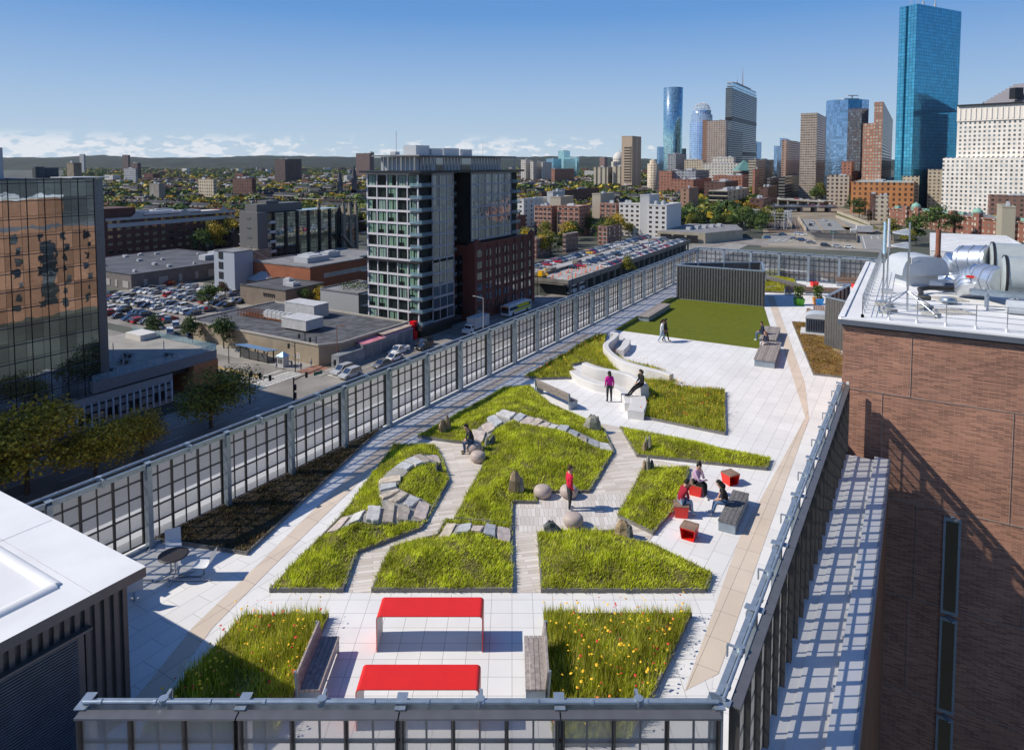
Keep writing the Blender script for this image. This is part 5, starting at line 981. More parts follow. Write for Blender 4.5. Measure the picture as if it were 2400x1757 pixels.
# podium with white fins and the terrace
t = thing('podium', 'low podium of the glass tower with white upright fins facing the dark street', 'building', (*ab(58, -118.6), GZ))
b = MB(); b.prism(loc(-95, -6.2, -30, -.1), 0, 6.4); b.build('wall', mat('podium_pale_panel', (.34, .33, .33), .7), t); b = MB()
for k in range(60): b.box((E1*(-6.8-1.42*k)+E2*.35)+UP*2.75, (.16, .5, 4.6), ux=E1)
b.build('fins', mat('white_fin', (.66, .68, .72), .5, var=.04), t); b = MB()
for zz in (1.3, 3.0, 4.5): b.bar(E1*-95+E2*.05+UP*zz, E1*-6.3+E2*.05+UP*zz, .1, .32)
for k in range(17): b.box((E1*(-9.6-5.1*k)+E2*.03)+UP*2.2, (2.6, .12, 1.3), ux=E1)
b.build('dark_band', mat('podium_dark_glass', (.012, .013, .016), .3), t)
t = thing('terrace', 'roof terrace with glass balustrade at the foot of the glass tower', 'terrace', (*ab(62.5, -118.4), GZ)); b = MB(); b.prism(loc(-28, 0, -34, 0), 7.2, 9.2); b.build('deck', PAVE, t); b = MB(); b.bar(E1*-28+E2*.1+UP*8.1, E1*.1+E2*.1+UP*8.1, .2, 2.3); b.bar(E1*.1+E2*.1+UP*8.1, E1*.1+E2*-34+UP*8.1, .2, 2.3); b.build('fascia', mat('terrace_fascia', (.20, .20, .215), .6), t)
b = MB(); b.prism(loc(-6, .3, -20, .35), 0, 7.1); b.build('end_wall', mat('orange_terracotta_panel', (.42, .17, .07), .7), t); b = MB(); b.prism(loc(-27, -6.1, -20, -1.5), 5.6, 7.15); b.build('dark_void', BLACKM, t)
BAL = seemat('balustrade_glass', (.30, .42, .48), .35, rough=.05, gloss=.8, tint=(.85, .95, 1)); b = MB(); b.bar(E1*-28+E2*.05+UP*9.95, E2*.05+UP*9.95, .04, 1.3); b.bar(E2*.05+UP*9.95, E2*-34+UP*9.95, .04, 1.3); b.build('balustrade', BAL, t)
b = MB()
for k in range(13): b.box((E1*(-2.3*k)+E2*.1)+UP*9.9, (.08, .08, 1.5), ux=E1)
for k in range(14): b.box((E1*.05+E2*(-2.5*k))+UP*9.9, (.08, .08, 1.5), ux=E1)
for (x, y) in ((-20, -3), (-16, -14), (-9, -6), (-22, -16)): b.tube([E1*x+E2*y+UP*9.2, E1*x+E2*y+UP*12.6], .09, 6)
b.build('post', METW, t); b = MB()
for (x, y) in ((-17, -8), (-14, -12), (-22, -5), (-9, -4)):
    b.box((E1*x+E2*y)+UP*9.95, (2.6, 1.0, .08), ux=E2)
    for s in (-1, 1): b.box((E1*x+E2*(y+s*1.0))+UP*9.55, (.1, .7, .7), ux=E2); b.box((E1*(x+s*.95)+E2*y)+UP*9.65, (2.2, .35, .06), ux=E2)
b.build('terrace_tables', mat('dark_terrace_furniture', (.05, .055, .06), .6), t)
b = MB(); b.box((E1*-2.5+E2*-26)+UP*9.9, (4.2, 6.5, 1.4), ux=E1); b.build('stair_box', CONC, t)
# ---------------------------------------------------------------- condominium tower
CW = mat('condo_white_frame', (.66, .64, .66), .5, var=.04); CD = mat('condo_black_trim', (.022, .023, .026), .45); CURT = [mat('mint_curtain', (.50, .66, .50), .8, var=.15, scale=1), mat('pale_curtain', (.62, .70, .62), .8, var=.1, scale=1)]
CG = seemat('condo_window_glass', (.012, .02, .02), .25, rough=.02, gloss=1.0, tint=(.85, .95, .92)); ROOM = mat('dark_room', (.020, .026, .025), .8, var=.5, scale=.3)
A0, B0, ZB, ZT = 122.5, -104.2, 4.2, 50.0
t = thing('condo_tower', 'fourteen storey glass condominium tower with white window grid and black roof slab', 'building', (*ab(A0, B0), GZ)); condo = t
b = MB(); b.prism(loc(.5, 16.4, -22, -.9), 0, ZT-.3); b.prism(loc(16.4, 26.4, -22, -8.2), 0, ZT-.3); b.prism(loc(26.4, 58, -22, -.9), 26.2, ZT-.3); b.prism(loc(26.4, 58, -22, -7.4), 0, 26.2); b.build('core', ROOM, t); nF = 12; fh = (ZT-ZB-1.2)/nF; BL0, BL1 = -1.2, -21.3; CD2 = mat('condo_grey_slab', (.075, .078, .085), .45); nb = 5; bw = (BL0-BL1)/nb
b = MB(); zf = []; z = ZB
for k in range(nF):
    if k == 5: z += .9
    zf.append(z); z += fh
for k, z in enumerate(zf): b.box((E2*((BL0+BL1)/2)+E1*-.02)+UP*z, (.34, BL0-BL1+.5, .62), ux=E1)
b.box((E2*((BL0+BL1)/2)+E1*-.02)+UP*(ZT-.2), (.34, BL0-BL1+.5, .5), ux=E1)
for i in range(nb+1): b.box((E2*(BL1+bw*i)+E1*-.03)+UP*((ZB+ZT)/2), (.38, .42 if i in (0, nb) else .30, ZT-ZB), ux=E1)
b.build('window_grid', CW, t); b = MB(); b.box((E2*((BL0+BL1)/2)+E1*-.3)+UP*(zf[5]-.55), (1.3, BL0-BL1+2.6, .6), ux=E1); b.box((E2*-11+E1*.3)+UP*(ZB-.7), (3.4, 24, 1.2), ux=E1); b.box((E2*-1+E1*9)+UP*(ZB-.7), (20, 4.4, 1.21), ux=E1)
b.build('black_band', CD, t)
wms = []
for v_ in range(7):
    m = MB(); w2, h2 = bw-.34, fh-.66; m.quad((-w2/2, 0, -h2/2), (w2/2, 0, -h2/2), (w2/2, 0, h2/2), (-w2/2, 0, h2/2), 0); m.box((0, -.03, 0), (.05, .06, h2), m=2); m.box((w2*.28, -.03, 0), (.05, .06, h2), m=2)
    rq = random.Random(v_*7+1)
    if v_ < 5:
        for x in (rq.uniform(-.8, -.65), rq.uniform(-.25, .1), rq.uniform(.45, .7))[:rq.choice((2, 3, 3))]:
            w3 = rq.uniform(.75, 1.05); top_ = rq.choice((1, 1, 1, .6)); m.box((x*w2/2.2, .10, h2/2-h2*top_/2), (w3, .06, h2*top_), m=1)
    wms.append(m.data('window', [CG, CURT[v_ % 2], CD]))
rz = math.atan2(E2.y, E2.x)
for k, z in enumerate(zf):
    for i in range(nb):
        p = E2*(BL1+bw*(i+.5))+E1*.05+UP*(z+fh/2); v_ = rb.choice((0, 1, 2, 3, 4, 5, 6)) if k not in (1, 10) else rb.choice((5, 6, 5, 0)); obj('window', wms[v_], t, p, rz)
# right hand face: balconied corner, bays, a recess, more bays
CGR = glassmat('condo_reflecting_glass', (.15, .17, .19), .62, 1.36, 50, (.06, .06, .07), .05, wav=.05, rough=.02, tone=.35); wbr = [0]
for (a0, a1, off, k0) in ((5.2, 16.2, .0, 0), (16.6, 21.0, -7.6, 0), (26.4, 52, .0, 6)):
    for k, z in enumerate(zf):
        if k < k0: continue
        n = max(1, round((a1-a0)/4.2)); w1 = (a1-a0)/n
        for i in range(n):
            m_ = MB(); m_.box((E1*(a0+w1*(i+.5))+E2*(off+.02))+UP*(z+fh/2), (w1-.2, .1, fh-.62), ux=E1); m_.build('window', CGR if (k > 1) else GLD, t)
    m_ = MB()
    for k, z in enumerate(zf+[ZT-.2]):
        if k >= k0: m_.box((E1*((a0+a1)/2)+E2*(off+.06))+UP*z, (a1-a0+.3, .3, .62), ux=E1)
    n = max(1, round((a1-a0)/4.2)); w1 = (a1-a0)/n
    for i in range(n+1): m_.box((E1*(a0+w1*i)+E2*(off+.07))+UP*((zf[k0]+ZT)/2), (.22, .32, ZT-zf[k0]), ux=E1)
    m_.build('bay_frame', mat('condo_grey_frame', (.34, .34, .36), .5), t)
for (a0, a1, off0, off1) in ((-.6, 5.0, -4.0, .6), (21.2, 26.2, -8, -5.6), (52.2, 58, -5, .7)):
    for k, z in enumerate(zf+[ZT-.2]):
        if a0 > 50 and k < 6: continue
        bs = MB(); c = E1*((a0+a1)/2)+E2*((off0+off1)/2); bs.box(c+UP*z, (a1-a0, off1-off0, .26), ux=E1); sl_ = bs.build('balcony', CD2, t)
        if z < ZT-1: bg_ = MB(); bg_.box(E1*((a0+a1)/2)+E2*(off1-.06)+UP*(z+.66), (a1-a0-.02, .05, 1.04), ux=E1); bg_.build('balcony_glass', BAL, sl_); bg_ = MB(); bg_.box(E1*(a0+.06)+E2*((off0+off1)/2)+UP*(z+.66), (.05, off1-off0-.1, 1.04), ux=E1); bg_.build('balcony_glass', BAL, sl_)
bs = MB()
for k, z in enumerate(zf): bs.box(E1*1+E2*-22.8+UP*z, (4.5, 2.2, .3), ux=E1)
bs.build('balcony_slab', CD, t)
# roof slab, penthouse, canopy, gear
b = MB(); b.prism(loc(-1.8, 60, -23.2, 1.2), ZT+.1, ZT+.75); b.build('roof_slab', CD, t); b = MB(); b.prism(loc(2, 50, -17.4, -3), ZT+.8, ZT+5.0); b.build('penthouse', mat('penthouse_grey_panel', (.42, .44, .46), .5, var=.03), t)
b = MB()
for k in range(26):
    if k in (5, 6, 13, 14, 15): continue
    b.box(E1*(3+1.8*k)+E2*-2.95+UP*(ZT+2.9), (.35, .14, 4.1), ux=E1)
for k in range(8): b.box(E1*1.95+E2*(-4-1.75*k)+UP*(ZT+2.9), (.14, .3 if k % 3 else .7, 4.1), ux=E1)
b.box(E1*13+E2*-2.95+UP*(ZT+2.8), (3.6, .12, 4.0), ux=E1); b.box(E1*28+E2*-2.95+UP*(ZT+2.8), (5.6, .12, 4.0), ux=E1); b.build('penthouse_windows', GLD, t)
b = MB(); b.prism(loc(-1.2, 56, -18.6, .3), ZT+5.1, ZT+5.5); b.build('canopy', mat('canopy_dark_edge', (.16, .16, .165), .5), t); b = MB(); b.prism(loc(-.9, 55.6, -18.3, 0), ZT+5.5, ZT+5.62); b.build('canopy_top', ROOFL, t)
b = MB(); 
for s in (-.9, .9): b.tube([E1*6+E2*.0+UP*(ZT+.8), E1*(6+s)+E2*0+UP*(ZT+5.1)], .16, 6)
b.tube([E1*54+E2*0+UP*(ZT+.8), E1*55.4+E2*0+UP*(ZT+5.1)], .16, 6); b.build('canopy_prop', METW, t)
b = MB()
for (x, y, w, d, h) in ((13, -12, 7, 5, 3.2), (20, -12, 6, 6, 2.3), (30, -13, 9, 5, 2.6), (-0, -10, 2, 2, 1)): b.box(E1*x+E2*y+UP*(ZT+5.6+h/2), (w, d, h), ux=E1)
for k in range(4): b.tube([E1*(38+1.8*k)+E2*-12+UP*(ZT+5.6), E1*(38+1.8*k)+E2*-12+UP*(ZT+8.0)], .8, 8)
b.tube([E1*3+E2*-12+UP*(ZT+5.6), E1*3+E2*-12+UP*(ZT+13)], .09, 5); b.tube([E1*52+E2*-12+UP*(ZT+5.6), E1*52+E2*-12+UP*(ZT+11)], .08, 5); b.build('rooftop_unit', METW, t)
# ---------------------------------------------------------------- brick annex with arched top windows
ANB = brickmat('dark_red_annex_brick', (.155, .050, .036), (.19, .066, .048), (.16, .07, .05), .5, .16, .01, vertical=True, dirt=.12, dscale=.2)
t = thing('brick_annex', 'seven storey dark red brick building with arched top windows joined to the condominium', 'building', (*ab(149.4, -103.4), GZ)); HA = 25.6; LA = 41
b = MB(); b.prism(loc(0, LA, -13, 0), 0, HA); 
for k in range(7): b.box(E1*(2.6+6.1*k if k else .6)+E2*.12+UP*(HA/2+.3), (.9 if k else 1.6, .5, HA+.6), ux=E1)
b.box(E1*(LA-.6)+E2*.12+UP*(HA/2+.4), (1.5, .5, HA+.9), ux=E1); b.box(E1*.1+E2*-1+UP*(HA/2+.4), (.6, 2.4, HA+.8), ux=E1)
for x in (1.6, LA-1.6): b.add([tuple(E1*(x+s)+E2*o+UP*(HA+zz)) for o in (.3, -.5) for s, zz in ((-2.2, 0), (2.2, 0), (2.2, .9), (0, 2.1), (-2.2, .9))], [(0, 1, 2, 3, 4), (9, 8, 7, 6, 5), (0, 5, 6, 1), (1, 6, 7, 2), (2, 7, 8, 3), (3, 8, 9, 4), (4, 9, 5, 0)])
b.bar(E1*0+E2*.05+UP*(HA+.35), E1*LA+E2*.05+UP*(HA+.35), .5, .7); b.build('wall', ANB, t); b = MB(); b.sheet(loc(.4, LA-.4, -12.6, -.4), HA+.05); b.build('roof', ROOFD, t)
GLW = gmat('annex_window_glass', (.10, .11, .10), .42); me = winmesh(3.3, 2.5, GLW, FRD)
wa = MB(); pr = [(-1.65, -1.2), (1.65, -1.2)]+[(1.65*math.cos(x), .6+.95*math.sin(x)) for x in np.linspace(0, math.pi, 9)]
wa.add([(x, -.05, z) for x, z in pr], [tuple(range(len(pr)))], 0)
for i in range(len(pr)): a, c = pr[i], pr[(i+1) % len(pr)]; wa.bar((a[0], -.06, a[1]), (c[0], -.06, c[1]), .14, .14, m=1)
for x in (-.55, .55): wa.box((x, -.07, .1), (.1, .08, 2.5), m=1)
wame = wa.data('arched_window', [GLW, FRD]); rz = math.atan2(E1.y, E1.x)
for i in range(7):
    x = 5.6+6.0*(i-.5) if i else 1.6
    x = 2.9+5.95*i
    for k in range(6): obj('window' if k < 5 else 'arched_window', me if k < 5 else wame, t, E1*x+E2*.08+UP*(2.6+3.75*k+1.2), rz)
b = MB(); b.box(E1*.0+E2*-6+UP*12, (.2, 2.4, 20), ux=E1); b.build('stair_window', GLD, t)
# ---------------------------------------------------------------- low corner building with the tatty roof
t = thing('corner_warehouse', 'low corner building with a patched dark roof full of old machinery', 'building', (0, 0, 0)); LR = [ab(87.2, -166), ab(87.2, -110.6), ab(92, -107.2), ab(119.5, -107.2), ab(119.5, -166)]
TANW = mat('tan_stucco', (.34, .28, .20), .9, var=.15, scale=.3); b = MB(); b.prism(LR, GZ, GZ+5.4); b.build('wall', TANW, t); b = MB(); b.sheet([ab(87.6, -165.6), ab(87.6, -110.9), ab(92.2, -107.6), ab(119.1, -107.6), ab(119.1, -165.6)], GZ+5.45); b.build('roof', mat('patched_black_roof', (.085, .088, .097), .92, var=.5, scale=.35), t)
b = MB()
for i in range(5): p, q = Vector((*LR[i], GZ+5.6)), Vector((*LR[(i+1) % 5], GZ+5.6)); b.bar(p, q, .4, .5+.01*i)
b.build('parapet', mat('pale_coping', (.42, .39, .34), .8), t)
RUST = mat('rusty_frame', (.20, .075, .035), .85, var=.3, scale=1)
def unit(a, b_, z, w, d, h, m, nm, lab):
    q = MB(); p = ab(a, b_); q.box((0, 0, h/2), (w, d, h)); q.box((0, 0, h+.08), (w*1.03, d*1.03, .16), m=0)
    for s in (-1, 1): q.box((s*w*.4, 0, -.0), (.2, d, .3))
    o = q.build(nm, m, loc=(p[0], p[1], z)); o.rotation_euler = (0, 0, R(GA)); tag(o, lab, 'machine'); return o
WHM = mat('dirty_white_metal', (.50, .50, .50), .6, var=.12, scale=.8)
unit(111, -141, GZ+5.5, 6, 13, 4.0, WHM, 'rooftop_plant', 'large white box on the patched roof, its long side lit'); unit(98, -128.5, GZ+6.0, 6.5, 10, 2.8, WHM, 'rooftop_plant', 'open topped white box in a rusty frame on the patched roof')
t = thing('chiller', 'row of condenser fans on a rusty skid on the patched roof', 'machine', (*ab(101.5, -143), GZ+5.5), R(GA)); b = MB()
for k in range(6): b.box((0, -5+k*1.9, 1.5), (2.0, 1.7, 1.7)); b.tube([(0, -5+k*1.9, 2.3), (0, -5+k*1.9, 2.7)], .75, 10)
b.build('fan_box', WHM, t); b = MB(); b.bar((-1, -7, .4), (-1, 16, .4), .25, .5); b.bar((1, -7, .4), (1, 16, .4), .25, .5)
for k in range(8): b.bar((-2.6, 6+k*1.3, 0), (-2.6, 6+k*1.3, 2.4), .15, .15); b.bar((-2.6, 6+k*1.3, 1.8), (2.6, 6+k*1.3, 1.8), .15, .15)
b.build('rusty_skid', RUST, t)
t = thing('roadside_annex', 'long low shopfront with half its roof painted faded pink', 'building', (0, 0, 0)); b = MB(); b.prism(rect(88, 118, -106.9, -104.2), GZ, GZ+3.4); b.prism(rect(97, 118, -106.9, -104.3), GZ+3.4, GZ+4.3); b.build('wall', mat('grey_shutter_wall', (.24, .255, .27), .8, var=.3, scale=.4), t)
PINK = mat('faded_pink_roof', (.55, .20, .25), .7, var=.25, scale=.4); b = MB(); b.quad((*ab(97, -110.5), GZ+5.2), (*ab(97, -104), GZ+4.35), (*ab(105.5, -104), GZ+4.35), (*ab(105.5, -110.5), GZ+5.2)); b.build('pink_roof', PINK, t)
b = MB(); b.sheet(rect(105.5, 118, -110, -104.2), GZ+5.3); b.quad((*ab(105.5, -106), GZ+5.32), (*ab(105.5, -103.9), GZ+4.35), (*ab(118, -103.9), GZ+4.35), (*ab(118, -106), GZ+5.32), 1); b.build('rusty_roof', [mat('rust_streaked_roof', (.42, .34, .28), .8, var=.4, scale=.5), mat('pale_pink_awning', (.60, .38, .42), .7, var=.2)], t)
b = MB()
for k in range(6): b.box((*ab(99+k*3.3, -104.16), GZ+1.7), (2.5, .06, 3.0), ux=E1)
b.build('shutter', mat('shutter_grey', (.17, .18, .2), .6, var=.2), t)
# ---------------------------------------------------------------- street things
t = thing('bus_shelter', 'long blue roofed transit shelter in the shade by the corner building', 'shelter', (*ab(83, -129.5), GZ+.14), R(GA)); b = MB(); b.add([(-2.2, -6.5, 3.6), (1.7, -6.5, 2.9), (1.7, 6.5, 2.9), (-2.2, 6.5, 3.6), (-2.2, -6.5, 3.75), (1.7, -6.5, 3.05), (1.7, 6.5, 3.05), (-2.2, 6.5, 3.75)], [(0, 3, 2, 1), (4, 5, 6, 7), (0, 1, 5, 4), (1, 2, 6, 5), (2, 3, 7, 6), (3, 0, 4, 7)]); b.build('roof', mat('blue_metal_roof', (.17, .33, .55), .4, metal=.3, var=.05), t); b = MB()
for y in (-5.5, -1.8, 1.8, 5.5): b.box((.8, y, 1.5), (.25, .25, 3.0)); b.box((-1.2, y, 1.5), (.2, .2, 3.1))
b.build('post', BLACKM, t); b = MB(); b.box((-1.2, 0, 1.4), (.06, 11, 2.2)); b.build('glazing', GLD, t); b = MB(); b.box((-.5, 0, .5), (.6, 7, .1)); b.box((-.5, -3, .25), (.5, .1, .5)); b.box((-.5, 3, .25), (.5, .1, .5)); b.build('seat', METW, t)
t = thing('kiosk', 'small white kiosk with a blue hipped roof beside the shelter', 'kiosk', (*ab(82.2, -118.4), GZ+.14), R(GA)); b = MB(); b.box((0, 0, 1.4), (1.9, 2.2, 2.8)); b.build('wall', WHM, t); b = MB(); b.add([(-1.2, -1.4, 2.8), (1.2, -1.4, 2.8), (1.2, 1.4, 2.8), (-1.2, 1.4, 2.8), (0, 0, 3.9)], [(0, 1, 4), (1, 2, 4), (2, 3, 4), (3, 0, 4), (3, 2, 1, 0)]); b.build('roof', MATS['blue_metal_roof'], t); b = MB()
for y in (-.6, 0, .6): b.box((-.96, y, 1.6), (.04, .45, 1.3))
b.build('window', GLD, t)
REDS = mat('red_sculpture', (.70, .008, .015), .35, var=.03)
t = thing('red_monolith', 'tall glossy red box sculpture standing by the condominium entrance', 'sculpture', (*ab(121.3, -106.6), GZ+.14), R(GA)); b = MB(); b.box((0, 0, 2.7), (1.7, 1.7, 5.4)); b.build('red_box', REDS, t)
t = thing('red_monolith', 'smaller stepped red sculpture among the trees beyond the patched roof', 'sculpture', (*ab(136, -158.5), GZ), R(GA)); b = MB(); b.box((0, 0, 3.0), (1.6, 1.8, 6.0)); b.box((-1.4, 0, .7), (2.4, 2.2, 1.4)); b.build('red_box', REDS, t)
def signal(mb, p, d):
    mb.box(p, (.42, .42, 1.25), ux=d)
POLEM = mat('black_signal_pole', (.016, .017, .02), .5)
sp0 = (-47.445, 144.876); zt_ = -33.3; sp1 = (-40.55, 152.825)
t = thing('traffic_signal', 'tall black traffic signal pole with a long arm reaching over the sunny junction', 'traffic light', (sp0[0], sp0[1], GZ)); arm = Vector((sp1[0]-sp0[0], sp1[1]-sp0[1], -32.2-GZ)); hb = zt_-GZ-.6; b = MB(); b.tube([(0, 0, 0), (0, 0, zt_-GZ)], [.2, .15], 8); b.tube([(0, 0, hb), arm], [.13, .07], 7); b.build('mast', POLEM, t); b = MB(); d = arm.normalized()
signal(b, Vector((0, 0, hb)).lerp(arm, .30)+UP*-.1, d); b.build('signal_head', POLEM, t); b = MB(); signal(b, arm+UP*-.2, d); b.build('signal_head', POLEM, t); b = MB(); signal(b, (.3, 0, hb-1.6), d); signal(b, (.3, 0, hb-3.4), d); b.build('signal_head', POLEM, t)
b = MB(); m0 = Vector((0, 0, hb)).lerp(arm, .58); b.box(m0+UP*-.9, (2.2, .08, .7), ux=d); b.build('street_sign', mat('sign_green', (.01, .16, .11), .5), t)
sp0 = (-62.5, 154.004); t = thing('traffic_signal', 'black signal arm carrying three heads beside the big street tree', 'traffic light', (sp0[0], sp0[1], GZ)); q1 = (-51.258, 143.528); q0 = (-58.024, 147.349); b = MB(); P = Vector((q0[0]-sp0[0], q0[1]-sp0[1], 6.8)); Q = Vector((q1[0]-sp0[0], q1[1]-sp0[1], 6.8)); b.tube([(P.x, P.y, -0.0), P], .17, 7); b.tube([P, Q], .1, 7); b.build('mast', POLEM, t)
for f in (.08, .45, .85): b = MB(); signal(b, P.lerp(Q, f), (Q-P)); b.build('signal_head', POLEM, t)
for px_, lab in ((((-55.068, 169.631)), 'black signal pole on the brick corner with a white street sign'), (((-55.508, 179.541)), 'black signal pole against the tan corner wall'), (((-51.429, 175.694)), 'black signal pole with a bent arm in front of the shutters')):
    t = thing('traffic_signal', lab, 'traffic light', (px_[0], px_[1], GZ+.14)); b = MB(); b.tube([(0, 0, 0), (0, 0, 7.6)], .13, 7); b.tube([(0, 0, 6.6), (*(E2*-2.4)[:2], 6.8)], .08, 6); b.build('mast', POLEM, t); b = MB(); signal(b, (*(E2*-2.3)[:2], 6.4), E2); b.build('signal_head', POLEM, t); b = MB(); b.box((.2, 0, 4.2), (1.3, .06, .5), ux=E2); b.build('street_sign', METW, t)
def lamp(p, h, lab, arm, mm=METW, base=GZ+.14):
    t = thing('street_lamp', lab, 'street lamp', (p[0], p[1], base)); b = MB(); b.tube([(0, 0, 0), (0, 0, h)], [.13, .08], 7); A = Vector((*arm, h+.35)); b.tube([(0, 0, h), A], .06, 6); b.build('pole', mm, t); b = MB(); b.box(A, (1.0, .38, .16), ux=Vector((*arm, 0))); b.build('lamp_head', mm, t)
lamp((-8.566, 200.255), 12.8, 'tall pale street lamp rising in front of the white truck', tuple((E2*-3.2)[:2])); lamp((-45.958, 175.694), 10.4, 'brown street lamp in front of the pink roofed shopfront', tuple((E2*2.2)[:2]), RUST); lamp((-75.012, 176.958), 5, 'short dark street lamp on the shaded pavement behind the street tree', tuple((E2*2)[:2]), POLEM)
lamp((23.536, 262.443), 10, 'dark lamp pole beside the raised car park', tuple((E2*-1.8)[:2]), POLEM); lamp((10.009, 266.186), 11, 'dark lamp pole at the corner of the raised car park', tuple((E2*1.8)[:2]), POLEM)
t = thing('road_sign', 'white road sign with a red ring on the brick corner', 'sign', (*(-55.555, 173.626), GZ+.14)); b = MB(); b.tube([(0, 0, 0), (0, 0, 3.6)], .06, 6); b.build('pole', METW, t); b = MB(); b.box((0, 0, 3.1), (1.1, .06, 1.4), ux=E2); b.build('plate', MARK, t); b = MB(); b.tube([Vector((.42*math.cos(x), -.07, 3.25+.42*math.sin(x))) for x in np.linspace(0, 6.28, 14)], .07, 5); b.build('red_ring', REDS, t)
for p, h_, lab in (((-60.864, 172.489), 1, 'tiny person in pale clothes on the shaded pavement by the kiosk'), ((-57.272, 173.463), 1, 'tiny person in dark clothes waiting near the kiosk'), ((-52.601, 174.861), 1, 'tiny person in blue walking on the brick corner'), ((-54.239, 171.606), 1, 'tiny person in grey standing at the kerb of the brick corner')):
    person((p[0], p[1]), rb.uniform(0, 6), stand(.15), [SKIN['mid'], rb.choice((GREYC, NAVY, DGREY, JEAN)), rb.choice((BLK, DGREY, JEAN)), BLK], lab, BKH, z=GZ+.15, sc=1.12)
# ---------------------------------------------------------------- vehicles
TYRE = mat('tyre_rubber', (.018, .018, .018), .85); HUB = mat('wheel_rim', (.35, .36, .37), .35, metal=.7); CGL = gmat('car_glass', (.010, .012, .014), .12); LAMPR = mat('tail_lamp', (.45, .01, .01), .3); LAMPW = mat('head_lamp', (.7, .72, .72), .2)
PAINT = {k: mat('car_paint_'+k, c, .25, var=.02, spec=.6) for k, c in dict(silver=(.42, .43, .44), white=(.70, .70, .69), black=(.015, .016, .018), grey=(.15, .155, .165), red=(.42, .012, .018), navy=(.025, .05, .13), yellow=(.75, .42, .01), teal=(.02, .30, .28), blue=(.03, .20, .42)).items()}
CARS = {}
def carmesh(kind):
    if kind in CARS: return CARS[kind]
    L, W_, H_, hood, prof = {'sedan': (4.6, 1.8, 1.45, .82, [(-1.75, .88), (-1.15, 1.42), (.35, 1.45), (1.15, .90)]), 'suv': (4.7, 1.9, 1.75, .98, [(-2.25, 1.0), (-2.0, 1.68), (.45, 1.74), (1.25, 1.02)]), 'pickup': (5.6, 1.95, 1.8, 1.02, [(-.65, 1.04), (-.5, 1.76), (.75, 1.80), (1.5, 1.06)])}[kind]
    b = MB(); h = L/2; w = W_/2
    lo = [(-h, .42), (-h+.08, hood*.98), (h-.9, hood), (h-.08, hood*.78), (h, .42), (h-.15, .26), (-h+.12, .26)]
    n = len(lo)
    for (ya, yb, ta, tb) in ((-w, w, 1, 1),): b.add([(x, y*(.93 if z > .7 else 1), z) for y in (ya, yb) for x, z in lo], [(i, (i+1) % n, n+(i+1) % n, n+i) for i in range(n)]+[tuple(reversed(range(n))), tuple(range(n, 2*n))])
    wt = w*.78; b.add([(prof[1][0], -wt, prof[1][1]), (prof[2][0], -wt, prof[2][1]), (prof[2][0], wt, prof[2][1]), (prof[1][0], wt, prof[1][1])]+[(prof[1][0]+.05, -wt*.98, prof[1][1]-.07), (prof[2][0]-.02, -wt*.98, prof[2][1]-.07), (prof[2][0]-.02, wt*.98, prof[2][1]-.07), (prof[1][0]+.05, wt*.98, prof[1][1]-.07)], [(0, 1, 2, 3), (0, 4, 5, 1), (1, 5, 6, 2), (2, 6, 7, 3), (3, 7, 4, 0)])
    for s in (-1, 1):
        for i in (0, 2): a = prof[i], prof[i+1]; b.bar((a[0][0], s*w*.88, a[0][1]-.04), (a[1][0], s*wt*.99, a[1][1]-.03), .08, .08)
        b.bar(((prof[0][0]+prof[3][0])/2-.1, s*w*.89, hood), ((prof[0][0]+prof[3][0])/2-.1, s*wt*.995, prof[1][1]-.03), .1, .05)
        b.box((prof[3][0]-.15, s*(w+.08), hood+.08), (.16, .16, .12))
    if kind == 'pickup':
        for s in (-1, 1): b.box((-1.75, s*w*.9, 1.12), (2.1, .1, .2))
        b.box((-h+.1, 0, 1.1), (.1, W_*.88, .22))
    g_ = MB(); P = [(prof[0][0], w*.87, prof[0][1]-.06), (prof[1][0], wt*.96, prof[1][1]-.06), (prof[2][0], wt*.96, prof[2][1]-.06), (prof[3][0], w*.87, prof[3][1]-.06)]
    g_.add([(x, -y, z) for x, y, z in P]+[(x, y, z) for x, y, z in P], [(0, 1, 5, 4), (1, 2, 6, 5), (2, 3, 7, 6), (0, 3, 2, 1), (4, 5, 6, 7)])
    wm = MB(); wm.tube([(0, -.11, 0), (0, .11, 0)], .34, 14); wm.tube([(0, -.125, 0), (0, .125, 0)], .2, 10, m=1)
    lm = MB(); 
    for s in (-1, 1): lm.box((h-.06, s*w*.72, .66), (.14, .34, .16), m=0); lm.box((-h+.03, s*w*.76, .74), (.1, .26, .18), m=1)
    CARS[kind] = (b.data('body', PAINT['silver']), g_.data('glass', CGL), wm.data('wheel', [TYRE, HUB]), lm.data('lamps', [LAMPW, LAMPR]), L, w); return CARS[kind]
PROTO = {}
def car(kind, col, p, rz, label, group=None, z=GZ+.05, sc=1.25, full=True):
    k = (kind, col, full)
    if k not in PROTO:
        bm_, gm_, wm_, lm_, L, w = carmesh(kind); t = thing(kind if kind != 'sedan' else 'parked_car', label, 'car', (p[0], p[1], z), rz, group, sc); o = obj('body', bm_, t); o.material_slots[0].link = 'OBJECT'; o.material_slots[0].material = PAINT[col]; obj('glass', gm_, t)
        if full: obj('lamps', lm_, t)
        for x in (-L*.31, L*.31):
            for s in (-1, 1): obj('wheel', wm_, t, (x, s*(w-.1), .34))
        PROTO[k] = t; return t
    t = dup(PROTO[k], (p[0], p[1], z), rz, label, group, sc=sc)
    if not group and 'group' in t: del t['group']
    return t
RZ_ = R(GA+180)
car('suv', 'silver', ab(86.0, -101.0), RZ_, 'silver minivan behind its neighbour at the stop line of the junction', sc=1.32); car('suv', 'silver', ab(84.8, -97.2), RZ_, 'silver off roader with a roof rack first at the stop line', sc=1.32)
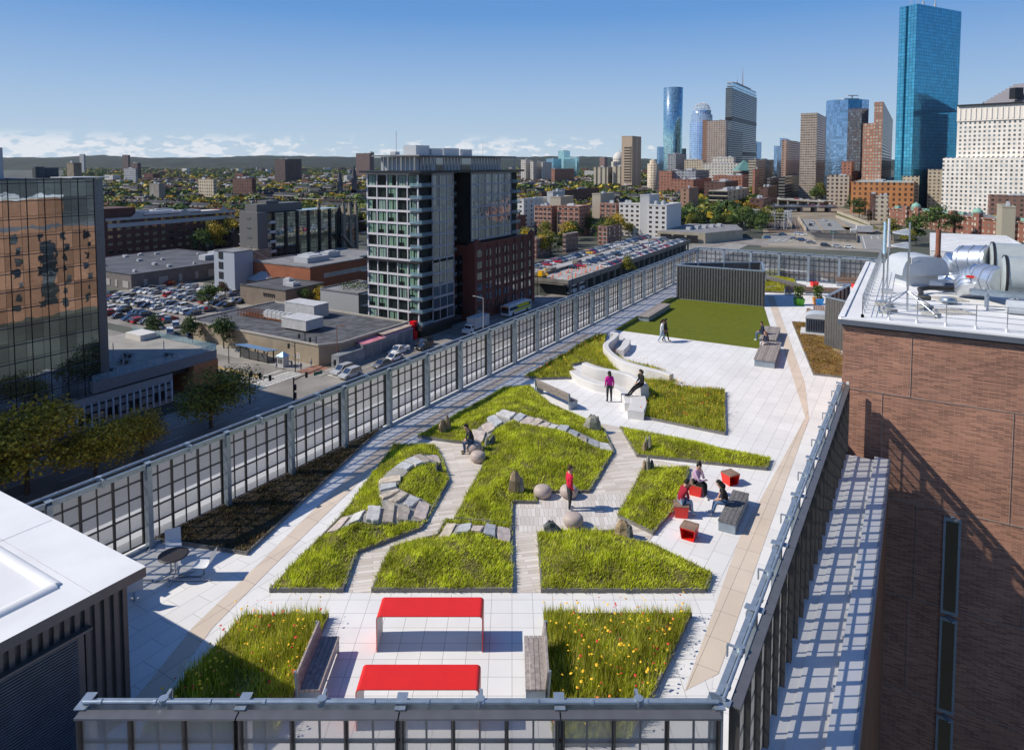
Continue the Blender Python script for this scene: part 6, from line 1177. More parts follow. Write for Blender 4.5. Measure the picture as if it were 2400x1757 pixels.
car('pickup', 'white', ab(107.5, -100.6), RZ_, 'white pickup truck in front of the pink roofed shopfront', sc=1.25); car('sedan', 'white', ab(101.5, -97.4), RZ_, 'white saloon half hidden by the long fence, behind the pickup', sc=1.3); car('sedan', 'grey', ab(95.5, -96.2), RZ_, 'dark grey saloon peeking over the long fence', sc=1.3)
car('suv', 'black', ab(117.5, -99.5), RZ_, 'black off roader next to the red sculpture', sc=1.25); car('sedan', 'black', ab(114.5, -97.5), RZ_, 'black saloon half hidden by the fence near the red sculpture', sc=1.25)
t = thing('box_truck', 'white box truck driving past the dark side of the condominium', 'truck', (*ab(138.2, -95.8), GZ+.05), RZ_, sc=1.3); b = MB(); b.box((-1.6, 0, 2.35), (6.4, 2.4, 2.7)); b.build('cargo_box', WHM, t); b = MB(); b.add([(1.75, -1.05, .5), (3.9, -1.05, .5), (3.9, -1.05, 1.3), (2.9, -1.0, 1.45), (2.5, -.95, 2.3), (1.75, -.95, 2.3)]+[(1.75, 1.05, .5), (3.9, 1.05, .5), (3.9, 1.05, 1.3), (2.9, 1.0, 1.45), (2.5, .95, 2.3), (1.75, .95, 2.3)], [(0, 1, 2, 3, 4, 5), (11, 10, 9, 8, 7, 6)]+[(i, 6+i, 6+(i+1) % 6, (i+1) % 6) for i in range(6)]); b.build('cab', PAINT['white'], t); b = MB(); b.add([(2.92, -.9, 1.5), (2.53, -.85, 2.2), (2.53, .85, 2.2), (2.92, .9, 1.5)], [(0, 1, 2, 3)]); b.box((2.15, 0, 1.8), (.6, 2.02, .5)); b.build('glass', CGL, t); b = MB(); b.box((-.6, 0, .75), (8, .9, .3)); b.build('chassis', BLACKM, t)
for x in (-3.4, 2.9):
    for s in (-1, 1): b = MB(); b.tube([(x, s*1.0-.13, .45), (x, s*1.0+.13, .45)], .45, 14); b.build('wheel', TYRE, t)
def bus(p, lab, yellow=True):
    t = thing('city_bus', lab, 'bus', (*p, GZ+.05), RZ_, sc=1.32); b = MB(); b.box((0, 0, 1.6), (12, 2.5, 2.5)); b.box((-1, 0, 2.95), (7, 1.9, .25)); b.box((4, 0, 2.93), (1.6, 1.6, .2)); b.build('body', PAINT['white'], t); b = MB(); b.box((0, 0, 2.0), (11.2, 2.54, .85)); b.box((6.0, 0, 1.75), (.06, 2.2, 1.5)); b.build('glass', CGL, t)
    if yellow: b = MB(); b.box((-1.2, 0, 1.15), (9, 2.56, .5)); b.box((-1.5, 0, 2.2), (6.2, 2.58, .85)); b.build('yellow_stripe', mat('bus_yellow', (.72, .62, .02), .4), t); b = MB(); b.box((6.02, 0, 2.65), (.06, 2.0, .35)); b.build('destination_sign', ORF, t)
    for x in (-3.6, 3.8):
        for s in (-1, 1): q = MB(); q.tube([(x, s*1.15-.12, .5), (x, s*1.15+.12, .5)], .5, 14); q.build('wheel', TYRE, t)
bus(ab(168.5, -98.2), 'white city bus with a yellow side passing the brick annex'); bus(ab(214.5, -97.5), 'pale bus farther along, beside the raised car park', False)
cols = ['silver', 'white', 'black', 'grey', 'navy', 'red', 'silver', 'white', 'black', 'grey', 'silver', 'white']
rc = random.Random(5); CN = {'silver': 'silver', 'white': 'white', 'black': 'black', 'grey': 'dark grey', 'red': 'red', 'navy': 'dark blue', 'yellow': 'yellow'}
for a in (92, 98.5, 107.5, 114, 123, 129.5, 139):
    for k in range(19):
        bb = -252+k*3.3+(a-92)*-.1
        if rc.random() < .16 or bb > -190: continue
        c = rc.choice(cols); kd = rc.choice(('sedan', 'suv')); car(kd, c, ab(a+rc.uniform(-.5, .5), bb), R(GA)+(math.pi if rc.random() < .5 else 0), '%s %s in the packed car park behind the corner building' % (CN[c], 'car' if kd == 'sedan' else 'off roader'), 'cars in the packed car park', sc=1.12, full=False)
for a, bb, c in ((90, -186, 'white'), (94, -183, 'silver'), (87.6, -176, 'white'), (91.5, -171.5, 'black'), (97, -192, 'grey'), (88.4, -166.5, 'navy')): car('suv', c, ab(a, bb), R(GA+60), '%s off roader parked in tree shade at the near side of the car park' % CN[c], 'cars in tree shade', sc=1.2, full=False)
# ---------------------------------------------------------------- raised car park with two decks
DECKC = mat('sunlit_deck_concrete', (.36, .35, .335), .85, var=.18, scale=.12); DKW = mat('stained_parapet', (.20, .185, .16), .9, var=.3, scale=.3)
t = thing('raised_car_park', 'long raised concrete car park deck beside the railway street', 'car park', (0, 0, 0)); b = MB(); zt = GZ+6; b.prism(rect(203, 372, -110.5, -94.5), GZ+4.6, zt, m=1, mtop=0); b.prism(rect(216, 380, -128, -112), GZ+5.0, zt+.5, m=1, mtop=0); b.build('deck', [DECKC, DKW], t); b = MB()
for (a0, b0, a1, b1, z) in ((203, -94.5, 372, -94.5, zt), (203, -110.5, 203, -94.5, zt), (215, -111.2, 372, -111.2, zt+.3), (216, -128, 380, -128, zt+.5)): b.bar((*ab(a0, b0), z+.1), (*ab(a1, b1), z+.1), .35, 1.5)
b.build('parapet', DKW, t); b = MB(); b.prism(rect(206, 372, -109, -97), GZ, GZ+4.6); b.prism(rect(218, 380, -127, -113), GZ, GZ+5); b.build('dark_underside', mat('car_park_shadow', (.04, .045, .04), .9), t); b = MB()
for k in range(22): b.box((*ab(206+k*7.8, -95.2), GZ+2.3), (.8, .8, 4.6), ux=E1)
b.build('column', DKW, t); b = MB()
for k in range(6): b.box((*ab(222+k*26, -112), zt+1.3), (5, 2.4, 1.6), ux=E1)
b.build('stair_box', DKW, t)
b = MB()
for k in range(9): b.box((*ab(204.6+rc.uniform(0, 2), -97-k*1.2), zt+.05), (1, 1, .08), ux=E1)
for k in range(30): b.box((*ab(208+rc.uniform(0, 30), -97-rc.uniform(0, 10)), zt+.05), (rc.uniform(.6, 2.5), rc.uniform(.4, 1.2), rc.uniform(.08, .2)), ux=E1)
b.build('broken_concrete', mat('rubble', (.33, .29, .25), .9, var=.3), t)
ORANGE = mat('safety_orange', (.80, .13, .02), .6)
pr = MB(); pr.lathe([(.3, 0), (.3, .05), (.16, .1), (.1, .9), (.03, .95)], n=8); cone = pr.data('drum', ORANGE)
for k in range(22):
    p = ab(208+k*1.75+rc.uniform(-.6, .6), (-97.5 if k % 2 else -104)-rc.uniform(0, 2)); o = obj('traffic_cone', cone, None, (p[0], p[1], zt+.02)); o.scale = (1.3, 1.3, 1.4); tag(o, 'orange marker post on the broken end of the raised car park', 'traffic cone', 'orange markers on the car park')
t = thing('digger', 'yellow mini digger parked at the broken corner of the raised car park', 'digger', (*ab(206.5, -108.5), zt), R(GA), sc=1.3); b = MB(); b.box((0, 0, 1.2), (2.6, 1.7, .9)); b.box((-.4, 0, 2.0), (1.2, 1.4, 1.0)); b.build('body', PAINT['yellow'], t)
for s in (-1, 1): b = MB(); b.box((0, s*.9, .4), (3.0, .45, .75)); b.build('track', BLACKM, t)
b = MB(); b.bar((1.2, 0, 1.5), (2.6, 0, 2.8), .25, .3); b.bar((2.6, 0, 2.8), (3.6, 0, .9), .2, .25); b.box((3.6, 0, .6), (.6, .8, .6)); b.build('boom', PAINT['yellow'], t)
for r_, (b_, a0, a1, z) in enumerate(((-97.4, 247, 366, zt), (-108.2, 236, 366, zt), (-121.5, 219, 372, zt+.5))):
    k = 0; a = a0
    while a < a1:
        if rc.random() > .12:
            c = rc.choice(cols+['navy']); c = 'yellow' if (r_ == 2 and abs(a-282) < 1.7) else c; kd = rc.choice(('sedan', 'suv')); car(kd, c, ab(a, b_), R(GA-90), '%s %s parked in a row on the raised car park' % (CN[c], 'car' if kd == 'sedan' else 'off roader'), 'cars on the raised car park', z=z+.02, sc=1.15, full=False)
        a += 3.3

# ================================================================ trees
BARK = mat('grey_brown_bark', (.07, .055, .042), .9, var=.3, scale=3)
LEAF = {'green': leafmat('green_leaves', [(0.021, 0.049, 0.011), (0.061, 0.114, 0.021), (0.105, 0.166, 0.032), (0.175, 0.228, 0.052)], trans=.2), 'dark': leafmat('dark_green_leaves', [(0.014, 0.032, 0.011), (0.035, 0.074, 0.018), (0.070, 0.114, 0.026), (0.114, 0.149, 0.035)], trans=.2),
 'olive': leafmat('yellowing_leaves', [(0.061, 0.079, 0.014), (0.158, 0.175, 0.025), (0.280, 0.263, 0.035), (0.420, 0.350, 0.052)], trans=.2), 'yellow': leafmat('yellow_leaves', [(0.158, 0.123, 0.014), (0.385, 0.280, 0.021), (0.630, 0.438, 0.035), (0.787, 0.578, 0.070)], trans=.2),
 'orange': leafmat('orange_leaves', [(0.158, 0.079, 0.014), (0.385, 0.193, 0.025), (0.630, 0.333, 0.044), (0.490, 0.350, 0.052)], trans=.2), 'rust': leafmat('rust_leaves', [(0.052, 0.032, 0.021), (0.105, 0.056, 0.035), (0.175, 0.088, 0.044), (0.088, 0.079, 0.026)], trans=.2)}
def crown(seed, n, r, h, leaf, z0=.28, lumps=9, flat=1.0):
    """leaf clumps spread over overlapping lumps, hollow towards the inside, ragged outside"""
    q = np.random.default_rng(seed); cs = []
    for k in range(lumps):
        a = q.uniform(0, 6.28); rr = r*q.uniform(.25, .62); cs.append((rr*math.cos(a), rr*math.sin(a), h*(z0+q.uniform(.16, .62)), r*q.uniform(.34, .52)))
    cs.append((0, 0, h*.78, r*.5)); cs.append((0, 0, h*.55, r*.55)); cs = np.array(cs); i = q.integers(0, len(cs), n); d = q.normal(size=(n, 3)); d /= np.linalg.norm(d, axis=1)[:, None]; d[:, 2] = np.where(d[:, 2] < -.35, -d[:, 2]*.5, d[:, 2])
    rad = cs[i, 3]*q.uniform(.62, 1.1, n)*(1+.12*np.sin(d[:, 0]*9+i)*np.sin(d[:, 2]*8)); P = cs[i, :3]+d*rad[:, None]*np.array([1, 1, .82*flat])
    u = q.normal(size=(n, 3)); u /= np.linalg.norm(u, axis=1)[:, None]; nn = d+q.normal(size=(n, 3))*.55; w = np.cross(u, nn); w /= np.linalg.norm(w, axis=1)[:, None]+1e-9; u = np.cross(nn, w); u /= np.linalg.norm(u, axis=1)[:, None]+1e-9
    s = (q.uniform(.55, 1.25, n)*leaf)[:, None]; V = np.stack([P-u*s*.6, P+w*s*.5, P+u*s*.7, P-w*s*.45], 1).astype(np.float32)
    me = bpy.data.meshes.new('crown'); me.vertices.add(n*4); me.vertices.foreach_set('co', V.ravel()); me.loops.add(n*4); me.loops.foreach_set('vertex_index', np.arange(n*4, dtype=np.int32)); me.polygons.add(n); me.polygons.foreach_set('loop_start', np.arange(0, n*4, 4, dtype=np.int32)); me.materials.append(LEAF['green']); me.update(calc_edges=True); return me
def trunkmesh(seed, h, r, n=6, rad=.22):
    q = random.Random(seed); b = MB(); b.tube([(0, 0, 0), (.1, .05, h*.25), (0, .1, h*.5), (.15, 0, h*.8)], [rad, rad*.75, rad*.5, rad*.12], 7)
    for k in range(n): a = k*6.28/n+q.uniform(-.3, .3); z = h*q.uniform(.26, .5); b.tube([(0, 0, z), (r*.35*math.cos(a), r*.35*math.sin(a), z+h*.15), (r*.7*math.cos(a), r*.7*math.sin(a), z+h*.28)], [rad*.45, rad*.28, rad*.06], 5)
    return b.data('trunk', BARK)
CRM = [crown(100+i, 1700, 5.2, 12, .52, z0=.12, lumps=11) for i in range(5)]; TRM = trunkmesh(1, 12, 5.2); CRF = [crown(200+i, 600, 5.4, 11.5, .85, z0=.14, lumps=10) for i in range(6)]; CRB = [crown(300+i, 9000, 7.2, 13.5, .32, lumps=17, z0=.16, flat=.9) for i in range(3)]; TRB = trunkmesh(5, 13.5, 6.6, 9, .3)
LAB = {'green': 'green', 'dark': 'dark green', 'olive': 'yellow green', 'yellow': 'yellow', 'orange': 'orange', 'rust': 'rusty brown'}
def tree(p, col, sc, label, meshes=CRM, tr=TRM, base=GZ, group=None, q=rb, sz=None):
    t = thing('street_tree', label, 'tree', (p[0], p[1], base), q.uniform(0, 6.28), group); t.scale = (sc, sc, sc*(sz or q.uniform(.88, 1.12))); o = obj('crown', q.choice(meshes), t); o.material_slots[0].link = 'OBJECT'; o.material_slots[0].material = LEAF[col]
    if tr: obj('trunk', tr, t)
    return t
for p, c, s, lab in ((ab(14, -99), 'yellow', 1.6, 'broad yellow green street tree lowest on the left, in the tower shadow'), (ab(22.5, -95), 'yellow', 1.15, 'smaller crown overlapping the broad street tree on the left'), (ab(32, -97.5), 'yellow', .95, 'thin yellowing street tree in the middle of the three on the dark street'), (ab(46.5, -98), 'olive', 1.32, 'tall round street tree nearest the junction'), (ab(6, -99), 'olive', 1.4, 'street tree cut by the left edge above the penthouse roof')): tree(p, c, s, lab, CRB, TRB, sz=.72)
for p, c, s, lab in ((ab(85.5, -147), 'dark', .95, 'dark tree beside the patched roof, nearest the shelter'), (ab(84.5, -160), 'dark', .8, 'dark tree in front of the car park shadow'), (ab(83, -176), 'dark', .75, 'dark tree at the shaded corner of the car park'), (ab(116, -197), 'green', .95, 'green tree standing over the packed cars'), (ab(134, -214), 'rust', .62, 'small rusty tree by the grey side wing'), (ab(98, -262), 'rust', 1.25, 'big rusty brown tree behind the glass tower edge'), (ab(88, -246), 'dark', 1.2, 'dark tree below the rusty one at the glass tower edge'),
    (ab(138, -349), 'green', 1.55, 'big rounded green tree before the long brick apartment house'), (ab(150, -352), 'green', 1.25, 'second green tree merging with the big rounded one'), (ab(141, -166), 'yellow', .62, 'young yellow tree by the orange brick school'), (ab(137, -170), 'green', .6, 'young green tree near the stepped red sculpture'), (ab(144, -172), 'olive', .6, 'young yellow green tree against the orange brick wall'), (ab(158, -160), 'orange', .72, 'orange tree between the brick wall and the condominium'), (ab(163, -152), 'olive', .7, 'yellow green tree close to the left side of the condominium'),
    (ab(121, -114), 'green', .42, 'low green bush under the condominium edge'), (ab(121, -120), 'green', .38, 'low green bush left of the other under the condominium'), (ab(121, -127), 'green', .4, 'low bush beneath the left corner of the condominium'), (ab(262, -92.5), 'olive', .85, 'thin yellowing tree growing at the raised car park edge')): tree(p, c, s, lab)
# ================================================================ mid distance buildings
t = thing('church', 'rubble stone church base carrying a dark glass block of flats', 'building', (*ab(163, -228), GZ)); STN = mat('church_rubble_stone', (.27, .225, .17), .9, var=.35, scale=.5, bump=.2); b = MB(); b.prism(loc(-5, 6, -14, 1.5), 0, 15); b.prism(loc(6, 54, -22, .4), 0, 8.6); b.build('wall', STN, t); GRYP = mat('flats_grey_panel', (.135, .13, .125), .6, var=.04)
b = MB(); b.prism(loc(.1, 51, -11.8, -1), 8.6, 30.6, m=0); b.prism(loc(-.4, 5, -12, .2), 14, 31.2, m=1); b.prism(loc(2, 28, -11, -3), 30.8, 34.6, m=1); b.prism(loc(8, 15, -10, -4), 34.6, 36, m=1); b.build('flats', [GLD, GRYP], t)
CGD = glassmat('flats_dark_glass', (.04, .046, .045), .5, 1.6, 2.9, (.012, .013, .014), .08, wav=.03, rough=.02, tone=.4); b = MB(); b.box(E1*29.5+E2*-.9+UP*19.8, (42.6, .3, 21.4), ux=E1); b.build('curtain_wall', CGD, t); b = MB()
for k in range(7): b.box(E1*(9.2+6.9*k)+E2*-.4+UP*19.2, (.8, 1.0, 23), ux=E1)
for k in range(8): b.box(E1*29.5+E2*-.72+UP*(9.2+2.9*k), (42.6, .25, .22), ux=E1)
for k in range(13): b.bar(E1*(9+3.4*k)+E2*-.6+UP*9.2, E1*(9+3.4*k)+E2*1.2+UP*6.8, .3, .4)
b.build('black_fin', CD, t); b = MB()
for k in range(4): b.box(E1*6.6+E2*.6+UP*(13+4.4*k), (3.2, 3, .35), ux=E1); b.box(E1*6.6+E2*2.05+UP*(13.6+4.4*k), (3.2, .1, .9), ux=E1); b.box(E1*3+E2*-13+UP*(12+4.4*k), (4, 3, .35), ux=E1)
b.build('balcony', METW, t); b = MB()
for k in range(4): b.box(E1*-.45+E2*-5.5+UP*(15.6+4.3*k), (.2, 2.6, .7), ux=E1)
b.build('slot_window', GLB, t); b = MB()
for k in range(11): x = 8.6+4.2*k; b.add([tuple(E1*(x+s)+E2*.46+UP*z) for s, z in ((-1.0, 1.5), (1.0, 1.5), (1.0, 4.6), (.6, 5.8), (0, 6.6), (-.6, 5.8), (-1.0, 4.6))], [(0, 1, 2, 3, 4, 5, 6)])
b.add([tuple(E1*-5.05+E2*(-6+s)+UP*z) for s, z in ((-2.2, 1), (2.2, 1), (2.2, 9), (0, 12.5), (-2.2, 9))], [(4, 3, 2, 1, 0)])
for z in (2.5, 6, 9.5): b.box(E1*-5.05+E2*-11+UP*z, (.1, 1.3, 2), ux=E1)
b.build('pointed_window', GLD, t); TRI = mat('pale_stone_trim', (.45, .41, .34), .9); b = MB()
for k in range(11):
    x = 8.6+4.2*k
    for s in (-1, 1): b.bar(E1*(x+s*1.35)+E2*.55+UP*4.4, E1*x+E2*.55+UP*7.6, .35, .35); b.bar(E1*(x+s*1.35)+E2*.55+UP*1, E1*(x+s*1.35)+E2*.55+UP*4.5, .35, .35)
b.bar(E1*-4+E2*1.6+UP*15, E1*6+E2*1.6+UP*9, .4, .6); b.build('gothic_trim', TRI, t); b = MB(); b.prism(loc(51, 60, -18, 1.5), 0, 27)
for (x, y) in ((51, 1.5), (60, 1.5), (51, -16), (55.5, 1.5)): b.box(E1*x+E2*y+UP*15.5, (1.6, 1.6, 31), ux=E1); b.lathe([(.9, 0), (.1, 3.5)], tuple(E1*x+E2*y+UP*31), 6)
for s in (0, 1): b.bar(E1*49+E2*(2+s)+UP*17, E1*(62)+E2*(2+s)+UP*4, .9, 1.2)
b.build('west_gable', STN, t); b = MB()
for x in (53.4, 57.6): b.add([tuple(E1*(x+s)+E2*1.65+UP*z) for s, z in ((-1.5, 13), (1.5, 13), (1.5, 20), (0, 23.5), (-1.5, 20))], [(0, 1, 2, 3, 4)])
b.build('tracery_window', GLD, t)
block('side_wing', 'plain pale blue grey stair wing with four open slots at the end of the church', (ab(140, -214), 13, 9, GZ+17), mat('blue_grey_render', (.36, .39, .44), .7, var=.04), ROOFG, gear=0, para=.3); b = MB()
for k in range(4): b.box(E1*-.05+E2*-8.5+UP*(3+4.1*k), (.3, 2.6, 2.8), ux=E1)
b.build('slot_window', CD, bpy.data.objects['side_wing'])
block('chapel', 'small stone chapel with a grey hipped roof before the church', (ab(146, -202), 12, 14, GZ+5), STN, ROOFG, gear=0, para=.2); b = MB(); o_ = Vector((*ab(146, -202), GZ+5.2)); q = [o_+E1*-.5+E2*.5, o_+E1*14.5+E2*.5, o_+E1*14.5+E2*-12.5, o_+E1*-.5+E2*-12.5, o_+E1*5+E2*-6+UP*4.5, o_+E1*9+E2*-6+UP*4.5]; b.add([tuple(v-Vector((*ab(146, -202), GZ))) for v in q], [(0, 1, 5, 4), (1, 2, 5), (2, 3, 4, 5), (3, 0, 4)]); b.build('hip_roof', mat('pale_slate', (.36, .38, .41), .6), bpy.data.objects['chapel'])
ORB = brickmat('orange_brick', (.30, .095, .045), (.35, .12, .058), (.3, .14, .08), .6, .2, .012, vertical=True, dirt=.12, dscale=.2)
block('brick_school', 'three storey orange brick block with a strip of pale windows', abtf(149.5, 200, -181, -215, GZ+12), ORB, ROOFG, gear=3, para=.5); b = MB(); b.box(E1*24+E2*.06+UP*8, (34, .2, 1.8), ux=E1); b.build('strip_window', mat('pale_blind', (.42, .40, .36), .6, var=.3, scale=.6), bpy.data.objects['brick_school'])
block('lettered_shed', 'low tan shed with dark lettering like marks on its side', abtf(129.5, 148, -172, -197, GZ+7), mat('tan_painted_block', (.22, .175, .135), .9, var=.12, scale=.3), ROOFD, gear=2, para=.4); b = MB()
for k in range(6): b.box(E1*-.08+E2*(-6-1.1*k)+UP*4.6, (.1, .55, 1.2), ux=E1)
for k in range(6): b.box(E1*-.08+E2*(-6.2-1.1*k)+UP*5.1, (.1, .9, .35), ux=E1)
b.build('wall_letters', BLACKM, bpy.data.objects['lettered_shed'])
block('grey_garden_wall', 'grey panelled podium wing with planting on top, left of the condominium', abtf(131, 150, -138, -156, GZ+9), mat('grey_panel_wall', (.33, .34, .34), .7, var=.08), ROOFG, gear=0, para=.5); b = MB(); tuft(b, 500, 6, 1.6, 3, 9.2, .5); bb_ = b.build('roof_plants', LEAF['green'], bpy.data.objects['grey_garden_wall'], tuple(E1*8+E2*-8))
t = block('long_warehouse', 'long low warehouse with a wide dark roof beyond the car park', abtf(123, 185, -258, -322, GZ+6.5), mat('warehouse_brown_wall', (.19, .165, .15), .9, var=.15, scale=.3), mat('bluish_black_roof', (.085, .09, .105), .9, var=.35, scale=.12), gear=0, para=.3); b = MB()
for k in range(7): b.box(E1*(6+8*k)+E2*.1+UP*2.4, (4.2 if k % 3 == 1 else 1.6, .2, 3.2), ux=E1)
for k in range(9): b.box(E1*-.1+E2*(-4-7*k)+UP*2.2, (.2, 1.6 if k % 2 else 4.2, 2.8), ux=E1)
b.build('shutter_door', mat('pale_shutter', (.40, .37, .34), .8), t); b = MB()
for _ in range(16): b.box(E1*rb.uniform(4, 58)+E2*rb.uniform(-60, -4)+UP*7.0, (rb.uniform(.8, 2.2), rb.uniform(.8, 2.2), rb.uniform(.8, 1.6)), ux=E1)
b.box(E1*46+E2*-14+UP*7.6, (7, 5, 2.6), ux=E1); b.box(E1*56+E2*-22+UP*7.6, (6, 5, 2.6), ux=E1); b.build('rooftop_unit', METW, t)
DRB = brickmat('maroon_brick', (.105, .040, .034), (.13, .052, .042), (.11, .06, .05), .7, .22, .012, vertical=True, dirt=.15, dscale=.15); LTB = mat('pale_band', (.42, .41, .41), .7)
t = block('apartment_house', 'long maroon brick apartment house with a pale band and little gables', (ab(155, -345), 24, 84, GZ+23.5), DRB, ROOFL, gear=5, win=(0, 17, 6, 2.6, 1.7, GLD, FRD)); b = MB(); b.box(E1*45+E2*.25+UP*19.8, (78, .6, 2.2), ux=E1); b.box(E1*45+E2*.4+UP*23.2, (80, .9, 1.4), ux=E1); b.build('pale_band', LTB, t); b = MB(); b.prism(loc(-2, 22, -22, -1), 23.5, 29); b.build('brick_penthouse', DRB, t); b = MB()
for x in (22, 50, 76): b.add([tuple(E1*(x+s)+E2*.9+UP*z) for s, z in ((-3.6, 23.9), (3.6, 23.9), (0, 27))], [(0, 1, 2)])
b.build('gable', LTB, t); b = MB(); b.box(E1*66+E2*.2+UP*11, (5, .4, 20), ux=E1); b.build('glass_bay', GLB, t)
# white and brick housing beyond the raised car park
WHP = mat('white_housing_panel', (.62, .61, .58), .75, var=.05); TAN2 = mat('tan_housing_panel', (.42, .37, .29), .8, var=.06); BRP = brickmat('housing_brick', (.27, .105, .065), (.31, .13, .08), (.55, .5, .45), 2.6, 2.9, .10, vertical=True, offset=0, dirt=.1); GRW = mat('pale_grey_panel', (.47, .47, .47), .75, var=.04); FRP = mat('pink_window_frame', (.45, .25, .2), .6)
block('housing_block', 'white housing slab nearest the garage, rows of dark windows on its lit face', ((107.37, 470.0), 13.86, 34.07, -16.51), WHP, ROOFL, gear=2, win=(3, 0, 7, 2.0, 1.6, GLD, FRP))
block('housing_block', 'white housing slab left of its twin with five rows of windows', ((92.78, 490.0), 16.25, 6.73, -16.84), WHP, ROOFL, gear=2, win=(4, 0, 7, 2.0, 1.6, GLD, FRP)); block('lift_tower', 'blank white lift tower between the two white slabs', ((98.33, 485.0), 6.87, 22.15, -10.32), GRW, ROOFL, gear=0)
block('housing_block', 'brick housing slab with white balconies beside the white slabs', ((77.06, 500.0), 13.13, 6.23, -17.45), BRP, ROOFL, gear=1, win=(3, 0, 7, 2.4, 1.7, GLD, FRW)); block('lift_tower', 'tall blank tan lift tower left of the brick slab', ((66.85, 512.0), 6.8, 27.58, -10.62), TAN2, ROOFL, gear=1)
block('housing_block', 'brick housing wing farthest left behind the yellow trees', ((29.21, 500.0), 14.63, 9.25, -19.34), BRP, ROOFL, gear=2, win=(4, 0, 6, 2.4, 1.7, GLD, FRW)); block('housing_block', 'brick housing wing in the middle behind the yellow trees', ((48.99, 492.0), 17.83, 19.61, -18.82), BRP, ROOFL, gear=2, win=(4, 2, 6, 2.4, 1.7, GLD, FRW))
block('lift_tower', 'tan lift tower with a shadowed notch over the brick wings', ((37.62, 524.0), 9.06, 22.87, -13.62), TAN2, ROOFL, gear=1); block('housing_block', 'white housing slab seen between the condominium and the tan tower', ((9.7, 560.0), 5.92, 43.65, -17.22), WHP, ROOFL, gear=1, win=(1, 5, 6, 2.0, 1.6, GLD, FRP)); block('lift_tower', 'pale grey lift tower behind the tan one', ((35.35, 585.0), 5.82, 23.24, -12.3), GRW, ROOFL, gear=1)
block('row_house', 'brick row house with a pale roof edge right behind the brick annex', ((13.51, 375.0), 2.98, 18.37, -29.67), BRP, ROOFL, gear=0, win=(1, 3, 4, 1.8, 1.6, GLD, FRW)); block('row_house', 'brick row house half covered by trees behind the car park', ((31.84, 400.0), 1.97, 16.99, -29.78), BRP, ROOFL, gear=0, win=(1, 3, 4, 1.8, 1.6, GLD, FRW)); block('row_house', 'brick row house at the far end of the tree line by the car park', ((61.95, 440.0), 6.61, 25.4, -28.82), BRP, ROOFL, gear=0, win=(2, 3, 4, 1.8, 1.6, GLD, FRW))
block('cream_factory', 'cream four storey factory with big windows above the dense trees', ((222.48, 700.0), 18.93, 107.98, -15.97), mat('cream_masonry', (.52, .45, .32), .8, var=.06), ROOFL, gear=3, win=(5, 5, 5, 4.6, 3.6, GLD, FRD)); block('brick_tower_house', 'slender brick and tan tower left of the cream factory', ((167.12, 640.0), 8.16, 32.26, -10.94), mat('pinkish_brick', (.36, .21, .145), .85, var=.1), ROOFG, gear=1, win=(1, 1, 8, 1.5, 1.6, GLD, FRD))
t = thing('bus_garage', 'low concrete garage with three dark bays at the end of the raised car park', 'building', (0, 0, 0)); b = MB(); gp = [ab(410, -128), ab(412, -96), ab(450, -80), ab(486, -92), ab(480, -126)]; b.prism(gp, GZ, GZ+7, m=0, mtop=1); b.build('wall', [mat('garage_concrete', (.40, .35, .26), .85, var=.15, scale=.2), ROOFG], t); b = MB()
for k in range(3): p = ab(409.9, -122+k*9); b.box((p[0], p[1], GZ+3), (.5, 7.4, 4.6), ux=E1)
b.build('bay_opening', BLACKM, t); b = MB()
for k in range(5): p = ab(430+k*9, -112+k*3); b.box((p[0], p[1], GZ+8), (5, 3, 2), ux=E1)
b.build('rooftop_unit', METW, t)
# dense green trees and the autumn trees by the car park
rt = random.Random(21)
for k in range(30):
    a = rt.uniform(480, 560); bb = -175+(k/30)*105+rt.uniform(-6, 6); tree(ab(a, bb), rt.choice(('green', 'green', 'dark', 'olive')), rt.uniform(1.2, 1.7), 'leafy tree in the dense green belt beyond the bus garage', CRM, TRM, group='trees of the dense green belt', q=rt)
for k in range(26):
    a = rt.uniform(285, 440); bb = -150-rt.uniform(0, 46); tree(ab(a, bb), rt.choice(('green', 'dark', 'olive', 'olive', 'yellow', 'green')), rt.uniform(.95, 1.55), 'tree turning yellow between the row houses and the white slabs', CRM, TRM, group='trees behind the raised car park', q=rt)
for k in range(22):
    a = rt.uniform(205, 300); bb = -300-rt.uniform(0, 90); tree(ab(a, bb), rt.choice(('olive', 'olive', 'yellow', 'yellow', 'green')), rt.uniform(1.3, 1.8), 'yellow green tree in the clump between the apartment house and the church', CRM, TRM, group='yellow trees beside the church', q=rt)
# ================================================================ highway, bridges, far road
HWY = mat('highway_concrete', (.25, .25, .24), .9, var=.15, scale=.1); TRK = mat('rail_ballast', (.15, .105, .075), .95, var=.35, scale=.15); VERGE = mat('dry_verge_grass', (.10, .105, .03), .95, var=.35, scale=.2); DIRT = mat('bare_earth', (.33, .26, .18), .95, var=.25, scale=.1)
b = MB(); b.sheet([(192.299,507.35),(224.063,515.681),(258.874,507.35),(276.287,503.284),(228.914,408.259),(205.551,427.776),(164.553,433.697)], GZ+.10); struct(b.build('street', mat('pale_street_concrete', (.33, .29, .23), .9, var=.2, scale=.06))); b = MB(); b.sheet([(256.463,499.283),(274.17,503.284),(228.674,410.938),(216.961,416.403)], GZ+.16); b.sheet([(187.776,495.344),(210.261,499.283),(186.49,459.104),(169.204,446.042)], GZ+.16); struct(b.build('street', HWY))
b = MB()
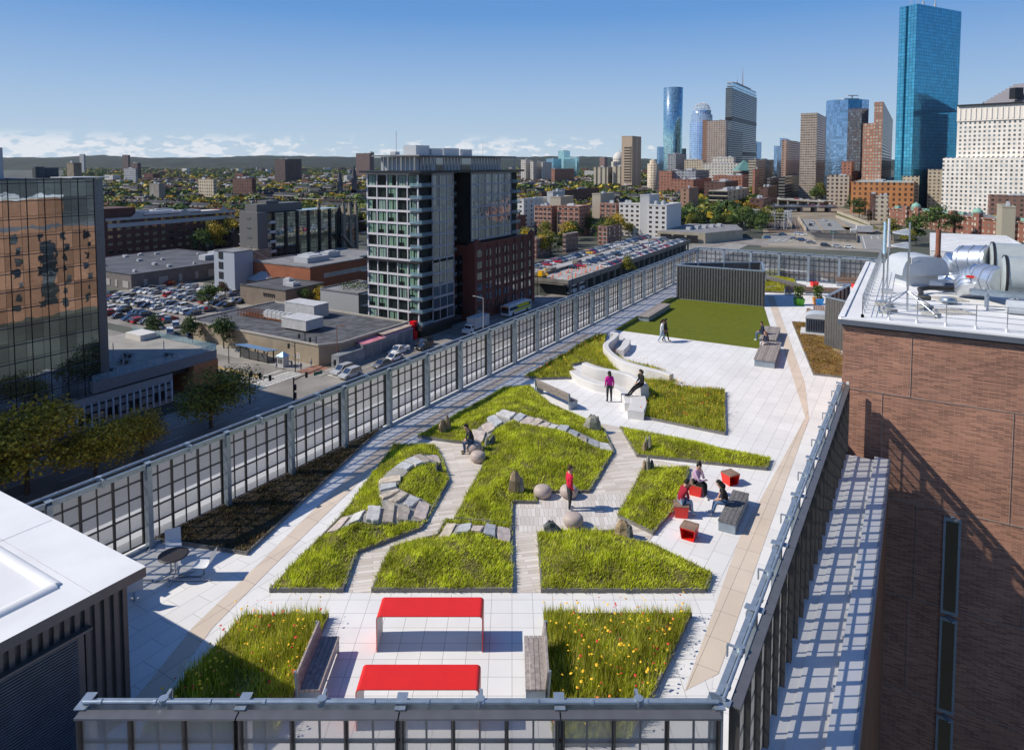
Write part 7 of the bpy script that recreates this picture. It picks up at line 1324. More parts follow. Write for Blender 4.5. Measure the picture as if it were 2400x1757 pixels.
for q0, q1, n in (((178.262, 465.924), (192.723, 476.54), 4), ((254.953, 491.466), (219.814, 419.19), 1), ((261.155, 491.466), (252.174, 472.948), 1), ((265.704, 491.466), (256.95, 472.948), 1), ((192.049, 455.768), (211.358, 413.653), 9), ((189.216, 486.137), (253.102, 499.283), 11)):
    for k in range(n):
        p = lerp(q0, q1, k/n); q_ = lerp(q0, q1, (k+(.55 if n > 1 else 1))/n); b.bar((*p, GZ+.22), (*q_, GZ+.22), .5, .02)
for k in range(6): p = (178.761, 459.104); b.bar((p[0]+k*4.2, p[1]-k*1.6, GZ+.23), (p[0]+k*4.2+9, p[1]-k*1.6+13, GZ+.23), .7, .02)
b.build('road_marking', MARK)['kind'] = 'structure'
b = MB(); b.sheet([(281.579,757.862),(416.215,911.05),(383.369,757.862),(327.633,599.243),(279.455,495.344),(243.016,427.776),(215.482,405.614),(158.0,427.776)], GZ+.02); struct(b.build('open_ground', mat('dusty_ground', (.24, .20, .145), .95, var=.35, scale=.05)))
for q0, q1, lab in (((273.052, 644.66), (229.363, 526.927), 'pale retaining wall between the rails and the highway lanes'), ((317.42, 662.288), (288.898, 551.915), 'pale retaining wall on the bank side of the highway'), ((286.688, 714.891), (231.057, 556.803), 'low retaining wall left of the rail tracks'), ((347.639, 723.093), (305.966, 577.248), 'upper wall along the grassy highway bank')):
    b = MB(); b.bar((*q0, GZ+1.3), (*q1, GZ+1.3), .8, 2.6); tag(b.build('retaining_wall', mat('pale_wall_concrete', (.42, .37, .29), .85, var=.15, scale=.2)), lab, 'wall')
b = MB()
for k in range(7):
    q0, q1 = lerp((282.817, 703.715), (272.958, 645.983), (k+.5)/7), lerp((203.75, 537.75), (228.034, 526.927), (k+.5)/7); b.bar((*q0, GZ+.3), (*q1, GZ+.3), .5, .2)
b.build('rail', mat('rail_steel', (.30, .27, .24), .5))['kind'] = 'structure'
t = thing('sunken_ramp', 'walled opening of a sunken ramp in the middle of the far street', 'ramp', (0, 0, GZ)); rp = [(220.547,501.676),(252.785,495.344),(230.767,451.177),(209.632,465.924)]; b = MB(); b.prism(rp, .12, .3); b.build('ramp_floor', ASPHD, t); b = MB()
for i in range(4): b.bar((*rp[i], .9), (*rp[(i+1) % 4], .9), .6, 1.8)
b.build('parapet', DKW, t); b = MB(); p, q_ = rp[0], rp[1]
for k in range(34): x = lerp(p, q_, k/33); b.box((*x, 2.6), (.16, .16, 1.8)); x = lerp(rp[3], rp[2], k/33); b.box((*x, 2.6), (.16, .16, 1.8))
b.bar((*rp[0], 3.4), (*rp[1], 3.4), .16, .16); b.bar((*rp[3], 3.4), (*rp[2], 3.4), .16, .16); b.build('railing', mat('dark_rail', (.07, .065, .06), .7), t)
for k, pp in enumerate(((342.017, 757.862), (206.185, 433.697), (291.91, 556.803), (307.906, 577.248), (307.269, 610.878), (188.656, 433.697))): lamp(pp, 16, ['lamp pole standing behind the highway bridge', 'lamp pole between the cars of the curb lane', 'lamp pole on the verge left of its twin', 'lamp pole on the verge by the green sign', 'lamp pole near the dark verge tree', 'lamp pole left of the curb lane cars'][k], (3, 1))
b = MB(); b.sheet([(272.159,642.031),(307.757,642.031),(267.055,537.75),(227.781,524.289)], GZ+.12); b.sheet([(308.835,642.031),(312.071,642.031),(289.57,556.803),(277.198,547.112)], GZ+.12); struct(b.build('road', HWY)); b = MB(); b.sheet([(286.088,714.891),(274.404,648.645),(227.34,524.289),(195.437,515.681),(250.665,662.288)], GZ+.08); struct(b.build('rail_track', TRK)); b = MB(); b.sheet([(345.211,723.093),(342.388,676.514),(302.677,556.803),(293.061,542.39),(303.461,599.243),(313.091,648.645)], GZ+.09); b.sheet([(275.702,566.843),(281.144,556.803),(272.481,537.75),(266.151,537.75)], GZ+.20); struct(b.build('grass_verge', VERGE)); b = MB(); b.sheet([(306.678,642.031),(308.835,642.031),(272.481,537.75),(265.248,535.915)], GZ+.20); b.sheet([(287.935,645.983),(289.563,645.983),(247.222,535.915),(244.178,533.187)], GZ+.22); b.sheet([(273.314,648.645),(274.731,648.645),(229.629,526.927),(225.951,521.677)], GZ+.22); struct(b.build('median', DIRT))
for lab, q0, q1, w, z in (('lower road bridge crowded with dark cars over the highway', (278.723, 740.071), (351.656, 731.484), 16, 5.5), ('upper road bridge lined with pale parked cars', (331.427, 861.331), (366.565, 796.128), 18, 7.5)):
    t = thing('road_bridge', lab, 'bridge', (q0[0], q0[1], GZ)); d = Vector((q1[0]-q0[0], q1[1]-q0[1], 0)); n = Vector((-d.y, d.x, 0)).normalized(); b = MB(); b.bar(n*w/2+UP*z, d+n*w/2+UP*z, w, 1.2); b.build('deck', DKW, t); b = MB(); b.bar(UP*(z+1), d+UP*(z+1), .4, 1.1); b.bar(n*w+UP*(z+1), d+n*w+UP*(z+1), .4, 1.1); b.build('parapet', DECKC, t); b = MB()
    for k in range(5): p = d*((k+.5)/5)+n*w/2; b.box(p+UP*(z/2), (2.2, w*.9, z), ux=d)
    b.build('pier', DKW, t)
    for k in range(20):
        p = Vector((*q0, 0))+d*((k+rt.random()*.6)/20)+n*rt.choice((3, 6, w-4)); car(rt.choice(('sedan', 'suv')), rt.choice(cols), (p.x, p.y), math.atan2(d.y, d.x), 'car on the '+lab.split(' over')[0].split(' crowded')[0].split(' lined')[0]+' across the highway', 'cars on the '+lab.split(' crowded')[0].split(' lined')[0], z=GZ+z+.65, sc=1.3, full=False)
for px_, kd, c, lab in (((1444.26, 3860.893), 0, 0, 0),) if False else ():
    pass
for p, kd, c, rz_, lab in (((212.528, 501.676), 'suv', 'white', -25, 'white van pair nearer the highway railings'), ((213.449, 496.912), 'suv', 'white', -25, 'white van in front of the other on the far street'), ((200.18, 499.283), 'sedan', 'silver', -25, 'silver car left of the white vans on the far street'), ((242.657, 507.35), 'suv', 'teal', -20, 'teal green taxi van on the far street'), ((231.134, 507.35), 'sedan', 'black', -20, 'black car left of the teal van'), ((196.179, 469.41), 'sedan', 'grey', -30, 'dark grey car in the curb lane just above the far fence'), ((197.885, 460.452), 'suv', 'navy', -30, 'dark blue off roader in the curb lane above the far fence'), ((197.742, 446.042), 'sedan', 'grey', -30, 'grey saloon third in the curb lane above the far fence'), ((200.063, 430.717), 'suv', 'black', -30, 'black off roader fourth in the curb lane above the far fence'), ((205.436, 426.031), 'sedan', 'silver', -30, 'silver car rightmost but one in the curb lane'), ((210.977, 422.014), 'sedan', 'white', -30, 'white car partly behind the far fence rail'), ((268.675, 504.903), 'suv', 'black', -15, 'black car behind the far white truck'), ((275.994, 509.822), 'sedan', 'black', -15, 'black car at the corner by the tree'), ((265.692, 596.969), 'sedan', 'white', 60, 'white car far up the left highway lanes'), ((254.092, 575.137), 'suv', 'black', 60, 'black car on the left highway lanes'), ((287.673, 622.971), 'suv', 'white', 60, 'white car far up the right highway lanes'), ((270.045, 575.137), 'sedan', 'grey', 60, 'grey car on the right highway lanes'), ((180.218, 477.966), 'sedan', 'blue', 200, 'bright blue car left of the far street')):
    car(kd, c, p, R(rz_), lab, sc=1.3, full=False, z=GZ+.2)
t = thing('box_truck', 'far white box truck by the highway ramp', 'truck', (*(261.434, 507.35), GZ+.2), R(-15+180), sc=1.7); b = MB(); b.box((-1.6, 0, 2.35), (6.4, 2.4, 2.7)); b.build('cargo_box', WHM, t); b = MB(); b.box((2.8, 0, 1.4), (2.2, 2.1, 1.8)); b.build('cab', PAINT['white'], t); b = MB(); b.box((-.6, 0, .6), (8, 2, .5)); b.build('chassis', BLACKM, t)
t = thing('railing', 'iron railing along the highway edge of the far street', 'railing', (0, 0, 0)); q0, q1 = (222.172, 507.35), (255.623, 499.283); b = MB()
for k in range(40): p = lerp(q0, q1, k/39); b.box((*p, GZ+1.6), (.25, .25, 3.2))
b.bar((*q0, GZ+3.1), (*q1, GZ+3.1), .2, .25); b.bar((*q0, GZ+.8), (*q1, GZ+.8), .3, 1.2); b.build('railing', mat('rail_grey', (.20, .19, .17), .8), t)
t = thing('overhead_gantry', 'lattice of pale steel poles and wires over the rail tracks', 'gantry', (*(212.797, 547.112), GZ)); b = MB()
for k in range(5):
    for z in (8, 10.5, 13): b.bar(E2*-26+E1*(k*9)+UP*z, E2*8+E1*(k*9)+UP*z, .5, .5)
    for x in (-24, -12, 0, 7): b.bar(E2*x+E1*(k*9), E2*x+E1*(k*9)+UP*14, .6, .6)
b.build('steel_frame', mat('pale_steel', (.46, .47, .48), .5), t)
for p, c, s, lab in (((332.707, 648.645), 'dark', 1.9, 'dark green tree on the verge in front of the orange block'), ((403.983, 796.128), 'green', 2.0, 'green tree at the corner of the arched building'), ((370.679, 740.071), 'dark', 1.5, 'dark tree left of the others on the verge'), ((309.679, 588.041), 'rust', 1.2, 'brownish shrub tree lower on the verge'), ((377.863, 706.873), 'green', 1.2, 'tree by the cream flats'), ((262.178, 465.924), 'olive', 1.6, 'olive tree at the near end of the domed brick block'), ((263.118, 439.784), 'green', 1.9, 'large green tree before the domed brick block'), ((312.793, 495.344), 'green', 2.3, 'largest green tree before the domed brick block'), ((254.39, 433.697), 'olive', 1.2, 'low olive tree by the white roof'), ((324.461, 495.344), 'dark', 1.5, 'dark tree at the right of the trees before the domed block'), ((357.267, 499.283), 'yellow', 1.2, 'yellow tree above the white roof edge'), ((413.158, 911.05), 'olive', 2.4, 'yellow green tree between the dark garage and the arched building'), ((397.895, 885.496), 'green', 2.0, 'green tree against the dark garage'), ((543.082, 911.05), 'dark', 2.6, 'dark green tree in front of the orange block right of the first dome'), ((566.532, 885.496), 'green', 2.4, 'green tree where the orange block meets the white office building'), ((407.31, 861.331), 'green', 1.1, 'small green tree before the arched building'), ((358.861, 648.645), 'dark', 1.0, 'dark shrub tree at the foot of the cream flats')): tree(p, c, s, lab, CRM, TRM)
# ================================================================ skyline
RBK = winmat('red_brick_domes', (.24, .10, .068), (.30, .27, .22), 5.2, 4.2, .34, .5, wvar=.15); DKRB = winmat('brown_stone_rows', (.13, .062, .045), (.05, .045, .045), 5, 4.2, .4, .5)
gq = [(333.877,599.243),(344.768,588.041),(347.692,577.248),(339.361,518.234)]; hz = -26.07
t = thing('domed_brick_block', 'long red brick apartment block with pale green copper domes', 'building', (*gq[0], GZ)); o2 = Vector((*gq[0], 0)); d1 = (Vector((*gq[3], 0))-o2); n1 = Vector((-d1.y, d1.x, 0)).normalized(); 
if n1.y < 0: n1 = -n1
L1 = d1.length; u1 = d1.normalized(); hb = hz-GZ; b = MB(); b.prism([(0, 0), (d1*2.3)[:2], (d1*2.3+n1*22)[:2], (n1*22)[:2]], 0, hb)
for f in (.30, .48, .98, 1.3, 1.7, 2.1): b.box(d1*f-n1*.8+UP*(hb/2+1.5), (L1*.07, 3, hb+3), ux=u1)
b.bar(UP*(hb-.4)-n1*.3, d1*2.3+UP*(hb-.4)-n1*.3, 1.2, 1.0); b.build('wall', RBK, t); b = MB(); b.prism([tuple((u1*1+n1*1)[:2]), tuple((d1*2.28+n1*1)[:2]), tuple((d1*2.28+n1*21)[:2]), tuple((u1*1+n1*21)[:2])], hb, hb+.3); b.build('roof', ROOFG, t); COP = mat('copper_green', (.22, .42, .33), .6, var=.1)
for f in (.37, 1.22, 1.9): b = MB(); p = d1*f+n1*4; b.lathe([(3.4, 0), (3.5, 2.2), (3.6, 2.4), (3.3, 4.0), (2.2, 5.3), (.7, 5.9), (.2, 6.8)], tuple(p+UP*hb), 14); b.build('dome', COP, t)
b = MB()
for f in (.1, .55, .62, .85, 1.05, 1.5, 1.75): b.box(d1*f+n1*3+UP*(hb+1), (5, 3, 2), ux=u1)
b.build('dormer', COP, t)
block('cream_flats', 'cream and brick flats receding behind the domed block', ((338.78, 610.0), 9.84, 9.46, -17.23), winmat('cream_flats_wall', (.50, .43, .33), (.10, .09, .08), 4.5, 4.0, .45, .5), ROOFG, gear=3); block('row_house', 'dark red row houses behind the cream flats with chimneys', ((343.69, 640.0), 4.85, 8.67, -16.7), DKRB, ROOFD, gear=3)
block('beige_flats', 'beige flats at the right edge with big dark windows', ((312.63, 420.0), 6.82, 32.76, -14.58), mat('beige_stucco', (.40, .36, .27), .85, var=.06), ROOFG, gear=2, win=(0, 3, 6, 3.6, 2.4, GLD, FRW)); block('brown_flats', 'brown flats beneath the white office building at the right edge', ((437.25, 560.0), 34.81, 14.99, -14.75), winmat('brown_flats_wall', (.24, .135, .10), (.06, .055, .05), 5, 4, .4, .45), ROOFL, gear=3)
block('arched_building', 'narrow cream building with a row of arched top windows', ((412.4, 830.0), 24.74, 55.99, -2.82), winmat('arched_cream_stone', (.46, .40, .32), (.07, .06, .055), 5.0, 4.9, .52, .56), ROOFG, gear=2); block('row_house', 'dark older houses crowding behind the arched building', ((441.71, 870.0), 16.28, 235.69, 1.05), DKRB, ROOFD, gear=4)
block('orange_block', 'long orange brick block with a lit front and a dark shaded end', ((408.8, 690.0), 57.2, 283.23, -7.52), winmat('orange_brick_wall', (.50, .205, .07), (.08, .045, .03), 5.2, 5.4, .42, .55), mat('green_grey_roof', (.32, .36, .34), .8), gear=3)
block('parking_garage', 'dark multi storey garage with long horizontal slots', ((374.15, 930.0), 8.27, 400.0, -6.2), winmat('garage_slots', (.20, .19, .175), (.018, .018, .02), 400, 4.2, .999, .55, grad=.1), ROOFL, gear=2); block('office_slab', 'low dark office behind the left end of the garage', ((365.14, 960.0), 4.02, 96.22, -8.63), winmat('dark_slab', (.17, .155, .145), (.03, .03, .03), 300, 4.5, .999, .4, grad=.1), ROOFG, gear=2)
block('tan_tower', 'sandstone coloured tower with a dark ladder of windows, leftmost of the skyline', ((203.14, 1150.0), 19.11, 43.6, 58.36), mat('sandstone_concrete', (.50, .385, .275), .8, var=.04), ROOFG, gear=0); tt = bpy.data.objects['tan_tower']; c, wl, wr, zt = ((203.14, 1150.0), 19.11, 43.6, 58.36); b = MB(); v_ = Vector((-E1.y, E1.x, 0)); b.box(v_*(wl*.42)+E1*-.3+UP*((zt-GZ)*.53), (1.0, wl*.62, (zt-GZ)*.62), ux=E1); b.build('window_ladder', winmat('tan_tower_louvres', (.46, .36, .26), (.05, .04, .035), 400, 4.6, .999, .5, grad=.1), tt); b = MB(); b.box(E1*(wr*.45)+E2*.4+UP*((zt-GZ)/2), (wr*.16, 1.2, zt-GZ), ux=E1); b.build('pale_fin', mat('pale_sandstone', (.62, .50, .37), .8), tt)
def roundtower(name, label, xl, xr, yt, Y, mt, n=18, sq=1.0, top=None):
    pass
t = thing('slim_tower', 'slim rounded blue green glass tower, tallest on the left of the skyline', 'skyscraper', (*(377.21, 1600.0, 13.06)[:2], GZ)); hh = (374.27, 1600.0, 188.91)[2]-GZ; b = MB(); b.lathe([(21.5, 0), (21.8, hh*.5), (22.2, hh), (21, hh+.5)], n=20); b.build('curtain_wall', glassmat('blue_green_glass', (.10, .19, .21), .45, 2.8, 4.2, (.20, .27, .28), .35, wav=.12, rough=.05, tone=.5), t); b = MB(); b.box((-22, 10, 40), (20, 20, 80)); b.box((24, 20, 44), (22, 20, 88)); b.build('podium', glassmat('teal_low_glass', (.08, .16, .18), .5, 3, 4, (.15, .2, .2), .3, wav=.05), t)
t = thing('domed_tower', 'pale blue tower crowned by an open steel dome', 'skyscraper', (*(403.3, 1450.0, 13.06)[:2], GZ)); h3 = (401.46, 1450.0, 125.24)[2]-GZ; b = MB(); b.lathe([(25.5, 0), (25.5, h3-26), (25.4, h3-25.8), (23, h3-25.5), (23, h3-10), (20, h3-9.8), (20, h3)], n=8); b.build('curtain_wall', glassmat('pale_blue_glass', (.20, .32, .42), .35, 5, 4, (.45, .52, .60), .5, wav=.05, rough=.1), t); b = MB()
for k in range(14):
    a = k*math.pi/7; b.tube([(17*math.cos(a)*math.cos(x), 17*math.sin(a)*math.cos(x), h3+16*math.sin(x)) for x in np.linspace(0, 1.5, 6)], .55, 4)
for x in (.3, .7, 1.05): b.tube([(17*math.cos(a)*math.cos(x), 17*math.sin(a)*math.cos(x), h3+16*math.sin(x)) for a in np.linspace(0, 6.28, 17)], .5, 4)
b.build('steel_dome', mat('white_steel', (.62, .64, .66), .4), t)
block('brick_slab_tower', 'beige slab tower with rows of small windows before the domed one', ((376.07, 1200.0), 32.82, 15.81, 87.99), winmat('beige_slab', (.42, .33, .27), (.085, .085, .09), 4.2, 3.6, .55, .42), ROOFG, gear=1, cat='skyscraper'); block('brick_slab_tower', 'brown side shaft on the left of the beige slab tower', ((350.18, 1225.0), 7.64, 14.67, 90.32), mat('brown_shaft', (.25, .15, .11), .85), ROOFG, gear=0, cat='skyscraper'); block('dark_slab_tower', 'dark grid tower in front of the mast tower', ((390.39, 1230.0), 2.26, 119.83, 73.78), winmat('dark_grid_tower', (.11, .11, .13), (.03, .035, .045), 4, 4, .6, .6), ROOFD, gear=0, cat='skyscraper')
pt = ((450.63, 1400.0), 12.84, 252.42, 166.5)
t = block('mast_tower', 'square grey tower with an overhanging top floor and a tall mast', pt, winmat('grey_ribbon_tower', (.15, .18, .20), (.05, .07, .085), 5, 4.2, .96, .5, gl=.08, grad=.35), ROOFD, gear=0, cat='skyscraper'); c, wl, wr, zt = pt; cc = E1*(wr/2)+v_*(wl/2); hh = zt-GZ; b = MB(); b.box(cc+UP*(hh+6), (wr*.92, wl*.92, 12), ux=E1); b.build('crown', glassmat('crown_glass', (.16, .22, .26), .5, 4, 6, (.35, .4, .42), .5), t); b = MB(); b.box(cc+UP*(hh+5.5), (wr*.98, wl*1.0, 1.2), ux=E1); b.box(cc+UP*(hh+13), (wr*.94, wl*.94, 2.2), ux=E1); b.build('crown_rings', METW, t); b = MB(); b.box(cc+UP*(hh+15.5), (wr*.55, wl*.55, 4), ux=E1)
for f in (.36, .70): b.box(cc*0+E1*(wr/2)+E2*.25+UP*(hh*f), (wr, .5, 7), ux=E1); b.box(v_*(wl/2)-E1*.25+UP*(hh*f), (.5, wl, 7), ux=E1)
b.build('dark_belts', CD, t); b = MB(); b.tube([cc+UP*(hh+15), cc+UP*(hh+30), cc+UP*(hh+56)], [1.1, .8, .25], 6); b.tube([cc+E2*-12+UP*(hh+15), cc+E2*-12+UP*(hh+32)], .5, 5); b.build('mast', mat('mast_red_grey', (.34, .16, .15), .6), t)
for args in (('blue_tower', 'small blue glass block peeking right of the mast tower', ((539.58, 1500.0), 1.8, 53.1, 59.98)), ('blue_tower', 'narrow dark blue tower at the gap in the skyline', ((436.74, 1120.0), 5.32, 28.75, 41.1)), ('blue_tower', 'blue glass top rising behind the striped brick tower', ((470.18, 1180.0), 5.57, 64.83, 55.86)), ('blue_tower', 'small teal block left of the slim rounded tower', ((324.45, 1500.0), 4.85, 32.49, 48.74))): block(args[0], args[1], args[2], glassmat('blue_office_glass', (.08, .13, .19), .4, 3, 4, (.10, .15, .22), .3, wav=.05), ROOFG, gear=0, cat='skyscraper')
block('striped_brick_tower', 'brick and cream striped tower with stacked balconies', ((423.05, 1050.0), 6.81, 149.11, 48.53), winmat('striped_brick', (.40, .27, .21), (.075, .06, .055), 6, 3.5, .5, .5), mat('orange_roof', (.5, .2, .08), .7), gear=1, cat='skyscraper')
block('ribbed_tower', 'pale concrete tower with fine horizontal bands and an angled corner', ((425.19, 950.0), 21.4, 114.68, 79.18), winmat('banded_concrete', (.44, .355, .28), (.11, .10, .095), 3.2, 3.4, .8, .42), mat('pinkish_top', (.42, .27, .2), .8), gear=0, para=4, cat='skyscraper')
bt = glassmat('deep_blue_mirror', (.075, .115, .165), .52, 3.2, 3.8, (.06, .11, .17), .2, wav=.10, rough=.015, tone=.25); t = thing('blue_mirror_tower', 'deep blue mirrored tower with chamfered corners left of the brick grid tower', 'skyscraper', (*(450.96, 915.0, 13.06)[:2], GZ)); hh = (441.13, 900.0, 97.21)[2]-GZ; b = MB(); b.prism([(-26.5, 6), (-24, -8), (-9, -17), (9, -17), (23, -8), (26.5, 6), (20, 22), (-20, 22)], 0, hh); b.build('curtain_wall', bt, t); b = MB(); b.prism([(-10, -8), (10, -8), (12, 10), (-12, 10)], hh, hh+2); b.box((3, -3, hh+6), (14, 5, .8)); b.box((3, -3, hh+4), (1.2, 1.2, 5)); b.build('window_cradle', WHM, t)
BG = winmat('brick_grid_tower_wall', (.38, .165, .10), (.34, .32, .27), 3.3, 3.9, .66, .62, gl=.15, grad=.35); DKG = BG
block('brick_grid_tower', 'stepped brick grid tower in front of the tallest glass tower', ((445.69, 820.0), 9.5, 400.0, 81.84), BG, ROOFG, gear=0, para=5, cat='skyscraper'); block('brick_grid_tower', 'lower left step of the brick grid tower', ((448.28, 835.0), 16.27, 153.4, 61.3), BG, ROOFG, gear=0, cat='skyscraper'); block('brick_grid_tower', 'low right wing of the brick grid tower', ((482.78, 840.0), 1.83, 400.0, 22.0), BG, ROOFG, gear=0, cat='skyscraper')
HG = glassmat('blue_teal_tower_glass', (.05, .25, .36), .38, 3.4, 3.95, (.010, .055, .085), .20, wav=.03, rough=.03, tone=.16); ht = ((464.78, 790.0), 20.61, 88.64, 195.86)
t = thing('blue_glass_tower', 'tallest tower of blue green glass with a notched narrow side', 'skyscraper', (*ht[0], GZ)); wl, wr, zt = ht[1:]; u2 = Vector((math.cos(R(28)), math.sin(R(28)), 0)); v2 = Vector((-u2.y, u2.x, 0)); P = [Vector((0, 0, 0)), u2*wr, u2*wr+v2*wl*.52+E1*0, u2*(wr*.97)+v2*wl*.56, u2*wr+v2*wl, v2*wl, v2*(wl*.62), v2*(wl*.55)+u2*5, v2*(wl*.48)+u2*0]; b = MB(); b.prism([tuple(p[:2]) for p in P], 0, zt-GZ); b.build('curtain_wall', HG, t); b = MB()
for f in (.35, .62): b.tube([u2*(wr*f)+v2*12+UP*(zt-GZ), u2*(wr*f)+v2*12+UP*(zt-GZ+8)], 1.1, 6); b.tube([u2*(wr*f)+v2*12+UP*(zt-GZ+8), u2*(wr*f)+v2*12+UP*(zt-GZ+26)], .45, 5)
for f in (-.02, .05, .16, .2): b.tube([u2*(wr*max(f, .01))+v2*9+UP*(zt-GZ), u2*(wr*max(f, .01))+v2*9+UP*(zt-GZ+9)], .25, 4)
b.build('mast', METW, t)
EW = Vector((math.cos(R(-46)), math.sin(R(-46)), 0)); EN = Vector((-EW.y, EW.x, 0)); WO = winmat('white_office_wall', (.80, .74, .66), (.10, .125, .13), 4.05, 4.25, .46, .50, grad=.6); c0 = (450.72, 690.0, 70.62)
t = thing('white_office', 'large white stone office block with a field of square windows, cut by the right edge', 'building', (c0[0], c0[1], GZ)); zt = c0[2]; hh = zt-GZ; b = MB(); b.prism([(0, 0), (EW*150)[:2], (EW*150+EN*45)[:2], (EN*45)[:2]], 0, hh); b.prism([(EW*-10+EN*-7)[:2], (EW*140+EN*-7)[:2], (EW*140+EN*-.1)[:2], (EW*-10+EN*-.1)[:2]], 0, hh*.53); b.build('wall', WO, t); b = MB(); q = EW*75+UP*(hh-8); b.box(q+EN*-.4, (1.0, 151, 15), ux=EN); b.build('blank_frieze', mat('white_frieze', (.80, .74, .66), .8, var=.03), t); b = MB(); b.bar(UP*(hh+.4)+EN*-1, EW*151+UP*(hh+.4)+EN*-1, 4, 1.4); b.build('cornice', CD, t); b = MB()
for k in range(34): b.box(EW*(2.2+4.4*k)+EN*-1.1+UP*(hh-8.5), (.8, .9, 11), ux=EN)
b.build('pilasters', mat('white_stone_rib', (.80, .74, .66), .8), t)
t = thing('stepped_top', 'purple grey stepped pyramid roof behind the white office', 'skyscraper', (*(593.54, 780.0, 13.06)[:2], GZ)); h_ = (579.7, 780.0, 82.6)[2]-GZ; b = MB()
for k in range(10): b.box((0, 0, h_-2+k*2.4), (74-k*5.2, 74-k*5.2, 2.5), rot=.5)
b.box((0, 0, h_/2-3), (60, 60, h_-6), rot=.5); b.build('stepped_roof', mat('purple_grey_roof', (.27, .26, .29), .7, var=.05), t); b = MB(); b.box((-33, -20, h_+8), (9, 9, 12)); b.build('dark_notch', CD, t)
# lower blocks under the skyline: each with its own colour
RED1, CRM1, BGE1, GRY1, WHT1 = winmat('row_red_brick', (.36, .16, .105), (.10, .075, .06), 4.4, 4.0, .45, .5), winmat('row_cream', (.52, .44, .32), (.13, .11, .09), 4.2, 3.9, .5, .5), winmat('row_beige', (.42, .36, .28), (.09, .08, .07), 200, 4.2, .999, .45, grad=.2), winmat('row_grey', (.33, .34, .36), (.12, .13, .14), 5, 4.2, .7, .5), winmat('row_white', (.60, .56, .49), (.13, .12, .11), 5, 4.6, .4, .45)
for lab, tf, m_ in (('white stone block with set back top beneath the beige slab', ((369.5, 1100.0), 60.59, 15.77, 12.37), WHT1), ('white upper block behind the white stone block', ((372.01, 1140.0), 36.84, 12.57, 22.34), WHT1), ('cream hotel with a green copper roof under the domed tower', ((326.19, 1160.0), 32.38, 19.24, 18.15), CRM1), ('grey office under the slim rounded tower', ((293.9, 1220.0), 14.89, 66.04, 29.11), GRY1), ('beige banded library like block right of the glass pyramid', ((380.56, 1060.0), 11.54, 147.72, 18.37), BGE1), ('red brick row with blue grey roof below the grey office', ((226.18, 960.0), 19.27, 51.18, 1.62), RED1), ('pale blue panelled block beside the red brick row', ((256.64, 950.0), 35.36, 73.14, 2.34), GRY1), ('red brick houses stepping below the white stone block', ((305.47, 900.0), 38.04, 40.23, -3.88), RED1), ('pinkish low block in front of the red row', ((235.15, 880.0), 29.95, 92.26, -8.48), RED1), ('slim brick church tower with a green cap', ((307.94, 860.0), 3.11, 24.56, 4.97), RED1), ('dark brick blocks left of the cream factory', ((257.84, 820.0), 25.68, 68.94, -10.11), DKRB), ('brown hall beside the far street', ((237.82, 640.0), 12.81, 35.17, -21.14), DKRB), ('dark shed behind the brown hall', ((286.9, 760.0), 9.14, 60.2, -14.15), DKRB), ('cream low office right of the brick grid tower', ((462.23, 770.0), 16.36, 400.0, -2.4), CRM1), ('tan stone hotel in front of the tallest glass tower', ((484.13, 760.0), 15.47, 400.0, 5.43), CRM1), ('red house with copper top against the blue mirror tower', ((429.75, 860.0), 11.7, 230.07, 14.68), RED1)):
    t = block('city_block', lab, tf, m_, ROOFG, gear=3)
t = thing('glass_pyramid', 'green glass pyramid roof on a dark shaft at the foot of the mast tower', 'building', (*(368.87, 1080.0, 13.06)[:2], GZ)); z1 = (368.82, 1080.0, 15.77)[2]-GZ; b = MB(); b.box((0, 0, z1/2-8), (26, 26, z1-16)); b.build('shaft', mat('brown_dark_glass', (.06, .05, .045), .2), t); b = MB(); b.add([(-15, -15, z1-14), (15, -15, z1-14), (15, 15, z1-14), (-15, 15, z1-14), (0, 0, z1+3)], [(0, 1, 4), (1, 2, 4), (2, 3, 4), (3, 0, 4)]); b.build('pyramid', mat('green_glass_roof', (.12, .26, .24), .2), t)
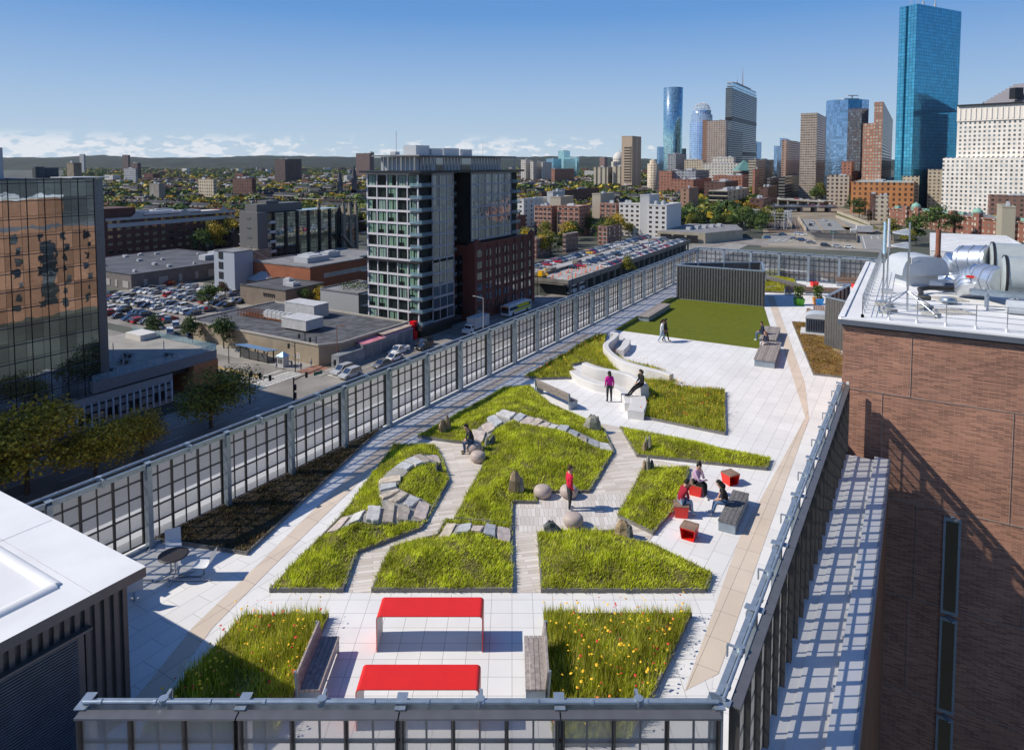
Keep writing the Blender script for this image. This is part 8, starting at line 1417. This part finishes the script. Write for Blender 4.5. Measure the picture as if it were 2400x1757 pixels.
# far landmarks across the roofs
for lab, tf, m_ in (('dark brown slab of flats alone above the trees', ((-500.85, 1500.0), 34.55, 46.78, 21.52), winmat('brown_slab', (.10, .068, .062), (.05, .045, .05), 4, 3.6, .5, .45)), ('brown and white flats in front of the far hills', ((-440.0, 2100.0), 56.77, 19.22, 43.31), winmat('brown_white_slab', (.16, .10, .09), (.07, .065, .07), 4, 3.6, .5, .45)), ('white end wall of the far brown and white flats', ((-440.15, 2120.0), 5.3, 15.53, 47.57), WHT1), ('twin white hospital block, left wing', ((33.14, 1650.0), 13.15, 32.02, 21.33), WHT1), ('twin white hospital block, middle wing', ((51.48, 1640.0), 8.25, 50.26, 17.17), WHT1), ('twin white hospital block, right wing', ((74.58, 1650.0), 3.52, 47.25, 15.13), WHT1), ('pale teal glass hospital with a sloped front', ((219.39, 2300.0), 49.79, 16.95, 31.79), glassmat('far_teal_glass', (.16, .32, .34), .4, 4, 4, (.25, .36, .38), .5)), ('taller teal glass block behind the sloped one', ((183.64, 2400.0), 23.56, 48.21, 56.64), MATS['far_teal_glass']), ('dark blue green hospital block left of the teal one', ((136.98, 2250.0), 27.11, 59.9, 27.16), glassmat('far_dark_teal', (.05, .10, .14), .4, 4, 4, (.08, .12, .15), .5)), ('brown brick tower in front of the far green ridge', ((258.73, 1900.0), 15.46, 21.42, 29.72), winmat('far_brown_tower', (.30, .19, .16), (.12, .1, .1), 5, 4, .5, .5)), ('concrete flats with deep balconies, left of a pair', ((176.65, 1250.0), 28.12, 22.54, 5.22), winmat('concrete_balcony', (.48, .43, .34), (.09, .085, .075), 9, 200, .42, .999, grad=.2)), ('concrete flats with deep balconies, right of a pair', ((208.71, 1240.0), 25.8, 21.6, 6.84), MATS['concrete_balcony']), ('brown tower block far left on the wooded horizon', ((-1637.52, 2900.0), 44.93, 9.15, 47.57), MATS['brown_slab']), ('small grey tower block on the far left horizon', ((-1889.6, 3000.0), 35.19, 7.17, 52.52), GRY1), ('tan stone church tower rising behind the glass tower roof', ((-413.09, 640.0), 12.24, 7.24, 12.66), mat('tan_tower_stone', (.24, .20, .15), .9, var=.2, scale=.2)), ('dark mixed block in the middle of the far trees', ((-937.12, 1700.0), 31.67, 8.71, 13.06), MATS['brown_slab']), ('pale block before the dark mixed block', ((-831.04, 1500.0), 46.43, 3.83, 0.83), GRY1), ('cream school with a flat roof among the row houses', ((-360.9, 820.0), 29.75, 4.67, -7.01), CRM1), ('long white edged brown school among the trees left of the church', ((-337.49, 880.0), 38.31, 6.63, -7.38), DKRB), ('church with a pale gable among the row houses', ((-416.64, 800.0), 18.85, 7.42, -11.55), mat('pale_church_stone', (.26, .235, .21), .9, var=.2, scale=.2)), ('long dark hall with a pale eave behind the tan lift tower', ((29.08, 660.0), 2.83, 139.03, -15.56), DKRB), ('green roofed hall on the plain left of the tan tower', ((94.23, 1500.0), 8.48, 100.4, -0.11), RED1)):
    block('landmark_building', lab, tf, m_, mat('copper_green_sheet', (.22, .42, .33), .6) if lab.startswith('green') else ROOFG, gear=2)
t = thing('domed_church', 'white domed church beside the tan tower', 'building', (*(204.87, 1300.0, 13.06)[:2], GZ)); z1 = (204.83, 1300.0, 16.32)[2]-GZ; b = MB(); b.box((0, 0, z1/2), (26, 26, z1)); b.lathe([(12, 0), (12, 5)], (0, 0, z1), 16); b.build('wall', WHT1, t); b = MB(); b.lathe([(12.4, 5), (11.5, 10), (8.5, 15), (4, 18), (1, 19), (.8, 23)], (0, 0, z1), 16); b.build('dome', mat('white_dome', (.58, .55, .5), .6), t)
t = thing('round_tower', 'short round cream tower right of the tan tower', 'building', (*(218.21, 1050.0, 13.06)[:2], GZ)); z1 = (218.21, 1050.0, 12.4)[2]-GZ; b = MB(); b.lathe([(9, 0), (9, z1), (5.5, z1+.5), (5.5, z1+5), (1, z1+7)], n=16); b.build('wall', CRM1, t)
t = thing('church_spire', 'pair of dark stone spires before the condominium edge', 'building', (*(-219.24, 900.0, 13.06)[:2], GZ)); z1 = (-219.32, 900.0, 7.98)[2]-GZ; b = MB()
for x, s in ((-9, .86), (10, 1)): b.box((x, 0, z1*.35*s), (6, 6, z1*.7*s)); b.lathe([(4, z1*.7*s), (.2, z1*s+4)], (x, 0, 0), 6)
b.box((25, 5, 9), (40, 16, 18)); b.build('wall', mat('dark_church_stone', (.10, .095, .10), .9, var=.3, scale=.2), t)
# ================================================================ the old neighbourhood: brick rows and trees
def frame(x, y): d = y; return 1200+1590*x/max(d, 1)
BR = [brickmat('row_brick_%d' % i, c, tuple(x*1.2 for x in c), tuple(x*1.1 for x in c), .8, .25, .012, vertical=True, dirt=.2, dscale=.1) for i, c in enumerate([(.095, .045, .040), (.13, .062, .050), (.09, .055, .05), (.17, .08, .06), (.13, .11, .10), (.075, .055, .055)])]
RFD = mat('tar_roof', (.045, .048, .058), .9, var=.4, scale=.2); TRIMW = mat('pale_row_trim', (.38, .36, .33), .8)
def rowmesh(seed):
    q = random.Random(seed); b = MB(); n = q.randint(3, 6); w = 6.4; L = n*w; D = q.uniform(11, 14); H_ = q.uniform(10.5, 13.5); b.box((0, 0, H_/2), (L, D, H_), m=0); b.box((0, 0, H_+.15), (L-.3, D-.3, .3), m=1)
    for s in (-1, 1): b.box((0, s*D/2, H_+.1), (L+.1, .5, .7), m=3 if q.random() < .5 else 0)
    for k in range(n+1): b.box((-L/2+k*w, q.uniform(-D*.3, D*.3), H_+1.0), (.7, 1.9, 2.0), m=0); b.box((-L/2+k*w, q.uniform(-D*.3, D*.3), H_+2.2), (.5, 1.2, .6), m=3)
    for k in range(n):
        x = -L/2+(k+.5)*w
        if q.random() < .5: b.box((x, q.uniform(-3, 3), H_+1.1), (2.6, 3.2, 2.0), m=q.choice((0, 3, 1)))
        for s in (-1, 1):
            if s < 0: b.box((x-1.4, s*D/2, H_*.45), (2.6, 1.6, H_*.9), m=0)
            for z in range(4):
                for xx in (-1.9, -.9, 1.5): b.box((x+xx, s*(D/2+(.82 if (s < 0 and xx < 0) else .03)), 1.8+z*2.9), (.85, .1, 1.7), m=2)
    if q.random() < .5:
        for s in (-1, 1): b.add([(-L/2, s*D/2, H_), (L/2, s*D/2, H_), (L/2, s*D*.32, H_+2.8), (-L/2, s*D*.32, H_+2.8)], [(0, 1, 2, 3) if s < 0 else (3, 2, 1, 0)], 1); 
    return b.data('row', [BR[seed % 6], RFD, GLD, TRIMW])
ROWS = [rowmesh(i) for i in range(12)]; RLAB = ['dark maroon', 'red brown', 'brown grey', 'warm red', 'grey stone', 'near black']
rn = random.Random(77); spots = []; far = MB(); occ = [(o.location.x, o.location.y) for o in bpy.data.objects if o.parent is None and o.get('category') in ('building', 'skyscraper') and o.location.y > 300]
a = 235
while a < 1750:
    step = 27 if a < 900 else 36; bb = -1650
    while bb < -165:
        p = ab(a+rn.uniform(-3, 3), bb); u = frame(*p); k_ = rn.random(); L = 28
        if 215 < u < 1830 and p[1] > 300 and not (a < 560 and bb > -215) and not (a < 330 and bb > -330 and bb < -150) and all(abs(p[0]-x)+abs(p[1]-y) > 34 for x, y in occ): spots.append((p[1]+rn.uniform(-20, 20), p, k_))
        bb += rn.uniform(27, 40)
    a += step
spots.sort(key=lambda s: s[0]); tree_spots = []; nrow = 0
for d_, p, k_ in spots:
    if k_ < .50 and nrow < 230:
        i = rn.randrange(12); o = obj('brick_row_house', ROWS[i], None, (p[0], p[1], GZ-.02), R(GA-90 if rn.random() < .62 else GA)); o.scale = (1, 1, rn.uniform(.85, 1.35)); tag(o, RLAB[i % 6]+' brick row houses among the autumn trees of the old quarter', 'row house', 'row houses of the old quarter'); nrow += 1
    elif k_ < .50:
        i = rn.randrange(12); me = ROWS[i]; an = R(GA-90 if rn.random() < .6 else GA); hh = rn.uniform(9, 18); far.box((p[0], p[1], GZ+hh/2), (rn.uniform(18, 40), rn.uniform(12, 16), hh), rot=an, m=rn.choice((0, 1, 2, 3, 4, 6, 7))); far.box((p[0], p[1], GZ+hh+.3), (rn.uniform(10, 20), rn.uniform(8, 12), .6), rot=an, m=5 if rn.random() < .7 else 6)
        far.box((p[0]+rn.uniform(-6, 6), p[1]+rn.uniform(-4, 4), GZ+hh+1.4), (4, 4, 2.6), rot=an, m=rn.choice((0, 5, 6)))
    else: tree_spots.append((p, k_))
    tree_spots.append(((p[0]+rn.uniform(-15, 15), p[1]+rn.uniform(12, 20)), rn.uniform(.5, 1)))
for _ in range(420):            # roofs of the plain towards the hills
    y = rn.uniform(1500, 5200); x = (rn.uniform(220, 1850)-1200)/1590*y; hh = rn.choice((8, 10, 12, 14, 18, 26)); s = rn.uniform(18, 50); far.box((x, y, GZ+hh/2), (s, s*.5, hh), rot=R(rn.choice((GA, GA-90, 20, 75))), m=rn.choice((0, 1, 3, 4, 6, 7, 7, 6)))
o = far.build('distant_city', BR[:5]+[RFD, mat('far_pale_wall', (.48, .47, .45), .8, var=.1), mat('far_grey_wall', (.25, .25, .27), .8, var=.1)]); tag(o, 'far roofs of the city plain merging towards the wooded hills', 'city', kind='stuff')
tree_spots.sort(key=lambda s: s[0][1]); ntree = 0; ms = []
for p, k_ in tree_spots:
    if 205 < frame(*p) < 1840 and ntree < 178:
        c = 'green' if k_ < .62 else 'dark' if k_ < .72 else 'olive' if k_ < .87 else 'yellow' if k_ < .94 else 'orange' if k_ < .97 else 'rust'; tree(p, c, rn.uniform(1.0, 1.75), LAB[c]+' tree between the brick rows of the old quarter', CRF, None if p[1] > 600 else TRM, group='trees of the old quarter', q=rn); ntree += 1
    else: ms.append((p, k_))
# trees beyond: one mass
for _ in range(2700):
    y = rn.uniform(560, 1300); x = (rn.uniform(190, 1780)-1200)/1590*y
    if all(abs(x-ox)+abs(y-oy) > 30 for ox, oy in occ): ms.append(((x, y), rn.random()))
q = np.random.default_rng(9); C = []; colr = []
for p, k_ in ms: C.append((p[0], p[1], rn.uniform(5.5, 9.5))); colr.append(k_)
for _ in range(5200):
    y = 1150*math.exp(rn.uniform(0, 1.75)); x = (rn.uniform(150, 1900)-1200)/1590*y; C.append((x, y, rn.uniform(4.5, 8)*(1+y/9000))); colr.append(rn.random())
C = np.array(C); n1 = len(C); m_ = 34; d = q.normal(size=(n1, m_, 3)); d /= np.linalg.norm(d, axis=2)[..., None]; d[..., 2] = np.abs(d[..., 2])*.9-.15
P = C[:, None, :]*np.array([1, 1, 0])+d*C[:, None, 2:3]*q.uniform(.7, 1.05, (n1, m_, 1)); P[..., 2] += GZ+C[:, None, 2]*1.05
u = q.normal(size=(n1, m_, 3)); w = np.cross(u, d+q.normal(size=(n1, m_, 3))*.4); w /= np.linalg.norm(w, axis=2)[..., None]; u = np.cross(d, w); s = C[:, None, 2:3]*q.uniform(.3, .52, (n1, m_, 1)); V = np.stack([P-u*s, P+w*s, P+u*s, P-w*s], 2).reshape(-1, 3).astype(np.float32); nf = n1*m_
me = bpy.data.meshes.new('distant_trees'); me.vertices.add(nf*4); me.vertices.foreach_set('co', V.ravel()); me.loops.add(nf*4); me.loops.foreach_set('vertex_index', np.arange(nf*4, dtype=np.int32)); me.polygons.add(nf); me.polygons.foreach_set('loop_start', np.arange(0, nf*4, 4, dtype=np.int32))
for c in ('green', 'dark', 'olive', 'yellow', 'orange'): me.materials.append(LEAF[c])
mi = np.repeat(np.array([0 if k < .5 else 1 if k < .68 else 2 if k < .88 else 3 if k < .97 else 4 for k in colr], np.int32), m_); me.polygons.foreach_set('material_index', mi); me.update(calc_edges=True); o = obj('distant_trees', me); tag(o, 'mass of green and autumn trees filling the city plain up to the hills', 'trees', kind='stuff')
# ================================================================ wooded hills on the horizon
HILL = mat('wooded_hillside', (.018, .028, .016), .95, var=.55, scale=.006, bump=0)
def hill(y, prof, seed, depth=900):
    q = random.Random(seed); b = MB(); n = 220; rows = []
    for j, f in enumerate((0, .35, .7, 1.0)):
        r_ = []
        for i in range(n+1):
            px_ = -300+i*3000/n; hgt = np.interp(px_, [p[0] for p in prof], [p[1] for p in prof]); z = 13.06+(383-hgt)/1590*y; z = GZ+(z-GZ)*math.sin(f*math.pi/2)+(q.uniform(-5, 6) if j > 1 else 0); yy = y-depth*(1-f); r_.append(((px_-1200)/1590*y, yy, z))
        rows.append(r_)
    vs = [v for r_ in rows for v in r_]; k = n+1; b.add(vs, [(j*k+i, j*k+i+1, (j+1)*k+i+1, (j+1)*k+i) for j in range(3) for i in range(n)], 0, True); struct(b.build('hills', HILL))
hill(6200, [(-300, 374), (0, 370), (150, 371), (420, 372), (640, 371), (900, 374), (1150, 376), (1300, 374), (1420, 372), (1560, 377), (1900, 378), (2700, 378)], 1)
hill(8200, [(-300, 372), (160, 369), (210, 365), (245, 364), (285, 366), (330, 370), (520, 369), (580, 366), (650, 365), (760, 367), (830, 369), (980, 372), (1200, 369), (1300, 366), (1345, 368), (1390, 366), (1440, 370), (1600, 374), (2700, 376)], 2)

# ================================================================ the air
HZ = bpy.data.materials.new('thin_haze'); HZ.use_nodes = True; hn = HZ.node_tree; hn.nodes.remove(hn.nodes['Principled BSDF']); pv = hn.nodes.new('ShaderNodeVolumePrincipled'); pv.inputs['Color'].default_value = (.80, .88, 1, 1); pv.inputs['Density'].default_value = 1.5e-5; pv.inputs['Anisotropy'].default_value = .2
hn.links.new(pv.outputs[0], hn.nodes['Material Output'].inputs['Volume'])
b = MB(); b.box((0, 4600, (GZ-1+330)/2), (24000, 10600, 330-GZ+1)); o = b.build('haze', HZ); tag(o, 'thin blue air over the whole city', 'haze', kind='stuff')
